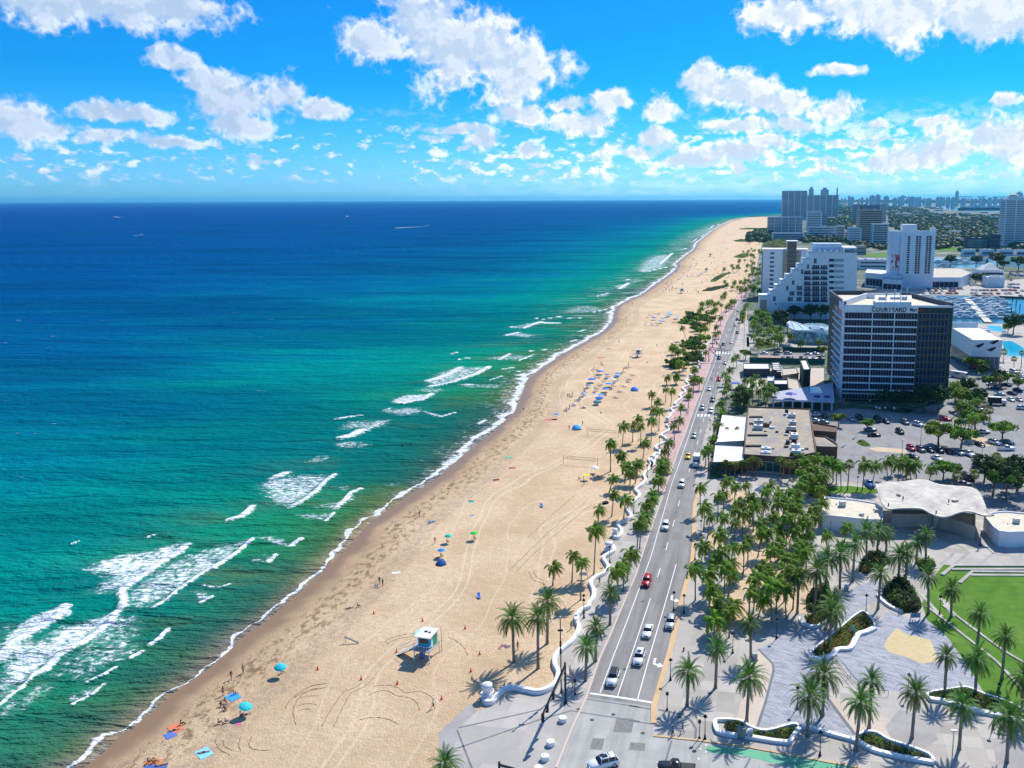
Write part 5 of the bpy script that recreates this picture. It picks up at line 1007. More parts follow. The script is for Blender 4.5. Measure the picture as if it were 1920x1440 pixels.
def roof_boxes(par, pts, z, seed, n=4, s=(3, 2.4, 1.6)):
 rr = random.Random(seed); c = sum((Vector((p[0], p[1], 0)) for p in pts), Vector())/len(pts)
 for k in range(n):
  p = Vector((pts[k % len(pts)][0], pts[k % len(pts)][1], 0)).lerp(c, rr.uniform(.35, .85)); mb = MB().m(M_mech); mb.box((p.x, p.y, z+s[2]*.5), (s[0]*rr.uniform(.6, 1.3), s[1]*rr.uniform(.6, 1.2), s[2]*rr.uniform(.6, 1.2)), rr.uniform(0, .3)); mb.build('roof_unit', par)
def building(name, label, cat, xl, xr, yb, yt, depth, rows, panes, wm=None, rm=None, glass=None, frac=.5, bal=False, side=True, ybr=None, group=None, segs=1, units=3, ang=None):
 A = G(xl, yb)
 if ang is None: B = G(xr, ybr if ybr else yb+(xr-xl)*.02)
 else:                                    # aligned with the street grid
  u = Vector((math.cos(ang), math.sin(ang), 0)); d = ray(xr, yb); t = (A.x*u.y-A.y*u.x)/(d.x*u.y-d.y*u.x); B = Vector((d.x*t, d.y*t, 0))
 h = top_at(A, yt); root = thing(name, label, cat, (0, 0, 0), 0, group); pts = rect_block(A, B, depth); wm = wm or W_wh
 body(root, pts, 0, h, wm, rm or RF_g); F = Face(A, B); sw = F.L/segs; z0 = h*.05+.8; z1 = h-1.2
 for k in range(segs):
  strip_rows(root, F, k*sw+sw*.06, (k+1)*sw-sw*.06, z0, z1, rows, max(1, panes//segs), glass, frac, mw=.3 if h > 25 else .15)
  if bal: balcony_rows(root, F, k*sw+sw*.04, (k+1)*sw-sw*.04, z0, z1, rows, wm)
 if side:
  SF = Face(pts[3], pts[0])
  if SF.L > 6: strip_rows(root, SF, SF.L*.08, SF.L*.92, z0, z1, rows, max(1, int(SF.L/5)), glass, frac, mw=.3)
 roof_boxes(root, pts, h, int(xl), units); return root, F, pts, h
A, B = G(1577, 752), G(1768, 757); F = Face(A, B); Htop = F.sz(1680, 572)[1]
hotel = thing('hotel_building', 'black and white slab hotel lettered COURTYARD with rows of gold-framed windows', 'hotel')
aR = F.sz(1786, 600)[0]; pR = F.pt(aR, 0); back = -F.n
TL = G(1556, 549, Htop); TL.z = 0; TR = G(1708, 554, Htop); TR.z = 0; TM = G(1619, 549, Htop); TM.z = 0
outline = [F.pt(0, 0), pR, TR, TM, TL]
mb = MB().m(W_gr); mb.prism([(p.x, p.y) for p in outline], 3.6, Htop-.9, W_gr, W_gr); mb.build('wall', hotel)
mb = MB().m(W_dk); c = sum(outline, Vector())/5; mb.prism([(p.lerp(c, .06).x, p.lerp(c, .06).y) for p in outline], 0, 3.7, W_dk, W_dk); mb.build('ground_floor', hotel)
for a_ in (1., 12., 24., 35., aR-1.5): mb = MB().m(W_wh2); F.box(mb, a_-.3, a_+.3, 0, 3.6, -1.2, -.4); mb.build('column', hotel)
mb = MB().m(RF_c); mb.sheet([(p.lerp(c, .03).x, p.lerp(c, .03).y, Htop-.85) for p in outline]); rf = mb.build('roof', hotel)
mb = MB().m(W_wh); ribbon(mb, [p.lerp(c, .012) for p in outline[:2]], .5, Htop-.88, Htop, False); mb.build('parapet', rf)
mb = MB().m(W_dk); ribbon(mb, [pR.lerp(c, .012), TR.lerp(c, .012), TM.lerp(c, .012), TL.lerp(c, .012), F.pt(0, 0).lerp(c, .012)], .7, Htop-.88, Htop+1.1, False); mb.build('dark_parapet', rf)
sW = F.sz(1719, 620)[0]; s0 = F.sz(1584, 600)[0]; zt = F.sz(1650, 586.5)[1]; zb = F.sz(1650, 732.5)[1]; s1 = F.sz(1776, 640)[0]
mb = MB().m(W_wh); F.box(mb, .0, sW, zt+.1, Htop, 0., .22); F.box(mb, -.1, s0-.1, 0, Htop, 0., .25); mb.build('white_frame', hotel)
NR = 11; st = (zt-zb)/NR; bays = [s0]+[F.sz(x, 600)[0] for x in (1635.5, 1677)]+[sW]
for r in range(NR):
 z0 = zb+r*st; mb = MB().m(W_wh); F.box(mb, s0-.1, sW, z0-.1, z0+st*.15, 0., .3); mb.build('floor_slab', hotel)
 mb = MB().m(W_gr); F.box(mb, sW, s1+.3, z0-.1, z0+st*.22, 0., .12); mb.build('floor_slab', hotel)
 for k in range(3): window(hotel, F, bays[k]+.2, bays[k+1]-.2, z0+st*.2, z0+st*.97, (9, 8, 8)[k], G_dark, M_gold, .09, .05)
 window(hotel, F, sW+.4, s1, z0+st*.26, z0+st*.97, 8, G_dark, M_gold, .09, .05)
for x in (bays[1], bays[2]): mb = MB().m(W_wh); F.box(mb, x-.16, x+.16, zb, zt, 0., .34); mb.build('pier', hotel)
z0, z1 = F.sz(1660, 749)[1], F.sz(1660, 738)[1]
for k in range(4): a0 = s0+.3+(s1-s0)*k/4; window(hotel, F, a0+.15, a0+(s1-s0)/4-.15, z0, z1, 8, G_dark, M_gold, .15, .05)
mb = MB().m(mat('slab_edge', (.42,.42,.45), .7)); F.box(mb, -.1, s1+1.5, 3.2, 3.8, 0., .5); mb.build('floor_slab', hotel)
LF = Face(TL, F.pt(0, 0)); LL = LF.L
mb = MB().m(W_wh2); LF.box(mb, LL*.66, LL+.15, 0, Htop, 0., .2); mb.build('white_frame', hotel)
for r in range(NR+1):
 z0 = zb+(r-1)*st
 if z0 < 3: continue
 mb = MB().m(W_wh2); LF.box(mb, LL*.36, LL*.92, z0-.1, z0+.35, 0., .9); mb.build('fin_slab', hotel); window(hotel, LF, LL*.38, LL*.62, z0+st*.25, z0+st*.95, 3, G_dark, M_mull, .12, .05); window(hotel, LF, LL*.68, LL*.86, z0+st*.25, z0+st*.95, 2, G_dark, M_mull, .12, .26)
a0, z0 = F.sz(1634, 584.5); a1, z1 = F.sz(1700, 575.5); M_let = mat('letter_dark', (.02, .04, .06), .5); text_part(hotel, F, 'COURTYARD', a0, z0, z1-z0, a1-a0, M_let, .28)
a0, z0 = F.sz(1706, 584.2); a1, z1 = F.sz(1719, 577.5); text_part(hotel, F, 'Marr', a0, z0, (z1-z0), sW-.2-a0, M_let, .28); a2 = F.sz(1731, 580)[0]; text_part(hotel, F, 'iott', sW+.1, z0, z1-z0, a2-sW, mat('letter_red', (.45, .015, .04), .5), .15)
pc = [G(x, y, Htop) for x, y in ((1640, 573), (1709, 573), (1709, 560), (1640, 560))]
mb = MB().m(W_wh2); mb.prism([(p.x, p.y) for p in pc], Htop-.85, Htop+1.5, W_wh2, RF_w); ph = mb.build('penthouse', hotel)
for k, (x, y, z, s_) in enumerate(((.2, .3, 1.5, (3, 2, 1.3)), (.55, .4, 1.5, (4, 2, 1.)), (.8, .3, 1.5, (2, 2, 1.5)))): q = pc[0].lerp(pc[1], x).lerp(pc[3].lerp(pc[2], x), y); mb = MB().m(M_mech); mb.box((q.x, q.y, Htop+z+s_[2]/2), s_, F.ang); mb.build('roof_unit', ph)
for x, y0 in ((1661, 566), (1677, 560), (1688, 562), (1700, 556)): q = G(x, y0+8, Htop+3); mb = MB().m(M_mech); mb.tube([(q.x, q.y, Htop+3.5), (q.x, q.y, Htop+8.5)], .14, 5); mb.box((q.x, q.y, Htop+7.5), (.5, .5, 1.8)); mb.build('antenna', ph)
mb = MB().m(W_wh); q = [G(1580, 571, Htop), G(1625, 556, Htop), G(1690, 552, Htop+1)]; ribbon(mb, q, .8, Htop-.82, Htop+1.6); mb.build('inner_parapet', rf)
GA = F.ang                                   # street-grid direction shared by the neighbouring blocks
A = G(1424, 597); u = Vector((math.cos(GA), math.sin(GA), 0)); F2 = Face(A, A+u*60); mar = thing('stepped_hotel', 'white hotel whose balconies climb in steps, lettered MAREN on its tall end', 'hotel')
prof_px = [(1424, 600), (1424, 556), (1444, 556), (1444, 547), (1454, 547), (1454, 537), (1464, 537), (1464, 527), (1474, 527), (1474, 517), (1486, 517), (1486, 507), (1496, 507), (1496, 497), (1506, 497), (1506, 487), (1517, 487), (1517, 474), (1583, 474), (1583, 464), (1607, 464), (1606, 604)]
prof = [F2.sz(x, y) for x, y in prof_px]; prof[0] = (prof[0][0], 0); prof[-1] = (prof[-1][0], 0); dep = 22.
mb = MB().m(W_wh); n = len(prof); fr = [F2.pt(a, z) for a, z in prof]; bk = [F2.pt(a, z, -dep) for a, z in prof]; b0 = len(mb.v); mb.v += [tuple(p) for p in fr]+[tuple(p) for p in bk]
for tri in tessellate_polygon([[Vector((a, z, 0)) for a, z in prof]]): mb.face([b0+i for i in tri]); mb.face([b0+n+i for i in tri[::-1]])
for i in range(n): j = (i+1) % n; mb.face((b0+i, b0+n+i, b0+n+j, b0+j))
mb.build('wall', mar); H2 = F2.sz(1550, 474)[1]; H3 = F2.sz(1595, 464)[1]
for i in range(1, len(prof)-4, 2):           # terraces on the steps
 a0, a1, z = prof[i][0], prof[i+1][0], prof[i][1]; mb = MB().m(W_wh2); F2.box(mb, a0-.6, a1, z+.01, z+.2, -dep*.6, .4); F2.box(mb, a0-.6, a0-.4, z+.2, z+1.2, -dep*.6, .4); F2.box(mb, a0-.4, a1, z+.2, z+1.2, .25, .4); mb.build('terrace', mar)
cols = [(1508, 1520), (1523, 1536.5), (1539, 1551)]; rows_y = [(497, 504), (507, 513.5), (517.5, 524), (527.5, 534), (536.5, 544.5), (546, 554.5), (556.5, 565)]
for ci, (x0, x1) in enumerate(cols):
 for ri, (y0, y1) in enumerate(rows_y):
  if ci == 0 and ri == 0: continue
  a0, zz1 = F2.sz(x0, y0); a1, zz0 = F2.sz(x1-.5, y1); wo = window(mar, F2, a0, a1, zz0, zz1, 4, G_dark, W_wh, .18, .04)
  mb = MB().m(G_blue if ci == 2 else W_dk); F2.box(mb, a0-.2, a1+.2, zz0-.3, zz0+1., .5, .62); F2.box(mb, a0-.2, a1+.2, zz0-.45, zz0-.3, 0., .62); mb.build('balcony', wo)
for (x0, y0, x1, y1, p_) in ((1526, 484.5, 1531, 494, 1), (1513, 495.5, 1517, 504, 1), (1502, 505, 1506, 514, 1), (1485, 526, 1489.5, 534, 1), (1474, 536, 1478.5, 544.5, 1), (1494, 536, 1504, 544.5, 2), (1480, 546, 1489.5, 554.5, 2), (1494, 546, 1504, 554.5, 2), (1449.5, 555.5, 1454.5, 564.5, 1), (1477, 556.5, 1486.5, 565, 2), (1493.5, 556.5, 1503, 565, 2), (1453, 568, 1456.5, 571.5, 1)):
 a0, zz1 = F2.sz(x0, y0); a1, zz0 = F2.sz(x1, y1); window(mar, F2, a0, a1, zz0, zz1, p_*2, G_dark, W_wh, .16, .04)
for y0, y1 in ((485, 490.5), (495.5, 501), (506, 511), (517, 521.5), (527, 531.5), (538, 542.5), (548, 552.5), (559, 563)):
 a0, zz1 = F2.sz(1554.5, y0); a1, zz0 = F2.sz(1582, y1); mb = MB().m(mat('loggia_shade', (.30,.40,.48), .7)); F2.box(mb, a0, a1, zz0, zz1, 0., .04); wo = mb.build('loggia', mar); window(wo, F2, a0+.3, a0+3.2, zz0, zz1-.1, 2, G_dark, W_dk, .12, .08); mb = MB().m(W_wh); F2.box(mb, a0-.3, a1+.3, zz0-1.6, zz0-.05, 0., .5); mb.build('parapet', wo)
mb = MB().m(mat('pattern_wall', (.56, .63, .70), .8, var=.22, vscale=1.6)); a0, zz1 = F2.sz(1460, 567); a1, _ = F2.sz(1552, 567); F2.box(mb, a0, a1, .1, zz1, 0., .35); mb.build('patterned_wall', mar)
a0, zz1 = F2.sz(1425.5, 562); a1, _ = F2.sz(1438, 562); mb = MB().m(W_be); F2.box(mb, a0, a1, 0, zz1, 0., .12); mb.build('side_panel', mar)
a0, z0 = F2.sz(1584.5, 474); a1, z1 = F2.sz(1606, 467); text_part(mar, F2, 'MAREN', a0, z0, z1-z0, a1-a0, mat('letter_teal', (.01, .10, .13), .5), .2)
a0, z0 = F2.sz(1527, 474); a1, z1 = F2.sz(1582, 458); mb = MB().m(W_wh2); F2.box(mb, a0, a1, H2, z1, -dep*.95, -dep*.45); mb.build('penthouse', mar)
for k in range(5): mb = MB().m(M_mech); F2.box(mb, a0+3+k*4, a0+5+k*4, H2+.02, H2+1.8, -8, -6); mb.build('roof_unit', mar)
mb = MB().m(RF_w); F2.box(mb, prof[17][0]+.4, prof[18][0], H2, H2+.06, -dep*.44, -.4); mb.build('roof', mar)
A = G(1429, 558); F3 = Face(A, A+u*50); slab = thing('slab_hotel', 'white slab hotel with brown stair tower behind the stepped hotel', 'hotel'); a1 = F3.sz(1514, 500)[0]; H4 = F3.sz(1450, 469)[1]
pts = rect_block(F3.pt(0, 0), F3.pt(a1, 0), 18); body(slab, pts, 0, H4, W_wh, RF_w, 0); mb = MB().m(W_wh); c_ = sum((Vector(p) for p in pts), Vector())/4; mb.prism([(c_+(p-c_)*1.04)[:2] for p in pts], H4+.1, H4+.9, W_wh, RF_w); mb.build('roof_slab', slab)
aa, bb, cc, dd = [F3.sz(x, 500)[0] for x in (1467, 1476, 1492.5, 1501)]
mb = MB().m(W_be); F3.box(mb, aa, dd, 0, H4, 0., .25); mb.build('beige_panel', slab); mb = MB().m(mat('stair_brown', (.16,.13,.11), .8)); H5 = F3.sz(1484, 453)[1]; F3.box(mb, bb, cc, 0, H5, -10, .8); st_ = mb.build('stair_tower', slab); mb = MB().m(W_wh); F3.box(mb, bb-1, cc+1, H5, H5+.7, -11, 1.6); mb.build('cap', st_)
for z in np.arange(4, H4, 3.7): mb = MB().m(M_mull); F3.box(mb, aa, dd, z, z+.12, .8, .9); mb.build('panel_joint', slab)
for r in range(10): zc = H4-2.6-r*3.75; a0 = F3.sz(1443.5, 500)[0]; a2 = F3.sz(1451, 500)[0]; window(slab, F3, a0, a2, zc-1, zc+.7, 3, G_dark, W_wh, .12, .05)
LF = Face(pts[3], pts[0]); balcony_rows(slab, LF, 1, LF.L-.5, 4, H4-1.5, 10, W_wh2); strip_rows(slab, LF, 1.5, LF.L-1.5, 4, H4-1.5, 10, 5, G_blue, .55)
A = G(1668, 541); F4 = Face(A, A+u*70); bt = thing('tower_hotel', 'white tower hotel with dark vertical window bays and a tall picture banner', 'hotel'); aE = F4.sz(1751, 500)[0]; H6 = F4.sz(1710, 436)[1]
pts = rect_block(F4.pt(0, 0), F4.pt(aE, 0), 22); body(bt, pts, 0, H6, W_wh2, RF_w, 1.); z0 = F4.sz(1700, 513)[1]
for (x0, x1, m_) in ((1700.5, 1706, W_wh), (1716.5, 1721, M_mull), (1721.8, 1726, M_mull), (1735.5, 1740, M_mull), (1741, 1746, M_mull)):
 a0, a1 = F4.sz(x0, 470)[0], F4.sz(x1, 470)[0]; rows_ = 17; sh_ = (H6-3-z0)/rows_
 for r in range(rows_): window(bt, F4, a0, a1, z0+r*sh_+.25, z0+(r+1)*sh_-.25, 1, G_dark, m_, .25, .06)
a0, a1 = F4.sz(1691, 470)[0], F4.sz(1717, 470)[0]; mb = MB().m(W_wh); F4.box(mb, a0, a1, H6, F4.sz(1700, 421)[1], -12, .1); mb.build('lift_tower', bt); a0 = F4.sz(1743, 470)[0]
mb = MB().m(W_wh); F4.box(mb, a0, aE, H6, F4.sz(1745, 427)[1], -3, .1); mb.build('roof_fin', bt); a0, a1 = 0.3, F4.sz(1687, 470)[0]; zb_, zm, zt_ = [F4.sz(1675, y)[1] for y in (507, 477, 437)]
mm, t, b = newmat('banner_picture'); P = t.add('ShaderNodeTexCoord').outputs['Generated']; s_ = t.add('ShaderNodeSeparateXYZ', {0: P}); wv = t.noise(P, 2.2, 2, .5)
c_ = t.mix(t.ss(wv, .50, .53), (.60, .05, .09), (.70, .75, .80)); c_ = t.mix(t.ss(t.noise(P, 3.1, 1, .5), .56, .58), c_, (.03, .06, .16)); t.l.new(c_, b.inputs['Base Color'])
mb = MB().m(mm); F4.box(mb, a0, a1, zb_, zm, .02, .25); bn_ = mb.build('banner', bt); mb = MB().m(mat('banner_pale', (.62, .68, .78), .6)); F4.box(mb, a0, a1, zm, zt_, .02, .25); mb.build('banner', bt)
for k in range(17): mb = MB().m(W_wh); z = z0+k*(H6-3-z0)/17; F4.box(mb, F4.sz(1688, 470)[0], F4.sz(1692, 470)[0], z, z+1.6, 0., 1.6); mb.build('balcony', bt)
def podium(label, px_pts, z1, wm, rm, name='podium_building', cat='building', cols_=6, glass=None, z0=0.):
 P = [G(x, y, z1) for x, y in px_pts]; root = thing(name, label, cat); body(root, [(p.x, p.y) for p in P], z0, z1, wm, rm, .5)
 if cols_:
  a = P[0].copy(); b_ = P[1].copy(); F_ = Face(a, b_); window(root, F_, F_.L*.04, F_.L*.96, max(.6, z1*.12), z1*.62, cols_, glass or G_dark, M_mull, .2, .06)
 return root
podium('long flat podium of the white tower hotel with pale sloping roof edge', [(1688, 521), (1802, 521), (1822, 512), (1800, 503), (1752, 503), (1750, 514)], 10, W_wh2, RF_t, cols_=12)
podium('white low wing left of the white tower hotel with dark upper windows', [(1622, 512), (1690, 517), (1690, 509), (1626, 505)], 13, W_wh2, RF_w, cols_=10)
podium('low annex block right beneath the tall picture banner', [(1655, 524), (1692, 526), (1692, 517), (1655, 516)], 10, W_wh2, RF_g, cols_=4)
A1 = GA
for a in (('beach_hotel','white hotel with deep grid balconies behind the tower hotel','hotel',1635,1664,462,420,20,9,4,W_wh,RF_w,G_dark,.62,True),
 ('apartment_tower','tan apartment tower with many balconies beyond the white hotels','apartment tower',1608,1654,455,394,30,14,9,W_tan,RF_t,G_dark,.5,True),
 ('apartment_tower','tallest grey twin tower on the distant shore','apartment tower',1465.5,1512,413,358,40,24,12,W_wh2,RF_g,G_blue,.6,False),
 ('apartment_tower','lower right twin tower on the distant shore','apartment tower',1513,1571,410,366,40,20,15,W_wh2,RF_g,G_blue,.6,False),
 ('apartment_block','wide dark grey slab block standing on the distant beach','apartment block',1439,1504,438,407,25,10,15,W_wh2,RF_g,G_blue,.62,False),
 ('apartment_block','low white arcade block in front of the wide dark slab','apartment block',1447,1508,452,437,14,3,14,W_wh,RF_w,G_blue,.7,False),
 ('condo_block','pale mid-rise block with dark openings right of the wide slab','apartment block',1512,1540,430,397,20,9,4,W_wh,RF_w,G_dark,.4,False),
 ('condo_block','grey mid-rise block tucked beside the pale one','apartment block',1540,1552,423,400,16,6,3,W_gy,RF_g,G_dark,.4,False),
 ('condo_block','pale low curved block among the distant palms','apartment block',1513,1566,446,425,14,4,10,W_wh2,RF_w,G_blue,.5,False),
 ('condo_block','white mid-rise with a tall blue window wall','apartment block',1567,1583,450,424,16,8,3,W_wh,RF_w,G_blue,.7,False),
 ('condo_block','white stepped block left of the striped one','apartment block',1590,1615,455,427,16,6,4,W_wh,RF_w,G_dark,.3,False),
 ('condo_block','white block with long curved stripes of balconies','apartment block',1613,1634,452,434,16,4,3,W_wh,RF_w,G_dark,.5,True),
 ('condo_block','small white block between the blue window wall and stepped block','apartment block',1583,1592,450,434,12,3,2,W_wh2,RF_w,G_dark,.4,False),
 ('office_block','dark blue-grey block behind the tan apartment tower','office block',1597,1609,418,384,20,8,3,W_gy,RF_g,G_blue,.5,False),
 ('office_block','wide dark blue slab behind the tan apartment tower','office block',1612,1650,414,385,22,8,8,W_dk,RF_g,G_blue,.5,False),
 ('office_block','narrow blue tower right of the tan apartment tower','office block',1650,1661,417,382,18,9,3,W_wh2,RF_g,G_blue,.5,False),
 ('condo_block','long white two storey building with small square windows','building',1610,1664,505,487,22,2,11,W_wh,RF_w,G_dark,.35,False),
 ('garage_block','beige flat block behind the stepped hotel','building',1598,1624,478,462,20,2,4,W_tan,RF_t,G_dark,.3,False),
 ('office_block','dark striped office block on the far waterside','office block',1811,1855,465,447,16,4,9,W_dk,RF_w,G_teal,.35,False),
 ('office_block','dark windowless tower joined to the striped office block','office block',1856,1875,466,440,16,1,1,W_dk,RF_g,W_dk,.3,False),
 ('villa','blue-roofed waterside villa, leftmost of the row','house',1806,1829,481,469,14,1,4,W_wh2,RF_w,G_blue,.5,False),('villa','blue-shaded waterside villa, second of the row','house',1840,1864,480,469,14,1,4,W_wh2,RF_w,G_blue,.5,False),
 ('villa','blue-shaded waterside villa, third of the row','house',1873,1900,480,469,14,1,4,W_wh2,RF_w,G_blue,.5,False),('villa','pale waterside villa at the right edge of the row','house',1905,1940,480,470,14,1,4,W_wh,RF_w,G_dark,.5,False),
 ('marina_building','pale square marina building with grey walls','building',1851,1883,539,521,18,1,1,W_wh2,RF_w,W_wh2,.5,False)):
 nm, lab, cat, xl, xr, yb, yt, dep, rw, pn, wm, rm, gl, fr_, bl = a; building(nm, lab, cat, xl, xr, yb, yt, dep, rw, pn, wm, rm, gl, fr_, bl, xl < 1700, ang=A1, segs=pn//3 if pn > 9 and rw > 6 else 1)
r_, Fr, pts, h = building('apartment_tower', 'tall white tower at the right edge rising above the horizon', 'apartment tower', 1881, 1960, 461, 374, 34, 24, 14, W_wh, RF_w, G_blue, .45, False, True, ang=A1, segs=4)
mb = MB().m(W_wh); Fr.box(mb, 4, Fr.L*.5, h, h+5, -20, -3); mb.build('crown_block', r_); mb = MB().m(RF_c); q = Fr.pt(Fr.L*.2, h+5, -10); mb.lathe([(9, 0), (7, 3), (3, 5), (.5, 6)], 10, q); mb.build('dome', r_)
A = G(1838, 526); Fm = Face(A, A+u*60); mp = thing('marina_pavilion', 'white hip-roofed marina building with blue skylight', 'building'); aE = Fm.sz(1882, 520)[0]; pts = rect_block(A, Fm.pt(aE, 0), 26); zt = Fm.sz(1850, 508)[1]; body(mp, pts, 0, zt, W_wh, RF_g, .3)
strip_rows(mp, Fm, 1, aE-1, .8, zt-.6, 2, 10, G_dark, .5); mb = MB().m(RF_w); c_ = sum((Vector(p) for p in pts), Vector())/4; zz = zt+7
for i in range(4): p, q = pts[i], pts[(i+1) % 4]; P_ = [c_+(p-c_)*.8, c_+(q-c_)*.8, c_+(q-c_)*.15, c_+(p-c_)*.15]; mb.poly([(P_[0].x, P_[0].y, zt+.4), (P_[1].x, P_[1].y, zt+.4), (P_[2].x, P_[2].y, zz), (P_[3].x, P_[3].y, zz)])
mb.poly([((c_+(p-c_)*.15).x, (c_+(p-c_)*.15).y, zz) for p in pts]); mb.build('hip_roof', mp)
q = G(1850, 503); sp = thing('spire', 'dark pointed spire tower behind the hip-roofed marina building', 'tower', q); hh_ = top_at(q, 484); mb = MB().m(mat('spire_brown', (.10,.07,.09), .7)); mb.box((0, 0, hh_*.22), (5, 5, hh_*.44)); mb.build('shaft', sp); mb = MB().m(mat('spire_green', (.03,.07,.08), .6)); mb.lathe([(2.2, hh_*.44), (1.4, hh_*.6), (.9, hh_*.8), (.2, hh_)], 8); mb.build('spire_cap', sp)
zt, zb = 15.5, 7.0
def gz(x, y, z): p = G(1740+x/10.667, 600+y/10.667, z); return p
fl, fr_ = gz(870, 735, zb), gz(1465, 740, zb); bl = gz(470, 470, zb); v = bl-fl; br = fr_+v
sw = thing('swim_hall', 'white angular swim hall with three dark leaf-shaped windows', 'building'); pts = [fl, fr_, br, bl]; mb = MB().m(W_wh); mb.prism([(p.x, p.y) for p in pts], zb, zt, W_wh, RF_w); mb.build('upper_hall', sw); Fs = Face(fl, fr_)
mb = MB().m(G_blue); mb.prism([((p+(Vector((fl.x, fl.y, 0))-p)*.0).x, p.y) for p in [fl-Fs.n*1.5, fr_-Fs.n*1.5, br, bl]], 0, zb, G_blue, W_wh); mb.build('glass_base', sw)
mb = MB().m(mat('red_mural', (.50, .03, .05), .5)); Fs.box(mb, Fs.L*.05, Fs.L*.30, 1.2, zb-.1, -1.45, -1.3); mb.build('mural', sw)
for cx_, cy_ in ((1030, 510), (1320, 440), (1268, 585)):
 px = 1740+cx_/10.667; py = 600+cy_/10.667; a, z = Fs.sz(px, py); w_, h_ = Fs.L*.17, Fs.L*.085; mb = MB().m(G_dark); prof_ = [(-1, -.35), (-.7, .0), (0, .55), (.55, .95), (.95, 1.0), (.85, .5), (.5, -.2), (-.1, -1.), (-.45, -.62)]
 mb.poly([Fs.pt(a+x_*w_, z+z_*h_, .06) for x_, z_ in prof_]); mb.build('leaf_window', sw)
for k_ in range(5): mb = MB().m(M_mull); Fs.box(mb, Fs.L*(.35+.15*k_), Fs.L*(.35+.15*k_)+.2, .2, zb-.1, -1.45, -1.3); mb.build('mullion', sw)
pts2 = [gz(640, 180, 14), gz(1240, 185, 14), gz(1240, 140, 14), gz(600, 130, 14)]
podium('middle white curved-roof bay of the swim hall complex', [(1740+x/10.667, 600+y/10.667) for x, y in ((640, 300), (1240, 200), (1240, 182), (640, 172))], 12, W_wh, RF_w, 'swim_hall_wing', cols_=3)
podium('rear white bay of the swim hall complex', [(1740+x/10.667, 600+y/10.667) for x, y in ((480, 75), (1000, 75), (1000, 60), (480, 55))], 12, W_wh2, RF_w, 'swim_hall_wing', cols_=4)
zr = 5.2; ro = [(1394.5, 854), (1403, 764), (1518, 768), (1530, 850), (1486, 860)]; P = [G(x, y, zr) for x, y in ro]; re_ = thing('restaurant_building', 'brown low restaurant with worn tan roof covered in air units', 'restaurant')
rf = body(re_, [(p.x, p.y) for p in P], 0, zr, W_br, RF_old, .45); Fq = Face(P[0], P[4]); window(re_, Fq, Fq.L*.32, Fq.L*.75, .6, 3.6, 3, mat('awning_green', (.02, .09, .07), .7), M_mull, .12, .08)
mb = MB().m(M_mull); Fq.box(mb, Fq.L*.1, Fq.L*.85, .9, 1.05, 2.4, 2.55); mb.build('rail', re_)
for x, y, w_, d_, h_, m_ in ((400,580,3.2,2.2,1.6,M_mech),(395,640,3.2,2.4,1.6,M_mech),(480,615,3,1.8,1.2,W_br),(800,500,2.4,2.6,1.4,M_mech),(735,450,1.2,1.2,1.2,M_blk),(715,490,1,1,.8,M_mech),(810,590,2.2,2.6,1.5,M_mech),(800,625,1.8,1.2,1.,M_blk),(815,655,1.8,1.6,1.2,M_mech),(820,690,1.8,1.6,1.2,M_blk),(745,690,1.2,1.6,1.2,M_blk),(755,650,1.2,1.,1.,M_mech),
 (830,745,2.4,3.,1.6,W_wh),(825,800,1.6,1.6,1.2,M_blk),(750,820,1.2,1.8,1.2,M_blk),(845,870,2.6,2.,1.5,W_wh),(850,940,2.8,2.2,1.5,W_wh),(800,965,1.2,1.4,1.,M_blk),(730,735,1.4,.8,.6,M_mech),(560,650,1.8,1.,.6,W_wh2),(540,580,.8,.8,1.,M_mech),(620,700,1.,.8,.5,M_blk),(480,695,1.,.4,.3,M_blk),(975,905,1.2,.8,.4,M_blk),(575,905,.8,.5,.3,M_blk),(730,880,1.4,.7,.5,M_blk),(915,910,1.6,.8,.5,W_wh)):
 q = G(1360+x/6.4, 700+y/6.4, zr+h_*.6); mb = MB().m(m_); mb.box((q.x, q.y, zr+h_/2+.04), (w_, d_, h_), GA); uo = mb.build('roof_unit', re_)
 if m_ is not M_blk and w_ > 2: mb = MB().m(M_blk); mb.lathe([(.55, 0), (.55, .12)], 10, (q.x, q.y, zr+h_+.05)); mb.build('fan', uo)
for x0, x1, y in ((290,445,520),(270,505,740),(245,430,868),(290,330,600)): a_, b_ = G(1360+x0/6.4, 700+y/6.4, zr+.3), G(1360+x1/6.4, 700+y/6.4, zr+.3); mb = MB().m(M_blk); ribbon(mb, [a_, b_], 1.3, zr+.04, zr+.5); mb.build('skylight', re_)
for x, y in ((490,890),(485,940)): q = G(1360+x/6.4, 700+y/6.4, zr+.5); mb = MB().m(W_wh); mb.box((q.x, q.y, zr+.3), (3., 1.7, .5), GA); mb.lathe([(.7, .55), (.6, .8), (.2, .95)], 8, (q.x, q.y, zr)); mb.build('dome_skylight', re_)
podium('brown service wing right of the restaurant', [(1360+x/6.4, 700+y/6.4) for x, y in ((1060,760),(1200,770),(1340,860),(1345,900),(1090,890))], 3.4, W_br, RF_old, 'service_wing', cols_=0)
podium('long brown wall block between the restaurant and the hotel drive', [(1360+x/6.4, 700+y/6.4) for x, y in ((1060,700),(1330,720),(1340,650),(1040,600))], 3., W_br, W_br, 'service_wall', cols_=0)
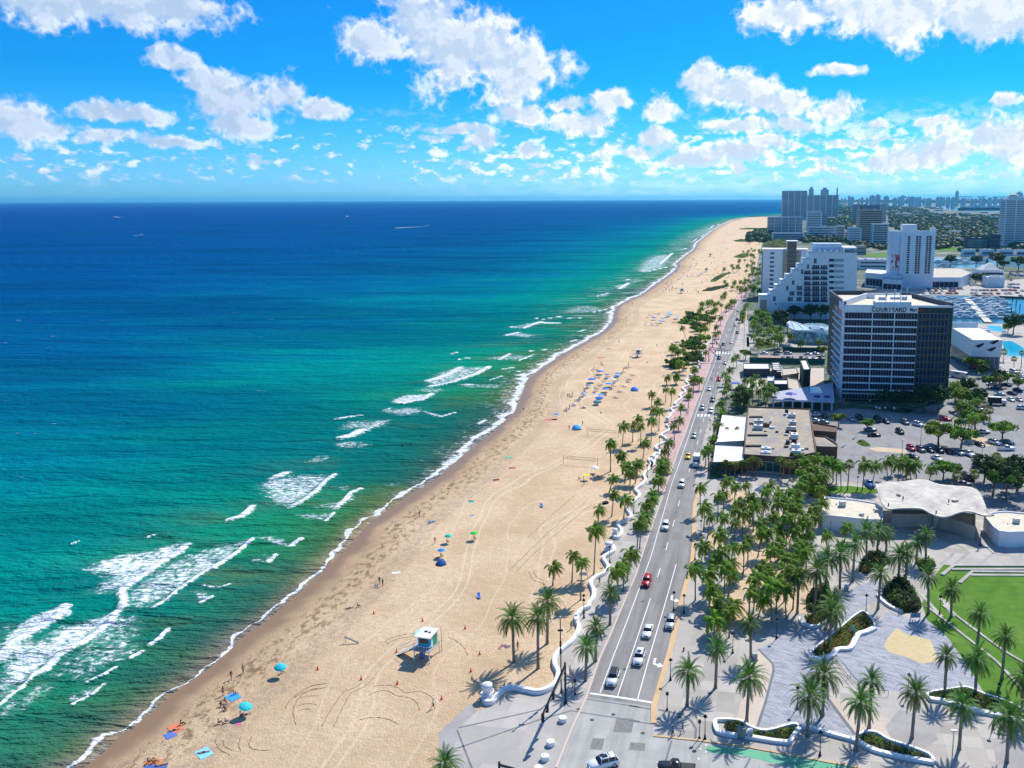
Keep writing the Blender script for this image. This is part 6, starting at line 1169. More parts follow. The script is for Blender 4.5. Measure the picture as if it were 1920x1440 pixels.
def canopy(label, pts, z, mt=None, dip=.5, posts=True, cat='canopy'):
 P = [G(x, y, z) for x, y in pts]; t_ = thing('shade_canopy', label, cat); mb = MB().m(mt or RF_w); n = 10; b0 = len(mb.v)
 for i in range(n+1):
  for j in range(n+1): s_, q = i/n, j/n; p = P[0].lerp(P[1], s_).lerp(P[3].lerp(P[2], s_), q); mb.v.append((p.x, p.y, z-dip*math.sin(PI*s_)*math.sin(PI*q)))
 for i in range(n):
  for j in range(n): a = b0+i*(n+1)+j; mb.face((a, a+n+1, a+n+2, a+1))
 mb.build('fabric', t_, True); mb = MB().m(mat('edge_blue', (.16, .34, .62), .6)); ribbon(mb, [P[1], P[2]], .3, z-.5, z+.05); mb.build('edge_band', t_)
 if posts:
  for p in P: mb = MB().m(M_black); mb.tube([(p.x, p.y, 0), (p.x, p.y, z)], .1, 6); mb.build('post', t_)
 return t_
canopy('large white sail canopy left of the restaurant roof, farther of two', [(1344, 829), (1397, 826), (1402, 783), (1354, 778)], 4.5); canopy('large white sail canopy left of the restaurant roof, nearer of two', [(1337, 866), (1393, 864), (1396, 838), (1341, 835)], 4.5)
podium('pale terrace roof strip between the two sail canopies', [(1340, 833), (1394, 831), (1397, 828), (1344, 830)], 3.6, RF_w, RF_w, 'terrace_roof', cols_=0)
dk = thing('pool_deck_building', 'raised pool deck on columns beside the black and white hotel', 'pool deck'); zd = 4.2; P = [G(1360+x/6.4, 700+y/6.4, zd) for x, y in ((560,310),(1310,335),(1290,110),(560,230))]; mb = MB().m(W_wh2); mb.prism([(p.x, p.y) for p in P], zd-.7, zd, W_wh2, mat('deck_tile', (.42,.42,.50), .8, var=.1)); mb.build('deck', dk)
for s_ in np.linspace(.03, .97, 7): q = P[0].lerp(P[1], s_); mb = MB().m(W_wh2); mb.box((q.x, q.y+1, (zd-.7)/2), (.6, .6, zd-.7)); mb.build('column', dk)
M_pool = mat('pool_water', (.04, .38, .42), .1, spec=.4, var=.2, vscale=.8); mb = MB().m(M_pool); mb.sheet([G(1360+x/6.4, 700+y/6.4, zd+.02) for x, y in ((985,165),(1130,160),(1175,235),(990,235),(1010,200))]); mb.build('pool', dk)
for x, y, c_ in ((790,245,(.02,.04,.35)),(1100,280,(.04,.05,.2)),(1220,282,(.04,.05,.2))):
 q = G(1360+x/6.4, 700+y/6.4, zd+2); u_ = thing('parasol', 'blue parasol on the raised pool deck, %s' % {790:'left of the slide wall',1100:'middle one by the rail',1220:'right one by the rail'}[x], 'parasol', (q.x, q.y, zd)); mb = MB().m(mat('par_%d' % x, c_, .6)); mb.lathe([(2.6 if x == 790 else 1.5, 1.9), (1.3, 2.4), (.1, 2.7)], 8); mb.build('canopy', u_); mb = MB().m(M_black); mb.tube([(0, 0, 0), (0, 0, 2.5)], .05, 5); mb.build('pole', u_)
for lab, pts, z, wm, rm in (('', ((860,75),(880,105),(885,60),(740,-45),(735,-40)), 0, 0, 0),):
 pass
KC = (1400, 520, 7.385)
def pod(label, o, pts, z, wm, rm, nm='low_building', cols_=3, glass=None): return podium(label, pxl(o, pts), z, wm, rm, nm, 'building', cols_, glass)
pod('dark green stair block with narrow white roof left of the hotel', KC, [(790,1290),(885,1285),(825,1150),(740,1155)], 9., W_gr, RF_w, cols_=0)
pod('low white block with stair beside the pool deck, dark front wall', K1, [(590,140),(750,140),(745,85),(580,85)], 4.6, W_dk, RF_w, cols_=0)
pod('small white box roof behind the yellow sign block', K1, [(515,100),(580,100),(580,50),(510,50)], 4.6, W_wh2, RF_w, cols_=2)
pod('long white trellis roof beside the road', KV, [(1075,1225),(1470,1225),(1450,1140),(1070,1135)], 3.6, W_dk, RF_w, cols_=0)
pod('short white louvred roof right of the trellis roof', KV, [(1520,1240),(1640,1240),(1600,1120),(1500,1125)], 3.8, W_dk, RF_w, cols_=0)
pod('tan bar roof in the middle of the beach bar yard', KC, [(500,1370),(720,1340),(690,1260),(490,1270)], 3.2, W_be, RF_t, cols_=0)
pod('sandy deck roof beside the slide wall', K1, [(760,190),(910,220),(870,80),(750,60)], 3.6, W_be, RF_t, cols_=0)
for i in range(5):
 y = 1195+i*26
 mb = MB().m(RF_w); a_, b_ = G(1400+355/7.385+i*2.2, 520+y/7.385, 4.2), G(1400+455/7.385+i*2.4, 520+y/7.385, 4.2); ribbon(mb, [a_, b_], 1.4, 4.05, 4.2)
 t_ = thing('louvre', 'white louvre panel over the short bar roof, %s from the back' % ordn(i), 'louvre', group='white louvres over the bar'); mb.build('panel', t_)
def fence(label, a, b_, h, mt, nm='fence', posts=10):
 A_, B_ = G(*a), G(*b_); t_ = thing(nm, label, 'fence'); F_ = Face(A_, B_); mb = MB().m(mt); F_.box(mb, 0, F_.L, .05, h, -.03, .03); mb.build('screen', t_)
 for k in range(posts): x = F_.L*k/(posts-1); mb = MB().m(M_black); F_.box(mb, x-.05, x+.05, 0, h+.1, -.08, -.03); mb.build('post', t_)
fence('green windscreen fence between the tan path and the beach bar', (1405, 681), (1546, 684), 3.2, mat('screen_green', (.015, .12, .10), .8), posts=14)
fence('dark green fence behind the parked cars before the pool dome', (1468, 660), (1546, 661), 2.8, mat('screen_green2', (.012, .07, .06), .8), posts=8)
dm = thing('pool_dome', 'pale glazed pool dome under the curved white lattice canopy', 'building'); P = [G(x, y, 0) for x, y in pxl(KC, [(520,880),(700,900),(1060,960),(1110,960),(1110,780)])]; mb = MB().m(G_teal); c_ = G(*pxl(KC, [(930,880)])[0]); R_ = 15;
mb.lathe([(R_, 0), (R_*.97, 4), (R_*.85, 7.2), (R_*.6, 9.3), (R_*.3, 10.2), (.2, 10.5)], 24, (c_.x, c_.y, 0)); mb.build('glazing', dm, True)
for k in range(12): a_ = k*PI/6; mb = MB().m(W_wh); mb.tube([(c_.x+R_*q*math.cos(a_), c_.y+R_*q*math.sin(a_), z+.05) for q, z in ((1, 0), (.97, 4), (.85, 7.2), (.6, 9.3), (.3, 10.2))], .12, 4); mb.build('rib', dm)
sh_ = thing('shell_canopy', 'white curved lattice canopy like a tongue behind the pool dome', 'canopy'); top_ = [(560,640),(600,615),(680,630),(800,670),(950,700),(1110,705)]; bot = [(560,650),(600,700),(680,735),(800,740),(950,745),(1110,755)]; mb = MB().m(W_wh)
A_ = [G(*p, 12) for p in pxl(KC, top_)]; B_ = [G(*p, 10.5) for p in pxl(KC, bot)]; A_ = smooth_line(A_, 4); B_ = smooth_line(B_, 4); mb.tube(A_, .5, 6); mb.build('edge_beam', sh_); mb = MB().m(W_wh); mb.tube(B_, .5, 6); mb.build('edge_beam', sh_); mb = MB().m(mat('lattice', (.55, .68, .68), .4)); b0 = len(mb.v)
for a_, c2 in zip(A_, B_): mb.v += [tuple(a_), tuple((a_+c2)/2+Vector((0, 0, .9))), tuple(c2)]
for i in range(len(A_)-1):
 for j in range(2): a_ = b0+i*3+j; mb.face((a_, a_+3, a_+4, a_+1))
mb.build('lattice_skin', sh_, True)
for i in range(0, len(A_)-4, 4): mb = MB().m(W_wh); mb.tube([A_[i]+Vector((0, 0, .2)), (A_[i+2]+B_[i+2])/2+Vector((0, 0, 1.1)), B_[i+4]+Vector((0, 0, .2))], .22, 4); mb.build('lattice_bar', sh_)
pv = thing('pavilion', 'park pavilion under a rippling pale concrete roof on flared columns', 'pavilion')
ctop = smooth_line([Vector((x, y, 0)) for x, y in ((575,250),(700,256),(830,250),(950,235),(1050,240),(1150,275),(1300,290),(1440,302),(1520,350),(1560,430),(1600,530),(1655,550))], 4); cbot = smooth_line([Vector((x, y, 0)) for x, y in ((575,252),(600,330),(630,420),(690,495),(840,492),(990,495),(1080,540),(1180,570),(1260,560),(1340,530),(1440,522),(1560,558),(1655,552))], 4)
def resamp(L_, n):
 d = [0];
 for a_, b_ in zip(L_[:-1], L_[1:]): d.append(d[-1]+(b_-a_).length)
 out = []
 for k in range(n+1):
  s_ = d[-1]*k/n; i = max(0, min(len(L_)-2, sum(1 for x in d if x <= s_)-1)); out.append(L_[i].lerp(L_[i+1], (s_-d[i])/max(1e-6, d[i+1]-d[i])))
 return out
nu, nv = 60, 22; T_ = resamp(ctop, nu); B_ = resamp(cbot, nu); M_shell = mat('shell_concrete', (.56, .51, .43), .85, var=.22, vscale=.5, bump=.25, bscale=2.); mb = MB().m(M_shell); grid = []
for i in range(nu+1):
 for j in range(nv+1):
  q = j/nv; p = T_[i].lerp(B_[i], q); sag = math.sin(q*PI); z = 6.6+.75*math.sin(p.x*.0125+.9)*math.cos(p.y*.016-.3)*sag+.35*math.sin(p.x*.021+p.y*.02)*sag
  w_ = G(1520+p.x/4.8, 850+p.y/4.8, z); grid.append(w_)
for dz in (0, -.35): mb.v += [(w_.x, w_.y, w_.z+dz) for w_ in grid]
N_ = (nu+1)*(nv+1)
for i in range(nu):
 for j in range(nv): a_ = i*(nv+1)+j; mb.face((a_, a_+1, a_+nv+2, a_+nv+1)); mb.face((N_+a_, N_+a_+nv+1, N_+a_+nv+2, N_+a_+1))
for i in range(nu):
 for j in (0, nv): a_ = i*(nv+1)+j; c2 = a_+nv+1; mb.face((a_, c2, N_+c2, N_+a_))
mb.build('shell_roof', pv, True)
for x, y in ((1120,680),(830,560),(1250,600)): q = G(1520+x/4.8, 850+y/4.8); mb = MB().m(M_shell); mb.lathe([(.6, 0), (.65, 2.5), (.95, 4.), (1.5, 5.2), (2.1, 5.8)], 14, q); mb.build('flared_column', pv, True)
for x, y in ((700,460),(832,398),(1243,425),(1130,527)): q = G(1520+x/4.8, 850+y/4.8, 7.); mb = MB().m(M_blk); mb.lathe([(.16, -.6), (.16, .35)], 8, q); mb.build('drain_pipe', pv)
def wing(label, pts, z, faces=()):
 P = [G(*p, z) for p in pxl(K4, pts)]; t_ = thing('pavilion_wing', label, 'building'); body(t_, [(p.x, p.y) for p in P], 0, z, W_wh, RF_c, .35); return t_, P
t_, P = wing('cream-roofed left wing of the beach park pavilion', [(110,560),(125,400),(400,425),(580,455),(645,500),(645,605),(500,600)], 3.9)
Fw = Face(P[0], P[5])
for s_, l_ in ((.14, .07), (.55, .16)): window(t_, Fw, Fw.L*s_, Fw.L*(s_+l_), .3, 2.5, 1 if l_ < .1 else 3, G_blue, M_black, .1, .05)
for x, y, w_ in ((285,460,1.6),(232,445,.4),(465,545,.8),(590,510,.8),(440,540,.4),(570,495,.4)): q = G(1520+x/4.8, 850+y/4.8, 4.4); mb = MB().m(M_mech); mb.box((q.x, q.y, 3.95+w_*.45), (w_, w_*.8, w_*.9)); mb.build('roof_unit', t_)
t_, P = wing('cream-roofed right wing of the pavilion with a long curved front wall', [(1560,560),(1640,540),(1760,530),(1900,545),(2100,560),(2100,715),(1900,712),(1780,716),(1700,705),(1650,670),(1600,610)], 3.9)
for x, y, w_ in ((1850,610,1.4),(1775,620,.3),(1700,690,.3)): q = G(1520+x/4.8, 850+y/4.8, 4.4); mb = MB().m(M_mech); mb.box((q.x, q.y, 3.95+w_*.45), (w_, w_*.8, w_*.9)); mb.build('roof_unit', t_)
podium('tan curved back wall beneath the wavy roof', pxl(K4, [(730,560),(1080,560),(1240,590),(1480,680),(1480,560),(1250,540),(730,515)]), 3.2, W_tan, W_tan, 'pavilion_back_wall', cols_=0)
q = G(1200+1100/4.8, 850+400/4.8); t_ = thing('white_tent', 'small white tent roof among the grove palms', 'tent', q); mb = MB().m(RF_w); mb.lathe([(2.6, 2.2), (1.6, 3.0), (.1, 4.)], 4); mb.build('fabric', t_)
for a_ in range(4): mb = MB().m(M_black); mb.tube([(2.4*math.cos(a_*PI/2), 2.4*math.sin(a_*PI/2), 0), (2.4*math.cos(a_*PI/2), 2.4*math.sin(a_*PI/2), 2.3)], .05, 5); mb.build('post', t_)
def lot(name, pts, mt, z): return sheet(name, pts, mt, z)
M_mw = mat('marina_water', (.03, .16, .22), .12, spec=.3, var=.25, vscale=.15); M_mw2 = mat('canal_water', (.10, .26, .28), .15, spec=.3, var=.2, vscale=.05)
lot('marina_water', [(1640,557),(1700,552),(1822,555),(1922,558),(2100,560),(2100,603),(1920,604),(1868,606),(1790,606),(1640,606)], M_mw, .02)
lot('canal_water', [(1750,483),(2100,480),(2100,504),(1905,502),(1860,496),(1830,503),(1752,500)], M_mw2, .05)
lot('canal_water', [(1610,380.6),(1700,380.8),(1726,384.5),(1726,389),(1690,385),(1655,383.5),(1600,382.5)], M_mw2, .35); lot('canal_water', [(1764,387.5),(1800,389),(1880,394),(1990,396),(1990,400),(1860,398),(1800,396),(1770,392)], M_mw2, .35)
lot('canal_water', [(1820,382.8),(1900,383),(1990,386),(1990,390),(1880,389)], M_mw2, .33); lot('beach_far', [(1571,389),(1597,391),(1600,396),(1571,401)], M_sandp, .3)
lot('swim_pool', [(1878,640),(1891,639),(1899,640),(1921,653),(1975,690),(1912,668),(1888,668)], mat('pool_cyan', (.01, .42, .62), .15, spec=.3, var=.1), .05)
lot('dive_pool', [(1850,610),(1876,611),(1884,622),(1859,620)], MATS['pool_cyan'], .05); lot('pool_deck', [(1795,607),(1990,607),(2050,720),(1900,700),(1780,640)], M_walk, .03)
lot('marina_lot', [(1640,553),(1640,541),(1735,541),(1790,541),(1830,531),(1950,520),(2100,520),(2100,560),(1922,557),(1822,554)], M_walk, .03)
lot('hotel_drive', [(1519,772),(1600,765),(1700,775),(1790,745),(1850,738),(1960,795),(2060,900),(1920,930),(1800,908),(1640,880),(1535,868)], M_lot, .02)
lot('side_street', [(1780,670),(1800,684),(1870,725),(1940,770),(2020,830),(2020,870),(1960,835),(1900,795),(1840,752),(1775,712)], M_asph, .03)
lot('parking_lot', [(1800,684),(1850,690),(1900,690),(2000,700),(2060,800),(2020,830),(1940,770),(1870,725)], M_lot, .026)
lot('parking_lot', [(1535,868),(1640,880),(1800,908),(1960,935),(1900,960),(1700,915),(1560,900)], M_lot, .024)
lot('tan_path', [(1422,668),(1546,671),(1546,679),(1418,673)], mat('brick_tan', (.52,.30,.20), .85, var=.12), .05); lot('drive', [(1420,664),(1546,665),(1546,671),(1422,668)], M_lot, .04)
lot('pool_terrace', [(1400,632),(1545,634),(1545,652),(1400,650)], M_walk, .035); lot('walkway', [(1372,660),(1396,600),(1402,600),(1408,690),(1390,720),(1340,760),(1330,900),(1300,920),(1320,820),(1345,735),(1355,700)], M_walk, .035)
lot('bar_yard', [(1405,690),(1545,690),(1545,720),(1440,735),(1400,740)], M_tanp, .04); lot('sandy_island', [(1648,838),(1700,843),(1700,850),(1640,846),(1630,840)], M_sandp, .03)
lot('sandy_verge', [(1820,815),(1850,822),(1870,835),(1840,838),(1790,818)], M_sandp, .03)
A_, B_ = G(1812, 560), G(1853, 606); t_ = thing('marina_pier', 'long pale pier running between the moored boats', 'pier'); mb = MB().m(mat('pier_deck', (.60,.56,.44), .85, var=.1)); ribbon(mb, [A_, B_], 5, .3, .9); mb.build('deck', t_)
mb = MB().m(W_dk); ribbon(mb, [G(1822, 556), G(1922, 560), G(2080, 562)], 1.5, 0, 1.6); tag(mb.build('quay_wall'), 'dark quay wall between the car park and the marina basin', 'quay')
# ================================================================== vehicles
def paint(c): return mat('paint_%.2f_%.2f_%.2f' % c, c, .28, .1, spec=.5)
M_tyre = mat('tyre', (.02,.02,.02), .8); M_rim = mat('rim', (.45,.46,.48), .35, .6); M_head = mat('headlight', (.75,.78,.8), .15); M_tail = mat('taillight', (.35,.01,.01), .3); M_trim = mat('trim_black', (.02,.02,.022), .5); G_car = mat('car_glass', (.015,.02,.03), .08, spec=.6)
def loft(mb, secs, cap=True):
 n = len(secs[0]); b = len(mb.v)
 for s_ in secs: mb.v += [tuple(p) for p in s_]
 for i in range(len(secs)-1):
  for k in range(n): k2 = (k+1) % n; mb.face((b+i*n+k, b+i*n+k2, b+(i+1)*n+k2, b+(i+1)*n+k))
 if cap: mb.face([b+k for k in range(n)][::-1]); mb.face([b+(len(secs)-1)*n+k for k in range(n)])
def car_proto(kind):
 root = thing('parked_car', 'x', 'car'); Lh = {'sedan': 2.35, 'suv': 2.4, 'pickup': 2.85, 'van': 2.6}[kind]; hw = .92 if kind != 'sedan' else .89
 P = {'sedan': [(-1, .70, .60), (-.94, .84, .74), (-.72, .89, .82), (-.40, .89, .92), (0, .90, .94), (.45, .89, .96), (.80, .88, .94), (.95, .83, .88), (1, .74, .66)],
   'suv': [(-1, .74, .70), (-.95, .86, .92), (-.70, .92, 1.02), (-.44, .92, 1.10), (0, .93, 1.12), (.5, .92, 1.12), (.85, .90, 1.12), (.97, .86, 1.05), (1, .80, .70)],
   'pickup': [(-1, .80, .80), (-.96, .90, 1.02), (-.70, .95, 1.12), (-.48, .95, 1.16), (0, .95, 1.16), (.2, .95, 1.14), (.22, .95, 1.02), (.96, .93, 1.02), (1, .90, .80)],
   'van': [(-1, .78, .80), (-.95, .88, 1.0), (-.78, .93, 1.16), (-.6, .94, 1.22), (0, .95, 1.24), (.5, .95, 1.24), (.85, .94, 1.22), (.98, .90, 1.1), (1, .84, .8)]}[kind]
 mb = MB().m(paint((.8, .8, .8))); secs = []
 for (y, w_, z) in P: y *= Lh; secs.append([(-w_*.92, y, .24), (-w_, y, .45), (-w_, y, z-.16), (-w_*.90, y, z), (w_*.90, y, z), (w_, y, z-.16), (w_, y, .45), (w_*.92, y, .24)])
 loft(mb, secs)
 T = {'sedan': (-.36, -.12, .30, .68, .94, 1.42), 'suv': (-.42, -.20, .72, .93, 1.12, 1.70), 'pickup': (-.40, -.22, .10, .20, 1.16, 1.78), 'van': (-.70, -.40, .86, .97, 1.22, 1.95)}[kind]
 y0, y1, y2, y3, zb, zt = T; y0, y1, y2, y3 = [q*Lh for q in (y0, y1, y2, y3)]; wb, wt = hw*.90, hw*.72
 loft(mb, [[(-wt, y1-.06, zt-.05), (-wt*.96, y1, zt), (wt*.96, y1, zt), (wt, y1-.06, zt-.05)], [(-wt*1.02, (y1+y2)/2, zt-.02), (-wt*.98, (y1+y2)/2, zt+.04), (wt*.98, (y1+y2)/2, zt+.04), (wt*1.02, (y1+y2)/2, zt-.02)], [(-wt, y2+.05, zt-.05), (-wt*.96, y2, zt), (wt*.96, y2, zt), (wt, y2+.05, zt-.05)]])
 for y in (y1, (y1+y2)/2, y2):                # pillars
  for s_ in (-1, 1): mb.tube([(s_*wb, y+(.0 if y != y1 else -.25)*.5, zb-.05), (s_*wt, y, zt-.03)], .045, 4)
 body_ = mb.build('body', root, True); body_.data.materials[0] = body_.data.materials[0]; body_.material_slots[0].link = 'OBJECT'; body_.material_slots[0].material = paint((.8, .8, .8))
 mb = MB().m(G_car); b = len(mb.v); mb.v += [(-wb, y0, zb-.03), (wb, y0, zb-.03), (wb, y3, zb-.03), (-wb, y3, zb-.03), (-wt, y1, zt-.02), (wt, y1, zt-.02), (wt, y2, zt-.02), (-wt, y2, zt-.02)]
 for q in ((0, 1, 5, 4), (1, 2, 6, 5), (2, 3, 7, 6), (3, 0, 4, 7)): mb.face([b+i for i in q])
 mb.build('windows', root)
 for sx in (-1, 1):
  for sy in (-.62, .62):
   r = .34 if kind == 'sedan' else .38; mb = MB().m(M_tyre); n = 14; b = len(mb.v)
   for xx in (sx*hw-.11*sx-.11, sx*hw-.11*sx+.11): mb.v += [(xx, sy*Lh+r*math.cos(2*PI*k/n), r+r*math.sin(2*PI*k/n)) for k in range(n)]
   for k in range(n): k2 = (k+1) % n; mb.face((b+k, b+k2, b+n+k2, b+n+k))
   mb.face([b+k for k in range(n)]); mb.face([b+n+k for k in range(n)][::-1]); wh = mb.build('wheel', root)
   mb = MB().m(M_rim); mb.poly([(sx*(hw+.006), sy*Lh+r*.6*math.cos(2*PI*k/10), r+r*.6*math.sin(2*PI*k/10)) for k in range(10)]); mb.build('rim', wh)
  mb = MB().m(M_head); mb.box((sx*hw*.68, -Lh*.985, P[1][2]-.14), (.34, .16, .14)); mb.build('headlight', root)
  mb = MB().m(M_tail); mb.box((sx*hw*.74, Lh*.985, P[1][2]-.08), (.26, .12, .16)); mb.build('taillight', root)
  mb = MB().m(M_trim); mb.box((sx*(hw+.1), y0+.25, zb+.02), (.2, .12, .14)); mb.build('mirror', root)
 mb = MB().m(M_trim); mb.box((0, -Lh*.992, .55), (hw*1.0, .1, .22)); mb.build('grille', root)
 if kind == 'pickup': mb = MB().m(M_trim); mb.box((0, Lh*.60, 1.0), (hw*1.6, Lh*.66, .1)); mb.build('cargo_bed', root)
 return root
PROTO = {k: [car_proto(k), False] for k in ('sedan', 'suv', 'pickup', 'van')}
def vset(o, c):
 for ch in o.children:
  if ch.name.startswith('body'): ch.material_slots[0].material = paint(c)
CN = {'white': (.80, .81, .82), 'silver': (.48, .50, .53), 'grey': (.20, .21, .23), 'black': (.02, .021, .024), 'dark blue': (.02, .035, .10), 'red': (.50, .012, .02), 'dark red': (.16, .01, .012), 'yellow': (.85, .52, .01), 'pale green': (.45, .62, .60), 'blue': (.03, .18, .55), 'pink red': (.55, .02, .10), 'beige': (.48, .42, .33)}
def car(kind, px, py, ang, color, label, name='parked_car', cat='car', group=None, s=1.):
 pr = PROTO[kind]; o = dup(pr[0]) if pr[1] else pr[0]; pr[1] = True; o.name = name; o.location = G(px, py, .03); o.rotation_euler = (0, 0, ang); o.scale = (s, s, s); vset(o, CN[color]); tag(o, label, cat, group); return o
def rdir(px, py):
 k = min(range(len(EDGE)-1), key=lambda i: abs((EDGE[i][1]+EDGE[i+1][1])/2-py)); d = G(*EDGE[k+1])-G(*EDGE[k]); return math.atan2(d.y, d.x)-PI/2
for kind, px, py, c, d in (('suv',1198.5,1238,'white','with a sunroof, second behind the black-roofed one'),('sedan',1214.5,1188,'white','just ahead of the curved turn arrow, in the middle lane'),('suv',1257.5,1172,'silver','with a roof rack, waiting in the turning lane'),('suv',1150,1276,'white','first in line at the stop line, with black roof'),
 ('suv',1212.5,1094,'red','alone on the road beside the palm grove'),('suv',1248,990,'white','following well behind the red one'),('suv',1278.5,911,'white','rounding the bend beside the palm grove corner'),('sedan',1290.5,858,'yellow','the only yellow one, left of the box truck'),
 ('sedan',1301.5,819,'pale green','alone between the zebra crossing and the yellow one'),('suv',1317,767,'silver','in the left lane just beyond the zebra crossing'),('suv',1333,773,'white','in the right lane touching the zebra crossing'),('suv',1336,752,'grey','behind the white one at the zebra crossing'),
 ('sedan',1330,731,'white','alone in the middle of the road before the gantry'),('suv',1348,713,'pink red','nearest red one to the gantry signal'),('suv',1348,673,'dark blue','waiting at the second crossing, left lane'),('sedan',1359.5,682,'silver','waiting at the second crossing, right lane'),
 ('sedan',1356,647,'black','just beyond the gantry signal, left lane'),('sedan',1370.6,643,'white','just beyond the gantry signal, right lane'),('sedan',1382.5,625,'black','alone between the gantry and the blue building shadow'),('van',1379,611,'white','crossing at the edge of the blue building shadow'),
 ('sedan',1382,600,'dark blue','inside the blue building shadow on the road'),('sedan',1384,584,'silver','farthest visible one on the road'),('sedan',1392.5,604,'black','dark one by the kerb in the building shadow')):
 a = rdir(px, py); kn = 'car' if kind == 'sedan' else kind; car(kind, px, py, a, c, '%s %s %s' % (c, kn if kn != 'suv' else 'sport utility car', d), 'driving_car', 'car', 'cars on the beach road')
rk = [o for o in sc.objects if o.get('label', '').startswith('white sport utility car first')][0]
mb = MB().m(M_trim); mb.box((0, .55, 1.765), (1.28, 2.15, .02)); mb.build('black_roof', rk)
rk = [o for o in sc.objects if 'with a roof rack' in o.get('label', '')][0]
for s_ in (-.55, .55): mb = MB().m(M_trim); mb.box((s_, .6, 1.80), (.05, 1.9, .05)); mb.build('roof_rail', rk)
rk = [o for o in sc.objects if 'with a sunroof' in o.get('label', '')][0]; mb = MB().m(G_car); mb.box((0, .2, 1.762), (.8, .9, .02)); mb.build('sunroof', rk)
o = car('suv', 1131, 1437, rdir(1131, 1400)-1.02, 'white', 'boxy white off-road car with two sunroofs leaving the bottom of the crossing', 'driving_car', 'car', None, 1.0); mb = MB().m(G_car); mb.box((-.3, -.1, 1.76), (.5, .7, .03)); mb.build('sunroof', o); mb = MB().m(M_trim); mb.box((0, .9, 1.77), (1.3, .08, .05)); mb.build('roof_bar', o)
car('pickup', 1268, 1447, rdir(1131, 1400)-1.5, 'black', 'dark pickup truck at the bottom edge below the bike lane', 'driving_car', 'truck')
t_ = thing('box_truck', 'white box truck in the right lane beside the yellow car', 'truck', G(1306, 872, .03), rdir(1306, 872)); mb = MB().m(paint((.8,.8,.8)));
loft(mb, [[(-1., y, .4), (-1.05, y, .8), (-1.0, y, z), (1.0, y, z), (1.05, y, .8), (1., y, .4)] for y, z in ((-3.2, 1.2), (-3.0, 1.5), (-2.3, 1.7), (-1.7, 2.3), (-1.0, 2.3))]); mb.build('cab', t_, True)
mb = MB().m(RF_w); mb.box((0, 1.1, 2.0), (2.3, 4.2, 2.5)); mb.build('cargo_box', t_); mb = MB().m(G_car); mb.poly([(-.9, -2.34, 1.74), (.9, -2.34, 1.74), (.85, -1.78, 2.28), (-.85, -1.78, 2.28)]); mb.build('windscreen', t_)
for sx in (-1, 1):
 for y in (-2.3, 2.2): mb = MB().m(M_tyre); mb.tube([(sx*.85, y, .45), (sx*1.1, y, .45)], .45, 12); mb.build('wheel', t_)
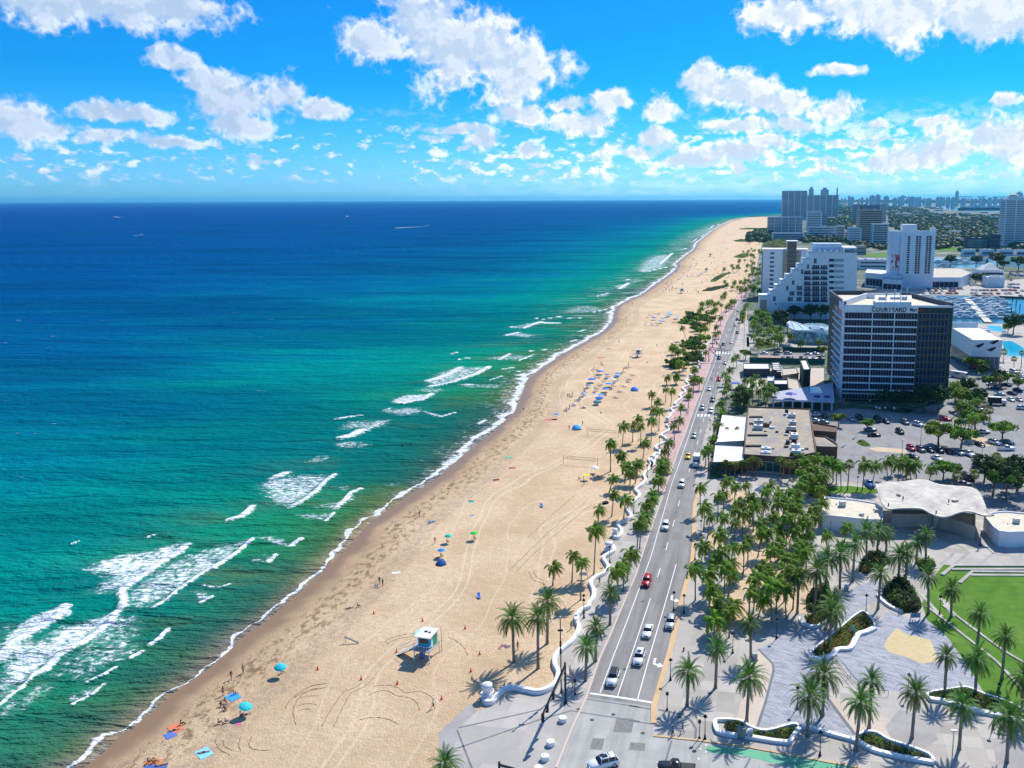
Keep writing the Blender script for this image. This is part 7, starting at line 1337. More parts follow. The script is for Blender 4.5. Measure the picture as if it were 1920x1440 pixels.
LOTS = [(K1,1085,512,'sedan','white',1.5,'nearest the brown wall in the shade'),(K1,1185,525,'sedan','black',.1,'right of the white one by the brown wall'),(K1,1085,585,'sedan','white',1.5,'against the end of the brown wall'),(K1,1175,600,'sedan','grey',1.5,'behind the brown wall, in half shade'),(K1,1515,565,'sedan','silver',.1,'under the hotel beside the globe lamps'),(K1,1610,545,'suv','black',.1,'dark under the hotel left of the second globe lamp'),
 (K1,1785,755,'sedan','black',1.55,'shining side-on above the green island'),(K1,1740,690,'sedan','grey',1.55,'half under the little bright tree'),(K1,1200,760,'sedan','silver',1.2,'first of two beside the brown service wing'),(K1,1225,808,'sedan','white',1.2,'second of two beside the brown service wing'),(K1,1820,575,'suv','black',.1,'under the hotel trees, middle one'),
 (KR,40,740,'suv','black',.1,'under the hotel facade lamps'),(KR,145,770,'sedan','dark blue',.1,'right of the two lamps under the facade'),(KR,390,785,'suv','grey',.15,'facing out beside the white one in the shade'),(KR,555,810,'suv','white',.5,'angled one at the right end of the hotel shade'),(KR,322,905,'suv','black',.1,'alone on the shaded drive'),(KR,912,745,'sedan','red',1.4,'bright one at the corner of the trees'),(KR,800,800,'sedan','dark red',1.2,'half hidden in the shade of the trees'),
 (KR,465,1120,'suv','pink red',.05,'leftmost in the front parking row'),(KR,590,1135,'suv','grey',.12,'second in the front parking row'),(KR,705,1140,'sedan','black',.15,'third in the front parking row'),(KR,830,1145,'suv','black',.1,'fourth in the front parking row under the tree'),(KR,950,1155,'sedan','dark red',.12,'fifth in the front parking row'),(KR,1085,1175,'suv','silver',.15,'sixth in the front parking row'),(KR,1205,1190,'pickup','white',.2,'last in the front parking row'),
 (KR,1400,905,'sedan','white',1.5,'under the round trees behind the front row'),(KR,1540,1045,'suv','white',.5,'left one below the leaning tree'),(KR,1700,1035,'sedan','grey',.6,'in the shade right of the leaning tree trunk'),(KR,1690,1125,'pickup','white',1.6,'side-on below the leaning tree'),(KR,1350,1065,'sedan','black',.2,'between the two flat-crowned trees at the right'),(KR,1335,1350,'sedan','dark blue',.35,'blue sedan beside the tall light pole'),(KR,1860,1300,'pickup','white',1.5,'white pickup at the right edge of the lot'),
 (KR,800,1245,'sedan','white',.3,'just above the row of palms'),(KR,480,1225,'sedan','black',.9,'half hidden above the row of palms'),(KR,1180,260,'sedan','silver',.6,'on the side street right of the hotel'),(KR,1395,650,'van','silver',1.5,'parked at the kerb of the side street'),(KR,1165,650,'sedan','white',.6,'right of the purple umbrella'),(KR,1100,690,'sedan','silver',.9,'below the purple umbrella'),
 (KR,1750,490,'sedan','white',.1,'first of the pair beyond the side street'),(KR,1855,490,'sedan','silver',.1,'second of the pair beyond the side street'),(KR,1595,140,'sedan','dark blue',.1,'first in the row before the swim hall'),(KR,1690,140,'sedan','white',.1,'second in the row before the swim hall'),(KR,1785,130,'van','white',.1,'tall one in the row before the swim hall'),(KR,1880,160,'sedan','silver',.1,'last in the row before the swim hall'),(KR,1530,180,'sedan','blue',.9,'blue one left of the swim hall row'),
 (KR,1900,600,'suv','white',1.3,'cut by the right edge beyond the side street'),(KR,1610,420,'sedan','pale green',1.4,'in the middle of the side lot'),(KR,1500,290,'sedan','white',1.4,'under the bright tree at the lot entrance'),(KR,1560,340,'sedan','dark blue',1.4,'side-on behind the fan palm'),(KR,1890,240,'sedan','white',.8,'beside the round tree at the right edge'),(KR,1270,400,'sedan','grey',.9,'tucked among trees by the side street'),
 (K4,525,290,'pickup','blue',.05,'bright blue one facing the grass verge palms'),(K4,1410,235,'van','black',.1,'dark tall one behind the pavilion'),(K4,1380,290,'sedan','grey',1.5,'side-on one behind the right of the pavilion roof'),
 (KC,570,1065,'suv','silver',1.55,'large one on the drive before the pool dome'),(KC,850,1075,'sedan','white',1.55,'near the hotel on the drive before the pool dome'),(KC,430,1045,'sedan','grey',1.55,'behind the large one on the pool dome drive'),(KC,240,1062,'sedan','white',1.55,'leftmost on the pool dome drive'),(KC,950,1068,'sedan','white',1.55,'last on the pool dome drive by the hotel corner')]
KTW = {'sedan': 'car', 'suv': 'sport utility car', 'pickup': 'pickup truck', 'van': 'van'}
for o, x, y, kind, c, a, d in LOTS:
 px, py = pxl(o, [(x, y)])[0]; car(kind, px, py, a, c, '%s %s %s' % (c, KTW[kind], d if not d.startswith('white pickup') and not d.startswith('blue sedan') else d.split(' ', 2)[2]), 'parked_car', 'car' if kind in ('sedan', 'suv') else kind.replace('pickup', 'truck'), 'cars parked around the hotel')
for i, x in enumerate((510, 580, 655, 760, 850, 940, 1030)): px, py = pxl(KC, [(x, 1130)])[0]; c = ('silver', 'black', 'white', 'black', 'white', 'white', 'black')[i]; car('sedan', px, py, .1, c, '%s car on the tan path behind the green fence, %s from the left' % (c, ordn(i)), 'parked_car', 'car', 'cars behind the green fence')
def far_car(c):
 mb = MB(); mb.m(paint(c)); loft(mb, [[(-.85, y, .3), (-.9, y, z-.2), (-.8, y, z), (.8, y, z), (.9, y, z-.2), (.85, y, .3)] for y, z in ((-2.3, .7), (-2.1, .9), (-.9, 1.), (1.6, 1.02), (2.2, .95), (2.3, .7))])
 loft(mb, [[(-.66, y, z-.04), (-.62, y, z), (.62, y, z), (.66, y, z-.04)] for y, z in ((-.35, 1.46), (.5, 1.52), (1.2, 1.46))]); mb.m(G_car); b = len(mb.v); mb.v += [(-.8, -1., .98), (.8, -1., .98), (.8, 1.9, 1.), (-.8, 1.9, 1.), (-.63, -.3, 1.44), (.63, -.3, 1.44), (.63, 1.2, 1.44), (-.63, 1.2, 1.44)]
 for q in ((0, 1, 5, 4), (1, 2, 6, 5), (2, 3, 7, 6), (3, 0, 4, 7)): mb.face([b+i for i in q])
 mb.m(M_tyre)
 for sx in (-.82, .82):
  for y in (-1.4, 1.4): mb.tube([(sx-.1, y, .33), (sx+.1, y, .33)], .33, 8)
 return mb.mesh('small_car')
FC = {k: far_car(CN[k]) for k in ('white', 'silver', 'grey', 'black', 'dark blue', 'red', 'dark red', 'beige', 'blue')}; KM = (1740, 480, 10.667)
rows = {'in the back row of the marina car park': [(x, 700) for x in (905, 975, 1045, 1120, 1205, 1275, 1350, 1500, 1570, 1650, 1730)], 'in the quayside row of the marina car park': [(x, 765) for x in (890, 965, 1120, 1195, 1270, 1400, 1560, 1640)],
 'left of the marina gateway, back row': [(x, 668) for x in (10, 150, 230, 310, 375, 465, 540, 610, 680)], 'left of the marina gateway, middle row': [(x, 712) for x in (-50, 20, 90, 150, 290, 450, 520)], 'left of the marina gateway, front row': [(x, 762) for x in (-90, 60, 130, 230, 390, 470, 560)],
 'on the curved marina drive': [(1640, 585), (1720, 575), (1800, 580), (1640, 640), (1720, 645), (1790, 650), (1785, 750), (1890, 712), (1850, 815), (1960, 700), (1990, 780)], 'beside the trees at the right marina edge': [(1640, 385), (1700, 390), (1760, 400), (1830, 395), (1880, 405), (1940, 400), (1660, 350), (1790, 345), (860, 600), (930, 590)],
 'on the street before the long white building': [(-1040, 590), (-980, 600), (-900, 600), (-840, 605), (-780, 590), (-700, 610), (-620, 600), (-1080, 620), (-950, 640)]}
for reg, L in rows.items():
 L = sorted(L)
 for i, (x, y) in enumerate(L):
  c = rnd.choice(['white', 'white', 'silver', 'grey', 'black', 'dark blue', 'red', 'dark red', 'beige', 'white', 'silver', 'blue']); o = bpy.data.objects.new('parked_car', FC[c]); COL.objects.link(o); px, py = pxl(KM, [(x, y)])[0]; o.location = G(px, py, .06); o.rotation_euler = (0, 0, rnd.choice([0, PI])+rnd.uniform(-.15, .15)+.1); o.scale = (1.15,)*3
  tag(o, '%s car %s, %s from the left' % (c, reg, ordn(i)), 'car', 'cars of the marina car park')
for i in range(34):                          # cars along the side street and in the side lot
 x, y = rnd.choice([(rnd.uniform(1380, 1500), rnd.uniform(250, 300)), (rnd.uniform(1560, 1900), rnd.uniform(180, 420))]); px, py = pxl(KR, [(x, y)])[0]
 if any((p.location-G(px, py)).length < 5.5 for p in sc.objects if p.get('category') in ('car', 'van', 'truck')): continue
 c = rnd.choice(['white', 'silver', 'grey', 'black', 'dark blue']); o = bpy.data.objects.new('parked_car', FC[c]); COL.objects.link(o); o.location = G(px, py, .04); o.rotation_euler = (0, 0, .6+rnd.uniform(-.1, .1)); REG.setdefault('sidecar', []).append(o); tag(o, None, 'car'); o['_c'] = c
L_ = sorted(REG.pop('sidecar', []), key=lambda o: o.location.y)
for i, o in enumerate(L_): o['label'] = '%s car in the lot before the swim hall, %s from the near end' % (o['_c'], ordn(i)); o['group'] = 'cars in the swim hall lot'; del o['_c']
t_ = thing('camper_van', 'white motorhome in front of the swim hall side', 'camper', G(1797, 708, .04), .75); mb = MB().m(RF_w); loft(mb, [[(-1.2, y, .5), (-1.25, y, z-.3), (-1.1, y, z), (1.1, y, z), (1.25, y, z-.3), (1.2, y, .5)] for y, z in ((-4.2, 1.6), (-3.9, 2.9), (-3, 3.1), (3.8, 3.1), (4.2, 2.9))]); mb.build('body', t_); mb = MB().m(G_car); mb.box((0, -4.05, 2.1), (2.1, .3, .8)); mb.build('windscreen', t_); mb = MB().m(G_car); mb.box((0, .5, 2.2), (2.54, 3., .6)); mb.build('side_window', t_)
for sx in (-1, 1):
 for y in (-2.8, 2.4): mb = MB().m(M_tyre); mb.tube([(sx*1., y, .45), (sx*1.22, y, .45)], .45, 12); mb.build('wheel', t_)
t_ = thing('delivery_truck', 'truck with a black cargo side crossing on the side street', 'truck', G(1869, 759, .04), 1.35); mb = MB().m(M_blk); mb.box((0, 1., 2.0), (2.3, 5., 2.6)); mb.build('cargo_box', t_); mb = MB().m(RF_w); mb.box((0, 1., 3.34), (2.2, 4.9, .08)); mb.box((0, -2.6, 1.35), (2.1, 1.9, 1.7)); mb.build('cab', t_)
for sx in (-1, 1):
 for y in (-2.6, 2.4): mb = MB().m(M_tyre); mb.tube([(sx*.95, y, .45), (sx*1.18, y, .45)], .45, 12); mb.build('wheel', t_)
# ================================================================== boats
def boat_proto(kind):
 root = thing('moored_boat', 'x', 'boat'); L = {'yacht': 8., 'runabout': 4.2, 'cruiser': 6.}[kind]; W_ = L*.16 if kind != 'runabout' else .95; H_ = L*.11+.35
 mb = MB().m(mat('hull_white', (.78,.79,.80), .3, spec=.5)); secs = []
 for q, w_, z in ((-1, .02, 1.12), (-.85, .38, 1.08), (-.6, .72, 1.0), (-.2, .95, .94), (.4, 1., .9), (.95, .95, .9), (1., .9, .9)): secs.append([(-W_*w_*.5, q*L, -.25), (-W_*w_*.9, q*L, .2), (-W_*w_, q*L, H_*z), (W_*w_, q*L, H_*z), (W_*w_*.9, q*L, .2), (W_*w_*.5, q*L, -.25)])
 loft(mb, secs); mb.build('hull', root, False); mb = MB().m(mat('deck_teak', (.46,.38,.28), .7)); mb.box((0, L*.62, H_*.92+.03), (W_*1.6, L*.62, .06)); mb.build('deck', root)
 if kind == 'runabout':
  mb = MB().m(G_car); mb.poly([(-.6, -.6, H_), (.6, -.6, H_), (.5, -.1, H_+.5), (-.5, -.1, H_+.5)]); mb.build('windscreen', root); mb = MB().m(mat('bimini', (.05,.10,.25), .7)); mb.box((0, .8, H_+1.2), (1.5, 1.8, .06)); mb.build('awning', root); mb = MB().m(M_trim); mb.box((0, L*1.02, .6), (.4, .5, .9)); mb.build('engine', root)
 else:
  mb = MB().m(W_wh); loft(mb, [[(-W_*w_, q*L, H_*.9), (-W_*w_*.85, q*L, H_*.9+h_), (W_*w_*.85, q*L, H_*.9+h_), (W_*w_, q*L, H_*.9)] for q, w_, h_ in ((-.5, .4, .2), (-.25, .7, 1.1), (.1, .75, 1.35), (.5, .72, 1.3))]); cb_ = mb.build('cabin', root)
  mb = MB().m(G_car); mb.box((0, L*.1, H_*.9+.85), (W_*1.44, L*.55, .4)); mb.build('cabin_window', cb_); mb = MB().m(W_wh); mb.box((0, L*.12, H_*.9+1.45), (W_*1.2, L*.4, .12)); mb.tube([(0, L*.3, H_), (0, L*.3, H_+(4.5 if kind == 'yacht' else 3))], .05, 4); mb.build('flybridge', root)
  if kind == 'yacht': mb = MB().m(W_wh); mb.box((0, L*.15, H_*.9+2.5), (W_*1.1, L*.32, .1)); mb.build('hard_top', root)
 return root
BP = {k: [boat_proto(k), False] for k in ('yacht', 'cruiser', 'runabout')}; BOATS = []
def boat(kind, px, py, a, s=1.):
 pr = BP[kind]; o = dup(pr[0]) if pr[1] else pr[0]; pr[1] = True; o.location = G(px, py, .05); o.rotation_euler = (0, 0, a); o.scale = (s,)*3; return o
for row, y in enumerate((562, 566, 570.5, 575, 580, 585.5, 591, 597)):
 x = 1700+row*3.0; pierx = 1812+(y-560)*.89; n = 0
 while x < pierx-9:
  k = rnd.choice(['cruiser', 'cruiser', 'yacht', 'runabout']); o = boat(k, x, y, PI/2*rnd.choice([1, -1])+GA, 1.05); BOATS.append((o, 'left of the marina pier', row)); x += {'yacht': 19, 'cruiser': 14, 'runabout': 10}[k]*(.85+.03*row)
 x = pierx+13; lim = 1888-abs(row-4)*3
 while x < lim:
  k = rnd.choice(['cruiser', 'yacht', 'yacht', 'runabout']); o = boat(k, x, y, PI/2*rnd.choice([1, -1])+GA, 1.1); BOATS.append((o, 'right of the marina pier', row)); x += {'yacht': 21, 'cruiser': 15, 'runabout': 11}[k]*(.85+.03*row)
for x, y, k in ((1762,493,'yacht'),(1776,490,'yacht'),(1800,491,'yacht'),(1822,489.5,'yacht'),(1835,494,'cruiser'),(1790,496,'cruiser'),(1812,495,'cruiser'),(1770,499,'cruiser'),(1845,490,'cruiser'),(1782,486,'cruiser')):
 o = boat(k, x, y, PI/2+GA, 1.5); BOATS.append((o, 'beside the canal behind the podium', 0))
bg = {}
for o, reg, r_w in BOATS: bg.setdefault((reg, r_w), []).append(o)
for (reg, r_w), L in bg.items():
 L.sort(key=lambda o: o.location.x)
 for i, o in enumerate(L):
  o['label'] = 'white boat %s, %s row from the back, %s from the left' % (reg.replace('the ', ''), ordn(r_w), ordn(i)) if 'pier' in reg else 'white motor boat moored beside the canal, %s from the left' % ordn(i); o['group'] = 'boats moored in the marina'
for i, (x, y) in enumerate(((1904,595),(1918,600),(1896,587),(1912,580),(1905,573),(1898,566))): c = G(x, y); t_ = thing('mooring_post', 'dark mooring pile standing in the marina basin, %s from the near end' % ordn(i), 'post', c, group='mooring piles'); mb = MB().m(M_blk); mb.lathe([(.35, 0), (.35, 4), (.1, 4.6)], 8); mb.build('pile', t_)
for x, y, a, L, d in ((265,441,1.2,1,'alone on the open water at the left'),(690,401,-1.3,1,'near the horizon in the middle of the sea'),(229,407.5,1.3,1,'throwing a white wake near the horizon, far left'),(802,423.5,1.4,1,'at the head of a long white wake'),(658,406,1.4,1,'small one left of the dark hulled boat')):
 o = boat('cruiser', x, y, a, 1.4); o['label'] = 'white motor boat '+d; o['category'] = 'boat'; o.location.z = -.2; o.name = 'motor_boat'
for (x0, y0), (x1, y1), wd in (((800,424.5),(742,427.5),7),((226,407.5),(214,406.5),7),((262,441.5),(252,441.5),4),((655,406),(648,405),5)):
 mb = MB().m(mat('wake_foam', (.72,.8,.84), .9, var=.3, vscale=.2)); a_, b_ = G(x0, y0, .05), G(x1, y1, .05); n_ = (b_-a_).normalized().cross(Vector((0, 0, 1))); mb.sheet([a_+n_*wd*.2, b_+n_*wd, b_-n_*wd, a_-n_*wd*.2]); tag(mb.build('boat_wake'), kind='structure')
t_ = thing('cargo_ship', 'tiny cargo ship on the horizon', 'ship', G(592, 377.5, 0), PI/2); mb = MB().m(W_dk); loft(mb, [[(-14*w_, y, -2), (-16*w_, y, 14), (16*w_, y, 14), (14*w_, y, -2)] for y, w_ in ((-150, .1), (-120, .9), (140, 1), (150, .9))]); mb.build('hull', t_); mb = MB().m(W_gy); mb.box((0, -20, 22), (26, 160, 18)); mb.build('containers', t_); mb = MB().m(W_wh2); mb.box((0, 110, 30), (24, 20, 34)); mb.build('bridge', t_)
# ================================================================== people and beach things
SK = [(.42, .24, .16), (.60, .40, .29), (.20, .10, .06), (.50, .30, .2)]
def figure(name, J, E, R, lying=False):
 """one continuous body: joints J, bones E, radii R grown with a skin modifier"""
 me = bpy.data.meshes.new(name); me.from_pydata(J, E, []); o = bpy.data.objects.new('tmp', me); COL.objects.link(o)
 md = o.modifiers.new('s', 'SKIN'); md.use_smooth_shade = True; sv = me.skin_vertices[0].data if me.skin_vertices else None
 if sv is None:
  bm = bmesh.new(); bm.from_mesh(me); bm.verts.layers.skin.verify(); bm.to_mesh(me); bm.free(); sv = me.skin_vertices[0].data
 for v, r in zip(sv, R): v.radius = (r, r) if not isinstance(r, tuple) else r
 sv[0].use_root = True; o.modifiers.new('d', 'SUBSURF').levels = 1
 dg = bpy.context.evaluated_depsgraph_get(); out = bpy.data.meshes.new_from_object(o.evaluated_get(dg)); bpy.data.objects.remove(o); out.name = name; return out
def skeleton(hip, sp, neck, head, sh, el, ha, kn, ft):
 """symmetric order: pelvis, spine, chest, neck, head-base, head-top, arms and legs with five fingers on each hand"""
 J = [hip, sp, neck[0], neck[1], head[0], head[1]]; E = [(0, 1), (1, 2), (2, 3), (3, 4), (4, 5)]; R = [(.15, .11), (.13, .095), (.17, .11), (.055, .055), (.085, .095), (.06, .07)]
 for s_ in (0, 1):
  b = len(J); J += [sh[s_], el[s_], ha[s_]]; E += [(2, b), (b, b+1), (b+1, b+2)]; R += [.06, .042, .03]
  h = Vector(ha[s_]); d = (h-Vector(el[s_])).normalized(); sd = d.cross(Vector((.3, .2, 1))).normalized(); pm = len(J); J.append(tuple(h+d*.07)); E.append((b+2, pm)); R.append(.032)
  for f in range(5): J.append(tuple(h+d*((.15, .165, .16, .14, .09)[f])+sd*((-.03, -.01, .01, .03, -.055)[f]))); E.append((pm, len(J)-1)); R.append(.009)
  b = len(J); hp = Vector(hip)+(Vector(kn[s_])-Vector(hip))*.12; J += [kn[s_], ft[s_][0], ft[s_][1]]; E += [(0, b), (b, b+1), (b+1, b+2)]; R += [.065, .045, .035]
 return J, E, R
def person_meshes():
 out = {}
 out['stand'] = skeleton((0, 0, .92), (0, 0, 1.08), ((0, .01, 1.34), (0, 0, 1.50)), ((0, -.01, 1.60), (0, -.01, 1.72)), ((-.19, 0, 1.40), (.19, 0, 1.40)), ((-.25, .02, 1.13), (.25, .02, 1.13)), ((-.26, -.06, .88), (.26, -.06, .88)), ((-.10, -.01, .50), (.10, .01, .50)), (((-.11, .02, .07), (-.12, -.14, .035)), ((.11, .04, .07), (.12, -.12, .035))))
 out['walk'] = skeleton((0, 0, .90), (0, -.02, 1.06), ((0, -.04, 1.32), (0, -.06, 1.48)), ((0, -.08, 1.58), (0, -.08, 1.70)), ((-.19, -.03, 1.38), (.19, -.03, 1.38)), ((-.24, .14, 1.13), (.24, -.14, 1.13)), ((-.24, .16, .88), (.24, -.32, .95)), ((-.09, -.20, .50), (.09, .08, .50)), (((-.10, -.30, .07), (-.10, -.46, .05)), ((.10, .34, .12), (.10, .24, .03))))
 out['sit'] = skeleton((0, 0, .12), (0, .05, .28), ((0, .10, .54), (0, .08, .70)), ((0, .05, .80), (0, .05, .92)), ((-.19, .09, .60), (.19, .09, .60)), ((-.26, .20, .36), (.26, .02, .38)), ((-.24, .30, .12), (.20, -.24, .42)), ((-.12, -.36, .46), (.12, -.36, .46)), (((-.12, -.62, .08), (-.12, -.76, .04)), ((.12, -.60, .08), (.12, -.74, .04))))
 out['lie'] = skeleton((0, 0, .14), (0, .18, .14), ((0, .44, .16), (0, .60, .15)), ((0, .70, .16), (0, .82, .16)), ((-.19, .48, .14), (.19, .48, .14)), ((-.28, .22, .10), (.30, .26, .10)), ((-.27, -.02, .08), (.32, .0, .08)), ((-.11, -.42, .16), (.11, -.42, .12)), (((-.12, -.84, .08), (-.14, -.88, .2)), ((.12, -.84, .08), (.14, -.88, .2))))
 return {k: figure('body', *v) for k, v in out.items()}
BODY = person_meshes(); M_hair = [mat('hair_dark', (.02,.014,.01), .6), mat('hair_fair', (.35,.24,.11), .6)]
CL = {'black': (.02,.02,.025), 'white': (.75,.75,.73), 'blue': (.03,.10,.40), 'red': (.50,.03,.03), 'pink': (.6,.15,.25), 'green': (.05,.3,.12), 'navy': (.02,.03,.10), 'orange': (.65,.2,.03), 'grey': (.25,.26,.27), 'teal': (.03,.3,.35)}
_bm = {}
def body_mesh(pose, sk, top, bot):
 k = (pose, sk, top, bot)
 if k in _bm: return _bm[k]
 me = BODY[pose].copy(); me.materials.clear(); s_ = mat('skin_%d' % sk, SK[sk], .6); me.materials.append(s_); me.materials.append(mat('cloth_'+top, CL[top], .85) if top != 'none' else s_); me.materials.append(mat('cloth_'+bot, CL[bot], .85))
 for p in me.polygons:
  c = p.center; up = pose in ('stand', 'walk')
  if up: p.material_index = 2 if .62 < c.z < .98 and abs(c.x) < .21 else 1 if .98 <= c.z < 1.46 and (abs(c.x) < .24) else 0
  elif pose == 'sit': p.material_index = 2 if c.z < .42 and c.y > -.26 and abs(c.x) < .2 and c.y < .2 else 1 if .24 < c.z < .68 and c.y > -.06 and abs(c.x) < .24 else 0
  else: p.material_index = 2 if -.3 < c.y < .12 and abs(c.x) < .22 else 1 if .12 <= c.y < .56 and abs(c.x) < .23 else 0
 _bm[k] = me; return me
HD = {'stand': (0, -.01, 1.655), 'walk': (0, -.08, 1.635), 'sit': (0, .05, .855), 'lie': (0, .76, .16)}
hm = MB().m(M_hair[0]); hm.lathe([(.095, -.02), (.112, .03), (.10, .09), (.05, .125), (.0, .13)], 10); hair_me = [hm.mesh('hair', True)]; h2 = hair_me[0].copy(); h2.materials[0] = M_hair[1]; hair_me.append(h2)
PEOPLE = []
def person(px, py, pose, rz, top='none', bot='navy', sk=0, label=None, z=0., group=None):
 c = G(px, py, z); c.z = z; root = thing('person', label or 'x', 'person', c, rz, group); bo = bpy.data.objects.new('body', body_mesh(pose, sk, top, bot)); COL.objects.link(bo); bo.parent = root
 ha = bpy.data.objects.new('hair', hair_me[(int(px)+sk) % 2]); COL.objects.link(ha); ha.parent = root; ha.location = HD[pose]; ha.scale = (1.02, 1.1, 1.)
 if pose == 'lie': ha.rotation_euler = (-PI/2, 0, 0)
 if not label: PEOPLE.append((root, pose, top, bot))
 return root
K6b = (200, 1180, 4.571); K9 = (600, 900, 6.); K53 = (560, 1100, 5.333); KL = (1060, 650, 9.6)
def P_(o, x, y): return pxl(o, [(x, y)])[0]
for o, x, y, pose, rz, top, bot, sk, d in ((K6b,1068,428,'walk',.9,'black','black',2,'person in black walking along the wet sand, nearer of two'),(K6b,1172,375,'walk',.6,'grey','black',2,'person in grey top and black shorts, farther of two walking'),(K6b,1000,565,'stand',.3,'none','red',0,'shirtless person in red shorts standing by the blue towel'),
 (K6b,980,660,'sit',.9,'black','navy',2,'person sitting on the sand, left of the blue towel'),(K6b,1018,632,'sit',.9,'none','black',0,'person sitting close behind the dark one near the blue towel'),(K6b,1012,690,'sit',.9,'grey','black',2,'small figure sitting apart below the pair near the blue towel'),(K6b,962,812,'sit',2.,'black','black',2,'person in black sitting left of the teal umbrella'),(K6b,1022,802,'sit',2.,'navy','navy',0,'person leaning back on the sand left of the teal umbrella'),
 (K6b,1095,560,'sit',2.2,'none','red',0,'person sitting on the blue towel'),(K6b,1150,745,'sit',2.2,'white','navy',0,'person in white under the teal umbrella'),(K6b,1190,735,'lie',2.2,'none','navy',0,'person lying under the teal umbrella'),(K6b,1500,378,'sit',2.2,'none','orange',0,'person sitting under the cyan umbrella'),(K6b,575,868,'lie',2.,'none','black',0,'person lying on the orange towel'),(K6b,640,820,'sit',2.,'black','black',2,'dark figure sitting at the corner of the orange towel'),
 (K6b,830,1058,'lie',1.9,'none','navy',0,'person lying on the pale blue towel'),(K6b,360,1150,'sit',2.,'black','navy',2,'person in dark clothes at the very bottom left of the sand'),(K6b,410,1145,'sit',2.,'orange','black',0,'person in orange at the bottom left of the sand'),(K6b,470,1165,'lie',2.,'none','orange',0,'person lying in orange at the bottom left edge'),
 (K9,1118,415,'walk',.8,'none','black',2,'person walking on the damp sand above the dark weed line'),(K9,1295,712,'stand',.4,'none','red',0,'person in red shorts standing left of the umbrellas'),(K9,1735,672,'sit',2.2,'none','pink',0,'person sitting under the bright green umbrella'),(K9,1430,705,'sit',2.2,'none','black',0,'person sitting under the teal green umbrella'),(K9,1360,862,'sit',2.2,'none','black',0,'person sitting between the blue umbrella and the blue tent'),
 (K9,1330,875,'lie',2.2,'none','red',0,'person lying left of the blue tent'),(K9,670,1165,'stand',.5,'navy','black',0,'person in navy standing in the group of three'),(K9,708,1190,'stand',1.,'green','black',0,'person in green standing in the group of three'),(K9,632,1205,'sit',1.,'white','navy',0,'person in white crouching in the group of three'),(K9,428,1432,'sit',2.,'black','black',2,'person in black sitting alone above the plank'),(K9,330,1445,'lie',2.,'none','navy',0,'person lying beside the one sitting above the plank'),
 (K9,1270,470,'lie',2.2,'none','navy',0,'person lying on the farther of the towels beside the weed line'),(K9,1230,490,'sit',2.2,'none','black',0,'person sitting on the same towel beside the weed line'),(K9,1700,240,'lie',1.6,'none','black',2,'person lying on the teal towel'),(K9,1715,402,'lie',2.2,'none','blue',0,'person lying on the white towel'),
 (K53,1345,1215,'walk',1.4,'white','black',0,'person in white shirt walking beside the sand drawing'),(KA,935,285,'walk',2.2,'navy','black',2,'person walking away from the yellow shade'),(KA,1125,445,'lie',1.,'navy','navy',0,'person lying in the palm shade by the wave wall'),(KA,145,238,'lie',2.2,'none','red',2,'person lying alone on a red towel near the weed line'),(KA,290,132,'lie',1.7,'none','pink',0,'person lying on a pink towel near the weed line'),
 (KA,890,235,'sit',2.,'black','black',2,'person sitting left of the yellow shade'),(KA,1015,215,'sit',2.,'navy','navy',0,'person sitting just right of the yellow shade'),(KA,1062,218,'sit',2.,'black','navy',2,'person sitting farther right of the yellow shade'),(KA,1075,1180,'walk',.9,'navy','black',0,'person on the promenade beside the wave wall bend'),
 (K7,1300,190,'stand',1.,'black','black',2,'person standing on the sand beside the wave wall'),(K7,1335,690,'stand',1.,'pink','black',0,'person standing beneath the traffic signal arm'),(K7,820,375,'stand',.5,'red','black',0,'person standing beside the beach gear under the date palm'),(K5,395,1150,'walk',-2.,'blue','navy',2,'person in blue crossing at the kerb corner'),(K5,480,1120,'walk',-1.8,'blue','blue',0,'person in light blue following at the kerb corner'),
 (KB,322,795,'stand',1.,'black','black',2,'person standing left of the blue shade near the far net'),(KB,443,755,'stand',1.,'red','navy',0,'person standing right of the blue shade near the far net'),(KB,605,650,'sit',2.,'black','black',2,'person sitting alone below the lounger rows'),(KB,1112,50,'stand',1.,'black','black',0,'lone person on the open sand above the lounger rows'),(KB,1022,195,'sit',1.,'green','black',0,'person sitting on the open sand near the dune mat'),
 (KB,1268,965,'walk',1.,'pink','navy',0,'person walking on the pink paving'),(KB,1375,660,'walk',1.,'blue','navy',0,'person in blue at the zebra crossing, left of two'),(KB,1390,665,'walk',1.,'navy','navy',2,'person in navy at the zebra crossing, right of two'),(KB,325,605,'stand',1.,'grey','black',2,'person standing at the near end of the lounger row'),(KB,350,490,'stand',1.,'black','black',2,'person standing left of the lounger rows'),
 (KB,610,200,'sit',1.,'black','black',2,'person sitting up on the farthest single lounger'),(KB,770,15,'walk',1.,'navy','navy',0,'person walking above the white lifeguard tower'),(K7,1290,600,'stand',1.,'white','red',0,'person in white standing behind the big signal pole')):
 px, py = P_(o, x, y); person(px, py, pose, rz, top, bot, sk, d, 0., 'people at the seafront')
for x, y in ((1300,380),(1548,440),(1393,620),(1065,720),(1113,715),(1745,515)):
 px, py = P_(C2, x, y); o = person(px, py, 'stand', rnd.uniform(0, 6), 'none', 'navy', rnd.choice([0, 2]), None, -.95); REG.setdefault('swim', []).append(o)
L_ = sorted(REG.pop('swim'), key=lambda o: o.location.y)
for i, o in enumerate(L_): o['label'] = 'bather standing in the green water, %s from the near end' % ordn(i); o['group'] = 'bathers in the water'
PEOPLE.clear()
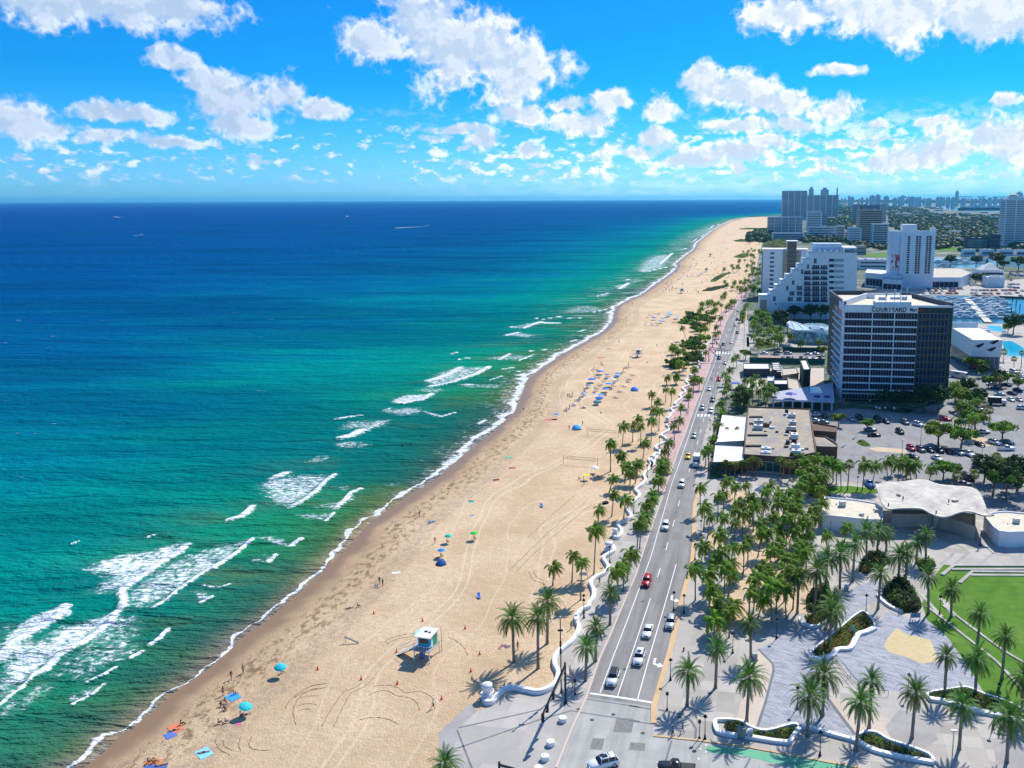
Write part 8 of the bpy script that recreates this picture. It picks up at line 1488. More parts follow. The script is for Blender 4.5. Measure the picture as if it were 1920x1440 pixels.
def umbrella(px, py, c, label, r=1.05, tilt=0., h=2.1, group='beach umbrellas'):
 t_ = thing('beach_umbrella', label, 'umbrella', G(px, py), rnd.uniform(0, 3), group); t_.rotation_euler.x = tilt; mb = MB().m(mat('umb_%g_%g' % (c[0], c[1]), c, .7)); mb.lathe([(r, h-.42), (r*.72, h-.2), (r*.35, h-.05), (.03, h)], 8); mb.build('canopy', t_); mb = MB().m(M_white); mb.tube([(0, 0, 0), (0, 0, h+.08)], .025, 5); mb.build('pole', t_); return t_
def towel(px, py, c, sz, rz, label, cat='towel'):
 mb = MB().m(mat('towel_%g_%g' % (c[0], c[1]), c, .9)); n = 5; b = len(mb.v)
 for i in range(n+1):
  for j in range(n+1): mb.v.append(((i/n-.5)*sz[0], (j/n-.5)*sz[1], .05+.03*math.sin(i*1.9+j*1.3)))
 for i in range(n):
  for j in range(n): a = b+i*(n+1)+j; mb.face((a, a+n+1, a+n+2, a+1))
 o = mb.build('towel', None, True, G(px, py)); o.rotation_euler = (0, 0, rz); return tag(o, label, cat)
for o, x, y, c, s_, rz, d in ((K6b,1085,580,(.05,.35,.75),(1.9,2.4),.9,'bright blue towel with a person sitting on it'),(K6b,835,1062,(.25,.60,.85),(2.,2.7),.8,'pale blue towel near the bottom of the beach'),(K6b,590,848,(.75,.20,.10),(1.7,2.6),.9,'orange-red towel near the waterline'),(K6b,545,908,(.10,.18,.50),(1.6,1.8),.9,'dark blue and white towel below the orange one'),(K6b,1130,808,(.80,.15,.35),(.8,.8),.4,'small pink bag-like towel below the teal umbrella'),
 (K6b,400,1140,(.70,.25,.08),(2.4,1.2),.2,'orange towel at the bottom left edge'),(K6b,420,1178,(.08,.14,.40),(3.4,1.2),.2,'dark blue towel at the bottom left edge'),(K9,1250,472,(.15,.35,.55),(2.,1.6),.5,'blue striped towel beside the weed line'),(K9,1705,250,(.1,.6,.6),(1.6,1.),.2,'teal towel on the open sand'),(K9,1712,405,(.75,.75,.8),(1.7,1.2),.6,'white towel on the open sand'),(K9,855,1045,(.78,.78,.76),(2.,1.),.1,'plain white cloth lying alone on the sand'),
 (KA,255,38,(.05,.5,.3),(2.4,1.5),.2,'green towel at the edge of the weed line'),(KA,145,240,(.4,.03,.08),(2.,1.3),.2,'red towel with a lone sunbather'),(KA,290,134,(.55,.2,.2),(2.2,1.2),.2,'pink towel nearest the weed line'),(KB,160,705,(.70,.12,.10),(5,1.8),.1,'long red blanket beside the small blue umbrella'),(KL,635,200,(.5,.1,.1),(4,2),.1,'dark red blanket beside the white lifeguard tower'),(KL,780,40,(.4,.05,.1),(3,2),.1,'dark red blanket near the waterline above the tower')):
 px, py = P_(o, x, y); towel(px, py, c, s_, rz, d)
for o, x, y, c, r, ti, d in ((K6b,1490,390,(.02,.48,.58),1.1,.25,'cyan beach umbrella shading a person in orange'),(K6b,1170,735,(.02,.50,.52),1.15,.35,'teal beach umbrella tilted low over two people'),(K9,1738,672,(.06,.62,.03),1.1,0,'bright green beach umbrella'),(K9,1445,702,(.02,.55,.38),1.05,.1,'teal green beach umbrella left of the bright green one'),(K9,1370,868,(.02,.30,.70),1.0,0,'blue beach umbrella above the blue tent'),
 (KA,1032,175,(.8,.8,.85),1.3,.1,'white beach umbrella below the near volleyball net'),(KB,210,695,(.03,.35,.65),1.2,0,'small blue umbrella at the end of the long red blanket'),(KU,655,1140,(.05,.05,.07),1.7,0,'dark umbrella in the palms beside the wave wall, farther'),(KU,650,1215,(.04,.06,.15),1.7,0,'dark umbrella in the palms beside the wave wall, nearer')):
 px, py = P_(o, x, y); umbrella(px, py, c, d, r, ti, 2.2)
def tent(px, py, c, label, s=1., rz=.4, nm='beach_tent'):
 t_ = thing(nm, label, 'tent', G(px, py), rz); t_.scale = (s, s, s); mb = MB().m(mat('tent_%g_%g' % (c[0], c[1]), c, .7)); n = 8; b = len(mb.v)
 for i in range(n+1):
  a = PI*i/n
  for j in range(5): q = j/4; mb.v.append((1.2*math.cos(a)*(1-.25*q*q), -.2+1.3*q, 1.15*math.sin(a)*(1-.75*q**2)+.02))
 for i in range(n):
  for j in range(4): a = b+i*5+j; mb.face((a, a+1, a+6, a+5))
 mb.build('shell', t_, True); mb = MB().m(M_trim); mb.sheet([(-1.1, -.2, .03), (1.1, -.2, .03), (.8, 1.1, .03), (-.8, 1.1, .03)]); mb.build('groundsheet', t_); return t_
tent(*P_(K9, 1370, 945), (.05,.14,.36), 'dark blue pop-up beach tent below the blue umbrella', 1.1, 2.6); tent(*P_(KB, 390, 790), (.08,.45,.85), 'light blue beach shelter left of the far volleyball net', 1.5, 3.5); tent(*P_(KL, 1245, 790), (.05,.25,.75), 'blue tent standing apart right of the lounger rows', 1.5, 3.3); tent(*P_(KA, 1130, 455), (.05,.07,.15), 'small dark tent in the palm shade', .8)
t_ = thing('shade_shelter', 'yellow shade cloth with people around it below the near net', 'shelter', G(*P_(KA, 960, 240)), .1); mb = MB().m(mat('cloth_yellow', (.85,.65,.01), .7)); mb.box((0, 0, 1.6), (2.2, 1.6, .08), 0); mb.build('cloth', t_)
for sx in (-1, 1):
 for sy in (-.7, .7): mb = MB().m(M_black); mb.tube([(sx, sy, 0), (sx, sy, 1.6)], .03, 4); mb.build('post', t_)
def lounger_proto():
 root = thing('sun_lounger', 'x', 'sun lounger'); M_l = mat('lounger_frame', (.7,.7,.7), .5); mb = MB().m(mat('lounger_sling', (.03,.06,.22), .8)); mb.poly([(-.32, -.9, .32), (.32, -.9, .32), (.32, .3, .32), (-.32, .3, .32)]); mb.poly([(-.32, .3, .32), (.32, .3, .32), (.32, .9, .72), (-.32, .9, .72)]); s_ = mb.build('sling', root); s_.material_slots[0].link = 'OBJECT'; s_.material_slots[0].material = MATS['lounger_sling']
 for x in (-.33, .33): mb = MB().m(M_l); mb.tube([(x, -.95, .32), (x, .3, .32), (x, .92, .74)], .025, 4); mb.build('side_rail', root)
 for x in (-.3, .3):
  for y in (-.7, .45): mb = MB().m(M_l); mb.tube([(x, y, 0), (x, y, .32)], .022, 4); mb.build('leg', root)
 return root
lp = [lounger_proto(), False]; SL = [mat('sling_navy', (.02,.04,.16), .8), mat('sling_blue', (.03,.16,.55), .8), mat('sling_dark', (.02,.02,.05), .8), mat('sling_teal', (.05,.25,.30), .8)]
def lounger(px, py, rz, m_): o = dup(lp[0]) if lp[1] else lp[0]; lp[1] = True; o.location = G(px, py); o.rotation_euler = (0, 0, rz); [setattr(ch.material_slots[0], 'material', SL[m_]) for ch in o.children if ch.name.startswith('sling')]; return o
rowsL = {'in the seaward row': [(670,345),(600,550),(540,568),(430,690),(415,705),(400,750),(350,790),(370,830),(330,845),(310,885),(350,885),(260,950),(225,985),(240,970),(130,1070),(165,1062),(25,1150),(5,1165)],
 'in the second row': [(775,548),(750,560),(735,590),(715,598),(680,635),(640,695),(615,712),(570,762),(550,806),(520,852),(300,1112),(345,1105)],
 'in the long third row': [(1110,390),(1150,372),(1085,400),(1020,490),(1060,468),(1000,505),(945,550),(915,585),(910,628),(880,650),(855,700),(800,770),(835,765),(700,870),(720,880),(640,925),(600,975),(570,1037),(545,1040)],
 'in the landward row': [(1195,525),(1225,525),(1138,603),(1165,603),(1112,650),(1142,650),(1035,727),(1065,727),(962,822),(1000,822),(882,928),(920,928)]}
for reg, L in rowsL.items():
 L = sorted(L, key=lambda p: -p[1])
 for i, (x, y) in enumerate(L): o = lounger(*P_(KL, x, y), 1.25+rnd.uniform(-.25, .25), rnd.choice([0, 0, 1, 2, 3]) if 'landward' not in reg else 2); o['label'] = 'sun lounger %s of the rental area, %s from the near end' % (reg, ordn(i)); o['group'] = 'sun loungers of the rental area'
for i, (x, y, c, r, d) in enumerate(((630,500,(.01,.10,.55),2.,'big royal blue umbrella, farthest of the seaward row'),(475,645,(.01,.10,.58),2.1,'big royal blue umbrella in the middle of the seaward row'),(325,895,(.25,.45,.7),1.2,'pale blue umbrella in the seaward row'),(405,745,(.1,.3,.5),1.2,'mid blue umbrella in the seaward row'),(945,540,(.03,.22,.60),1.6,'blue umbrella, farthest of the third row'),(930,585,(.02,.16,.55),1.6,'blue umbrella touching the farthest of the third row'),
 (868,650,(.7,.75,.78),1.7,'white umbrella in the third row'),(790,725,(.06,.28,.60),2.0,'wide blue umbrella in the third row'),(725,820,(.02,.18,.55),1.8,'blue umbrella just below the wide one'),(640,930,(.10,.42,.75),1.6,'light blue umbrella near the end of the third row'),(612,985,(.01,.10,.55),2.0,'royal blue umbrella near the end of the third row'),(575,1045,(.04,.28,.34),1.6,'dark teal umbrella ending the third row'),(550,810,(.15,.35,.4),1.,'small grey-teal umbrella in the second row'),(755,560,(.1,.2,.5),1.3,'blue umbrella at the far end of the second row'))):
 umbrella(*P_(KL, x, y), c, d, r, 0, 2.0, 'umbrellas of the rental area')
for i, (x, y) in enumerate(sorted(((480,420),(515,420),(555,415),(580,430),(600,570),(545,575),(345,800),(340,855),(250,960),(175,1010),(75,1125),(20,1160),(665,320),(1135,345),(1095,375),(1045,440),(1015,480),(885,720),(830,780),(700,890),(735,870),(70,905),(95,915),(45,915),(125,905),(330,1105)), key=lambda p: -p[1])):
 o = person(*P_(KL, x, y), rnd.choice(['stand', 'sit', 'lie']) if i % 3 else 'stand', rnd.uniform(0, 6), rnd.choice(['none', 'none', 'white', 'blue', 'black', 'pink']), rnd.choice(['navy', 'black', 'red', 'teal']), rnd.choice([0, 0, 2, 3]), 'beachgoer among the rental loungers, %s from the near end' % ordn(i), 0, 'beachgoers among the loungers')
far = {'of the second rental area': (KU, [(210,320,'u'),(90,370,'l'),(75,400,'l'),(190,270,'l'),(285,230,'l'),(270,245,'l'),(310,370,'u2'),(345,335,'u2'),(240,370,'l'),(180,380,'l'),(560,300,'t2'),(520,350,'d'),(440,260,'t2'),(460,235,'t2'),(415,280,'t2'),(150,250,'l'),(120,290,'l'),(225,240,'l'),(165,410,'l'),(205,405,'l'),(265,405,'l')]),
 'of the third rental area': (KW, [(460,945,'u'),(540,950,'d'),(590,930,'d'),(430,960,'l'),(490,955,'l'),(570,945,'u2'),(620,915,'u2')]), 'of the most distant rental area': (KW, [(960,275,'u2'),(990,300,'u2'),(1020,325,'u2'),(1060,330,'d'),(1070,300,'u2'),(1110,300,'u2'),(1150,295,'u2'),(1200,300,'u2'),(1250,270,'d'),(1010,340,'d'),(1130,280,'u2')])}
UC = {'u': (.01,.12,.6), 'u2': (.08,.32,.66), 'd': (.03,.05,.12), 't2': (.12,.45,.75)}
for reg, (o, L) in far.items():
 L = sorted(L, key=lambda p: (-p[1], p[0])); nu_ = nl_ = 0
 for x, y, k in L:
  px, py = P_(o, x, y)
  if k == 'l': q = lounger(px, py, 1.2, rnd.choice([0, 2, 1])); q.scale = (1.3,)*3; q['label'] = 'sun lounger %s, %s from the near end' % (reg, ordn(nl_)); q['group'] = 'loungers '+reg; nl_ += 1
  else: umbrella(px, py, UC[k], '%s umbrella %s, %s from the near end' % ({'u': 'royal blue', 'u2': 'mid blue', 'd': 'dark', 't2': 'light blue'}[k], reg, ordn(nu_)), 2.2 if k != 'd' else 1.6, 0, 2.1, 'umbrellas '+reg); nu_ += 1
fp = [(480,690),(500,700),(520,705),(470,720),(510,760),(530,770),(440,800),(425,830),(520,800),(545,845),(410,860),(620,800),(660,730),(790,685),(790,730),(750,760),(890,615),(930,585),(985,545),(640,575),(745,505),(850,485),(930,740),(950,750),(970,735),(830,830),(850,820),(805,860),(690,930),(745,945),(780,945),(850,920),(910,920),(390,955),(330,910),(210,880),(235,880),(275,800),(320,795),(320,1080),(260,1000),(210,1130),(170,1130),(100,1040),(60,1050),(20,1100),(130,1080),(70,1160),(20,1170),(120,1180),(390,1185),(555,1205),(520,1160),(610,1045),(690,1020),(1050,670),(1260,530),(1190,520),(1250,110),(1400,70),(1230,150),(1290,110),(1540,90),(820,455),(840,440),(870,450),(900,440),(930,450),(960,440),(860,430),(1000,455),(300,30),(690,560),(30,1040),(80,1075),(150,1050),(45,1120),(95,1110),(160,1160)]
for i, (x, y) in enumerate(sorted(fp, key=lambda p: -p[1])):
 px, py = P_(KW, x, y); person(px, py, ('stand', 'sit', 'stand', 'lie')[i % 4], rnd.uniform(0, 6), rnd.choice(['black', 'white', 'blue', 'none', 'red']), rnd.choice(['navy', 'black', 'red']), rnd.choice([0, 2]), 'tiny distant beachgoer, %s from the near end' % ordn(i), 0, 'distant beachgoers').scale = (1.5,)*3
for i, (x, y) in enumerate(((1060,1220),(1080,1240),(1100,1100),(1180,420),(1150,380),(1170,440),(1280,260),(1290,280),(1360,150),(1210,390),(890,1240))):
 px, py = P_(KU, x, y); person(px, py, 'walk', rnd.uniform(0, 6), rnd.choice(['black', 'white', 'pink', 'blue']), 'navy', rnd.choice([0, 2]), 'walker on the pink promenade, %s in the strollers scattered along it' % ordn(i), 0, 'walkers on the pink promenade')
def tower(px, py, s, label, c1=(.02,.42,.62), c2=(.03,.40,.22), rz=-.25, ramp=True):
 t_ = thing('lifeguard_tower', label, 'lifeguard tower', G(px, py), rz); t_.scale = (s,)*3; A_ = mat('tower_%g' % c1[0], c1, .5); B_ = mat('towerb_%g' % c2[0], c2, .5); mb = MB().m(RF_w)
 mb.box((0, 0, 4.15), (2.9, 3.5, .16)); r_ = mb.build('roof', t_); mb = MB().m(M_blk); mb.box((-.2, .2, 4.3), (.5, .3, .15)); mb.box((.5, .1, 4.28), (.4, .3, .1)); mb.build('roof_vent', r_)
 mb = MB().m(A_); mb.box((0, .25, 3.0), (2.3, 2.5, 2.1)); mb.build('cabin', t_); mb = MB().m(B_); mb.box((1.16, .6, 2.9), (.06, 1.7, 1.9)); mb.build('side_panel', t_); mb = MB().m(W_wh); mb.box((1.17, -.55, 3.0), (.06, .5, 2.0)); mb.build('side_panel', t_)
 mb = MB().m(G_car); mb.box((-.1, -1.02, 3.2), (1.5, .06, .9)); mb.build('window', t_); mb = MB().m(mat('shutter', (.02,.50,.68), .5)); mb.box((-1.6, .5, 3.7), (1.0, 2.2, .07), 0, Matrix.Rotation(.45, 3, 'Y')); mb.build('shutter', t_)
 mb = MB().m(mat('deck_wood', (.38,.36,.36), .8)); mb.box((0, -.2, 1.9), (3.0, 4.0, .14)); mb.build('deck', t_)
 for x in (-1.3, 1.3):
  for y in (-2., 1.6): mb = MB().m(W_wh); mb.tube([(x*1.12, y*1.05, 0), (x, y, 1.9)], .09, 6); mb.build('leg', t_)
 mb = MB().m(W_wh)
 for x in (-1.45, 1.45): mb.tube([(x, -2.15, 2.8), (x, -.9, 2.8)], .035, 4)
 mb.tube([(-1.45, -2.15, 2.8), (1.45, -2.15, 2.8)], .035, 4)
 for x in np.linspace(-1.45, 1.45, 7): mb.tube([(x, -2.15, 1.95), (x, -2.15, 2.8)], .025, 4)
 mb.build('railing', t_); mb = MB().m(mat('bin_blue', (.10,.20,.45), .5)); mb.box((-.5, -.9, .55), (.7, .6, 1.1)); mb.build('storage_box', t_)
 if ramp:
  mb = MB().m(mat('ramp_boards', (.55,.52,.42), .8)); mb.poly([(-1.5, -1.3, 1.9), (-1.5, .2, 1.9), (-5.2, .2, .05), (-5.2, -1.3, .05)]); mb.poly([(-5.2, -1.3, -.1), (-5.2, .2, -.1), (-1.5, .2, 1.75), (-1.5, -1.3, 1.75)]); q = mb.build('ramp', t_)
  for y in (-1.3, .2): mb = MB().m(M_red if 0 else W_wh); mb.tube([(-1.5, y, 2.8), (-5.2, y, .95)], .04, 4); mb.build('handrail', q)
 mb = MB().m(M_blk); mb.tube([(1.7, 1.9, 0), (1.7, 1.9, 4.4)], .04, 4); mb.build('flag_pole', t_)
tower(560+1290/5.333, 1100+690/5.333, 1.12, 'blue and green lifeguard tower with white roof standing on the near sand')
tower(*P_(KL, 1320, 185), 1.0, 'white lifeguard tower with a ramp above the lounger rows', (.75,.75,.76), (.72,.72,.72)); tower(*P_(KW, 310, 1200), 1.1, 'pale teal lifeguard tower in the shaded far sand', (.35,.65,.62), (.35,.6,.6)); tower(*P_(KW, 675, 880), 1.1, 'grey lifeguard tower beyond the third rental area', (.3,.4,.45), (.3,.4,.4)); tower(*P_(KW, 735, 650), 1.1, 'most distant lifeguard tower, with light roof', (.3,.45,.45), (.5,.55,.5))
cn = thing('traffic_cone', 'x', 'cone'); mb = MB().m(mat('cone_red', (.75,.08,.03), .6)); mb.lathe([(.17, .03), (.15, .05), (.03, .72), (.0, .74)], 10); mb.build('cone', cn); mb = MB().m(mat('cone_red', (.75,.08,.03), .6)); mb.box((0, 0, .015), (.42, .42, .03)); mb.build('base', cn); cu_ = [False]
for (x, y, d) in ((752,272,'above the plank, farthest left of the upper ones'),(1240,345,'behind the lifeguard tower'),(1665,420,'right of the tower, farthest out'),(1810,680,'right of the tower at mid height'),(1722,850,'right of the tower, nearest the palm shadow'),(1430,1125,'beside the sand drawing, nearest the corner plaza'),(985,975,'below the tower shadow'),(625,930,'below the tower, left of the shadow'),(190,830,'far left of the tower by the track'),(978,655,'at the foot of the tower ramp')):
 place(cn, cu_, G(560+x/5.333, 1100+y/5.333), 0, 1.15, 'orange-red cone '+d, 'cones around the lifeguard tower')
def net(p0, p1, top0, label):
 a, b_ = G(*p0), G(*p1); h = top_at(a, top0); t_ = thing('volleyball_net', label, 'net', a); v = b_-a; M_n = mat('net_post', (.12,.11,.10), .7)
 for q in (Vector((0, 0, 0)), v): mb = MB().m(M_n); mb.tube([q, q+Vector((0, 0, h))], .07, 6); mb.build('post', t_)
 for z in (h*.95, h*.62): mb = MB().m(M_n); mb.tube([v*.05+Vector((0, 0, z)), v*.95+Vector((0, 0, z))], .045, 4); mb.build('tape', t_)
 mb = MB().m(M_n)
 for k in range(34): q = v*(.05+.9*k/33); mb.tube([q+Vector((0, 0, h*.62)), q+Vector((0, 0, h*.95))], .008, 3, False)
 for k in range(5): z = h*(.62+.33*k/4); mb.tube([v*.05+Vector((0, 0, z)), v*.95+Vector((0, 0, z))], .008, 3, False)
 mb.build('mesh', t_); mb = MB().m(M_n)
net((900+752/4.8, 850+92/4.8), (900+1058/4.8, 850+118/4.8), 850+18/4.8, 'volleyball net on the sand, the nearer of two'); net((1000+485/4.8, 640+845/4.8), (1000+765/4.8, 640+865/4.8), 640+783/4.8, 'volleyball net on the sand, the farther of two')
a, b_ = G(560+600/5.333, 1100+568/5.333), G(560+455/5.333, 1100+560/5.333); t_ = thing('leaning_plank', 'long grey plank propped up on the open sand', 'plank', a); mb = MB().m(mat('plank_grey', (.40,.40,.42), .8)); v = b_-a; mb.tube([Vector((0, 0, .12)), v*.98+Vector((0, 0, 1.25))], .17, 4); mb.build('board', t_); mb = MB().m(MATS['plank_grey']); mb.tube([v*.9, v*.9+Vector((0, 0, 1.1))], .05, 4); mb.build('prop', t_)
for px, py, d in (((1015.6, 950), None, 'blue folding chair alone on the sand below the near net'), ((898, 1120), None, 'blue folding chair alone on the sand above the lifeguard tower')):
 o = lounger(px[0], px[1], .3, 1); o['label'] = d.replace('folding chair', 'beach lounger'); o['group'] = 'single beach loungers'
for i, (x, y) in enumerate(((690,340),(730,350),(660,360),(710,345))): px, py = P_(K7, x, y); towel(px, py, [(.3,.1,.12),(.15,.15,.25),(.4,.2,.15),(.2,.1,.1)][i], (1.1, .7), i*.7, 'bundle of beach gear under the date palms, %s' % ['nearest the palm trunk', 'dark blue one', 'leftmost red-brown one', 'dark brown middle one'][i], 'beach gear')
px, py = P_(K6b, 1150, 790)
u_ = umbrella(*P_(KR, 1075, 650), (.16,.05,.60), 'violet umbrella beside the parked cars at the hotel corner', 2.6, 0, 2.6); umbrella(*P_(K4, 1090, 165), (.20,.12,.60), 'violet umbrella between the palms behind the pavilion', 1.5, 0, 2.6)
umbrella(*P_(K1, 125, 190), (.05,.08,.5), 'blue and pink umbrella behind the roadside palms', 2.4, 0, 3.2)
for i, (x, y) in enumerate(((15,680),(60,690),(128,685),(245,690))): px, py = P_(KR, x, y); c = G(px, py); t_ = thing('globe_lamp', 'white globe lamp in the hotel shade, %s from the left' % ordn(i), 'lamp', c, group='globe lamps under the hotel'); mb = MB().m(M_black); mb.tube([(0, 0, 0), (0, 0, 3)], .05, 5); mb.build('pole', t_); mb = MB().m(RF_w); mb.lathe([(.05, 2.9), (.4, 3.1), (.48, 3.35), (.4, 3.6), (.05, 3.8)], 10); mb.build('globe', t_, True)
# ================================================================== far land: woods, houses, cranes, skyline
def clump_mesh(seed, n=60, R=5., H=6.):
 rr = random.Random(seed); mb = MB().m(L_far)
 for k in range(n):
  v = Vector((rr.gauss(0, 1), rr.gauss(0, 1), rr.gauss(0, .9))).normalized(); v.z = abs(v.z)*1.0-.15; p = Vector((v.x*R, v.y*R, H*.45+v.z*H*.55))*rr.uniform(.8, 1.05); s1 = v.cross(Vector((rr.uniform(-1, 1), rr.uniform(-1, 1), .5))).normalized()*R*rr.uniform(.22, .45); s2 = v.cross(s1).normalized()*R*rr.uniform(.2, .4)
  mb.poly([p-s1, p-s2, p+s1, p+s2])
 return mb
CLU = [clump_mesh(i) for i in range(4)]
def wood(name, pts, n, s=1., seed=1):
 """a far wood: irregular crowns merged as one mass"""
 P = [G(x, y) for x, y in pts]; A = [(p.x, p.y) for p in P]; rr = random.Random(seed); V = []; Fc = []; cnt = 0
 px0, px1, py0, py1 = min(p[0] for p in pts), max(p[0] for p in pts), min(p[1] for p in pts), max(p[1] for p in pts)
 base = [np.array(c.v) for c in CLU]; off = 0
 PXA = np.array([[rr.uniform(px0, px1), rr.uniform(py0, py1)] for _ in range(n*3)]); ins = in_poly(PXA[:, 0], PXA[:, 1], pts)
 for (x, y), d in zip(PXA, ins):
  if d < 0 or cnt >= n: continue
  k = rr.randrange(4); c = G(x, y); q = s*rr.uniform(.6, 1.25); a = rr.uniform(0, 6.28); ca, sa = math.cos(a)*q, math.sin(a)*q; B_ = base[k]; V.append(np.stack([B_[:, 0]*ca-B_[:, 1]*sa+c.x, B_[:, 0]*sa+B_[:, 1]*ca+c.y, B_[:, 2]*q*.95], 1)); Fc += [tuple(i+off for i in f) for f in CLU[k].f]; off += len(B_); cnt += 1
 me = bpy.data.meshes.new(name); me.from_pydata(np.concatenate(V).tolist(), [], Fc); me.materials.append(L_far); o = bpy.data.objects.new(name, me); COL.objects.link(o); return tag(o, None, None, None, 'stuff')
wood('far_woodland', [(1660,397),(1700,394),(1760,401),(1840,404),(1960,404),(1960,446),(1880,446),(1820,450),(1757,452),(1700,440),(1670,425)], 2600, 1.35, 1)
wood('far_woodland', [(1665,386),(1720,391),(1745,398),(1690,398),(1662,396)], 260, 1.9, 2); wood('far_woodland', [(1571,378.5),(1700,378.2),(1960,379.5),(1960,381.5),(1760,381.5),(1571,380.5)], 900, 8., 3); wood('far_woodland', [(1571,381),(1640,384),(1650,397),(1610,400),(1571,402)], 240, 2.6, 4)
wood('far_woodland', [(1548,404),(1600,400),(1610,420),(1592,432),(1552,425)], 260, 1.5, 5); wood('far_woodland', [(1500,438),(1580,446),(1580,456),(1508,456)], 160, 1.3, 6); wood('far_woodland', [(1402,440),(1440,428),(1448,440),(1448,455),(1402,455)], 150, 1.3, 7)
wood('far_woodland', [(1584,452),(1640,458),(1660,462),(1660,470),(1600,466)], 90, 1.1, 8); wood('far_woodland', [(1755,446),(1812,448),(1812,464),(1755,468)], 120, 1.3, 9); wood('far_woodland', [(1880,446),(1960,446),(1960,470),(1900,468),(1880,455)], 140, 1.3, 10); wood('far_woodland', [(1504,392),(1572,398),(1572,404),(1505,400)], 120, 1.5, 11)
wood('far_woodland', [(1800,470),(1960,470),(1960,474),(1800,473)], 60, .9, 12)
for i, (x, y, s) in enumerate(((1412,452,1.3),(1420,446,1.2),(1430,450,1.3),(1405,458,1.),(1440,455,1.3),(1446,446,1.2),(1424,458,1.1))): REG.setdefault('fb', []).append(tree('d', x, y, s*1.5, 'x', 'tree', 'broadleaf_tree', 'dark trees on the distant beach'))
rank_labels(REG.pop('fb'), 'on the distant beach beside the arcade block', lambda o: 'dark tree')
lot('lawn_far', [(1757,464),(1790,463),(1800,470),(1760,473)], M_grass, .06); lot('lawn_far', [(1616,476),(1664,473),(1664,482),(1625,482)], M_grass, .06)
hs = []
for i, (x, y, w_, c) in enumerate(((1672,398,16,'w'),(1712,399,14,'w'),(1722,401,12,'g'),(1740,400,14,'w'),(1797,402,18,'w'),(1806,403,16,'w'),(1680,405,40,'g'),(1695,409,14,'w'),(1717,418,8,'w'),(1770,430,14,'w'),(1778,431,10,'w'),(1812,414,10,'w'),(1848,408,12,'w'),(1858,411,14,'w'),(1865,424,12,'t'),(1872,418,12,'w'),(1840,400,16,'g'),(1735,390,26,'g'),(1745,392,30,'g'),(1780,441,30,'w'),(1765,449,16,'w'),(1790,455,18,'b'),(1700,403,10,'w'),(1753,396,20,'w'),(1868,430,10,'w'),(1600,394,20,'g'),(1625,400,18,'w'),(1545,402,24,'w'),(1560,407,26,'w'),(1552,412,20,'w'),(1535,408,14,'w'),(1760,404,10,'w'),(1828,409,10,'w'))):
 A = G(x, y); wid = w_*(A.y/1600)*.75; hh_ = rnd.uniform(5, 9); o = thing('house', 'x', 'house'); pts = rect_block(A, A+u*wid, wid*.5); wmm = {'w': W_wh, 'g': W_gy, 't': W_tan, 'b': W_wh2}[c]; body(o, pts, 0, hh_+3, wmm, RF_w if c != 't' else RF_t, 0); F_ = Face(A, A+u*wid); window(o, F_, wid*.1, wid*.9, 4, 7, 4, G_blue, wmm, .6, .1); o['_x'] = x; hs.append((o, c, y, x))
hs.sort(key=lambda t: (t[2]))
for i, (o, c, y, x) in enumerate(hs): del o['_x']; o['label'] = '%s roofed building in the far woods, %s counting from the horizon down' % ({'w': 'white', 'g': 'grey', 't': 'tan', 'b': 'pale blue'}[c], ordn(i)); o['group'] = 'buildings in the far woods'
M_crane = mat('crane_blue', (.03,.06,.12), .7); cr = []
for i, (x, y, kind) in enumerate(((1697,383,1),(1703,383,1),(1711,383,1),(1795,379,0),(1800,379,0),(1807,379,0),(1813,379,0),(1819,379,0),(1834,379,0),(1841,379,0),(1845,379,0),(1866,381,0),(1874,381,0),(1882,381,0))):
 A = G(x, y); h = min(top_at(A, y-12.5), 130) if y < 382 else top_at(A, 369); h = min(h, 110); t_ = thing('gantry_crane', 'dark blue harbour gantry crane on the horizon, %s from the left' % ordn(i), 'crane', A, rnd.uniform(-.2, .2), 'harbour cranes'); s_ = h*.16
 for sx in (-1, 1):
  for sy in (-1, 1): mb = MB().m(M_crane); mb.box((sx*s_, sy*s_, h*.45), (h*.04, h*.04, h*.9)); mb.build('leg', t_)
 mb = MB().m(M_crane); mb.box((0 if kind == 0 else (i-1)*h*.25, 0, h*.92), (h*(1.1 if kind == 0 else 1.7), h*.10, h*.07)); mb.box((0, 0, h*1.0), (h*.12, h*.08, h*.14)); mb.build('boom', t_)
t_ = thing('container_ship', 'long dark ship docked in the distant harbour', 'ship', G(1840, 394.5)); L_s = (G(1882, 394)-G(1800, 394.5)).length; mb = MB().m(mat('ship_navy', (.02,.04,.12), .6)); loft(mb, [[(x*L_s/2, -16*w_, 0), (x*L_s/2*1.01, -18*w_, 17), (x*L_s/2*1.01, 18*w_, 17), (x*L_s/2, 16*w_, 0)] for x, w_ in ((-1, .2), (-.9, 1), (.95, 1), (1, .8))]); mb.build('hull', t_)
for k in range(6): mb = MB().m(W_wh2 if k % 2 else W_gy); mb.box((-L_s*.38+k*L_s*.14, 0, 17+5+2*(k % 3)), (L_s*.12, 24, 10+4*(k % 3))); mb.build('superstructure', t_)
sk_ = []
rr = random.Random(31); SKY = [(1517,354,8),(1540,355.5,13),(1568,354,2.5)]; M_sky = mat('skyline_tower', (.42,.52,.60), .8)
for i, (x, yt, w_) in enumerate(SKY): SKY[i] = (x, yt, w_, 4400)
xs = 1577.
while xs < 1930:
 w_ = rr.uniform(3, 9); hgt = 372-rr.uniform(0, 5)*(1.4 if 1585 < xs < 1700 else .8 if xs < 1850 else .9);
 if 1743 < xs < 1750: w_, hgt = 8, 360
 if 1787 < xs < 1792: w_, hgt = 5, 357.5
 if 1903 < xs < 1910: w_, hgt = 10, 360
 SKY.append((xs, hgt+1.5, w_, rr.uniform(6500, 9500))); xs += w_*rr.uniform(1., 2.3)
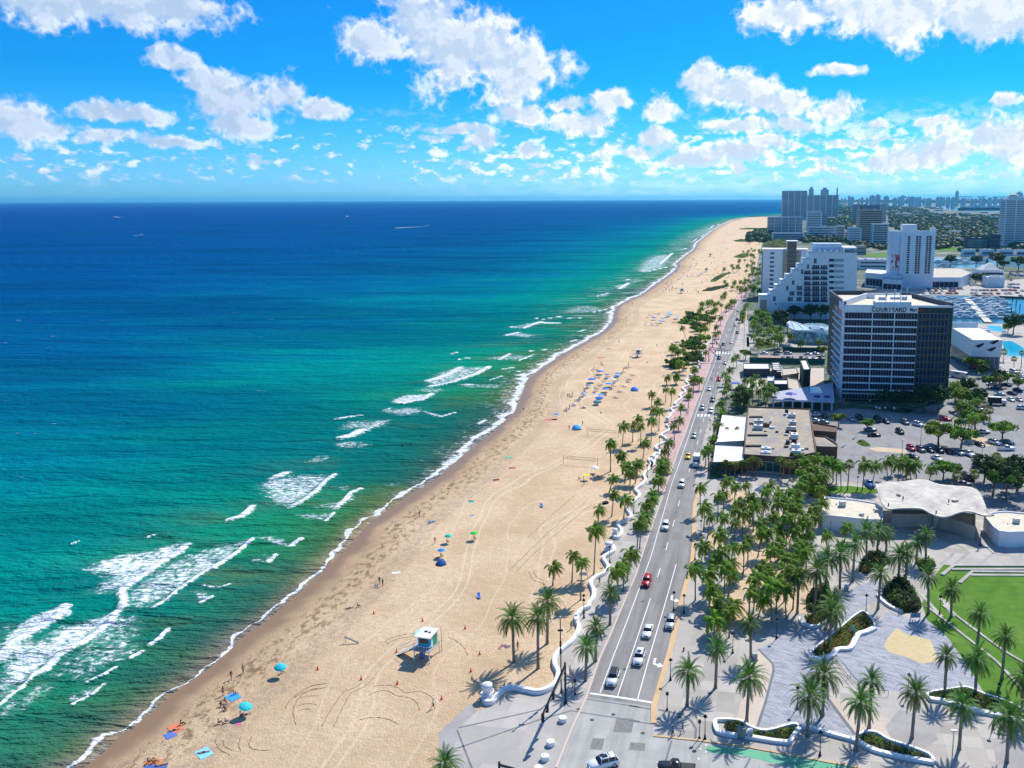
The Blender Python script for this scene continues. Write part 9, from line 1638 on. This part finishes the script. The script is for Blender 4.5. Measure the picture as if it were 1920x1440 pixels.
for i, (x, yt, w_, D_) in enumerate(SKY):
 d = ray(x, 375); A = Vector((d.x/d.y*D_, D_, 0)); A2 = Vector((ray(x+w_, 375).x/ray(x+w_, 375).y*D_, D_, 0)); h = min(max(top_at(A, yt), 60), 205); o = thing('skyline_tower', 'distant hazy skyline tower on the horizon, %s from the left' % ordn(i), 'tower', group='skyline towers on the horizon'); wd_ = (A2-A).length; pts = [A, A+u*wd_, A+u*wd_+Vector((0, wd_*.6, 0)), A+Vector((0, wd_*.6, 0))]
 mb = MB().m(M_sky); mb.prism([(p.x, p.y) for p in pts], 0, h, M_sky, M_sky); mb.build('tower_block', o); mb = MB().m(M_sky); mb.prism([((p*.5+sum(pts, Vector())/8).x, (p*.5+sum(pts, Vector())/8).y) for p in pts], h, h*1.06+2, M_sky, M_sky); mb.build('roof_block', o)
A = G(1432, 405); jt = MB().m(W_dk); ribbon(jt, [G(1409, 406), G(1480, 404)], 10, -.3, 2.2); tag(jt.build('jetty'), 'dark stone jetty jutting into the sea beyond the far beach', 'jetty')
for i, (o, pts) in enumerate(((K53, [(700,900),(580,1000),(450,1060),(330,1220),(230,1400)]), (K53, [(760,900),(650,1000),(520,1070),(430,1230),(350,1400)]), (K53, [(750,1000),(860,985),(980,1005),(1070,1060),(1170,1050),(1260,1060),(1340,1120),(1345,1200)]), (K53, [(700,1085),(800,1045),(900,1045),(980,1090),(1100,1110),(1180,1160),(1210,1240)]),
 (K53, [(860,550),(950,505),(1060,478),(1180,465)]), (K53, [(880,570),(1000,520),(1150,500)]), (K53, [(1490,500),(1600,560),(1660,620),(1690,690)]), (K53, [(-40,1110),(60,1030),(150,985),(300,965)]), (K53, [(-60,1110),(80,1050),(270,1010)]), (K53, [(20,1110),(100,1095),(200,1092)]), (K53, [(0,1190),(80,1170),(180,1178)]), (K53, [(0,1240),(60,1225),(120,1228)]),
 (K6b, [(1620,820),(1600,700),(1640,600),(1740,520),(1880,500)]), (K6b, [(1530,680),(1580,600),(1720,500),(1900,460)]), (K6b, [(930,950),(960,1020),(1060,1080)]), (K6b, [(1000,950),(1010,1000),(1080,1040)]), (K6b, [(1150,920),(1130,990),(1150,1040)]), (K6b, [(1240,920),(1220,990),(1270,1030),(1400,1040)]), (K53, [(610,1330),(750,1305),(900,1330),(1000,1380)]),
 (KA, [(440,1060),(470,1130),(560,1170)]), (KA, [(480,1060),(520,1120),(620,1160)]), (KA, [(950,440),(720,620),(420,900),(260,1060)]), (KA, [(1000,460),(760,660),(470,920),(330,1060)]), (KA, [(850,380),(640,560),(430,760)]))):
 W = smooth_line([G(x, y) for x, y in pxl(o, pts)], 6); mb = MB().m(MATS['sand']); mb.tube([(p.x+.08*math.sin(k*2.1), p.y, -.03+.02*math.sin(k*1.7)) for k, p in enumerate(W)], .085, 5); tag(mb.build('sand_track', None, True), kind='structure')
mb = MB(); Z0, Z1 = -4., 225.; XR = 30000.; mb.box((0, 30000, (Z0+Z1)/2), (70000, 66000, Z1-Z0)); hz = mb.build('haze'); tag(hz, kind='stuff')
mm = bpy.data.materials.new('haze'); mm.use_nodes = True; t = NT(mm.node_tree); t.n.clear(); vol = t.add('ShaderNodeVolumePrincipled', {'Color': (.16, .66, 1., 1), 'Density': 2.7e-5, 'Anisotropy': .35}); ou = t.add('ShaderNodeOutputMaterial'); t.l.new(vol.outputs[0], ou.inputs[1]); hz.data.materials.append(mm)
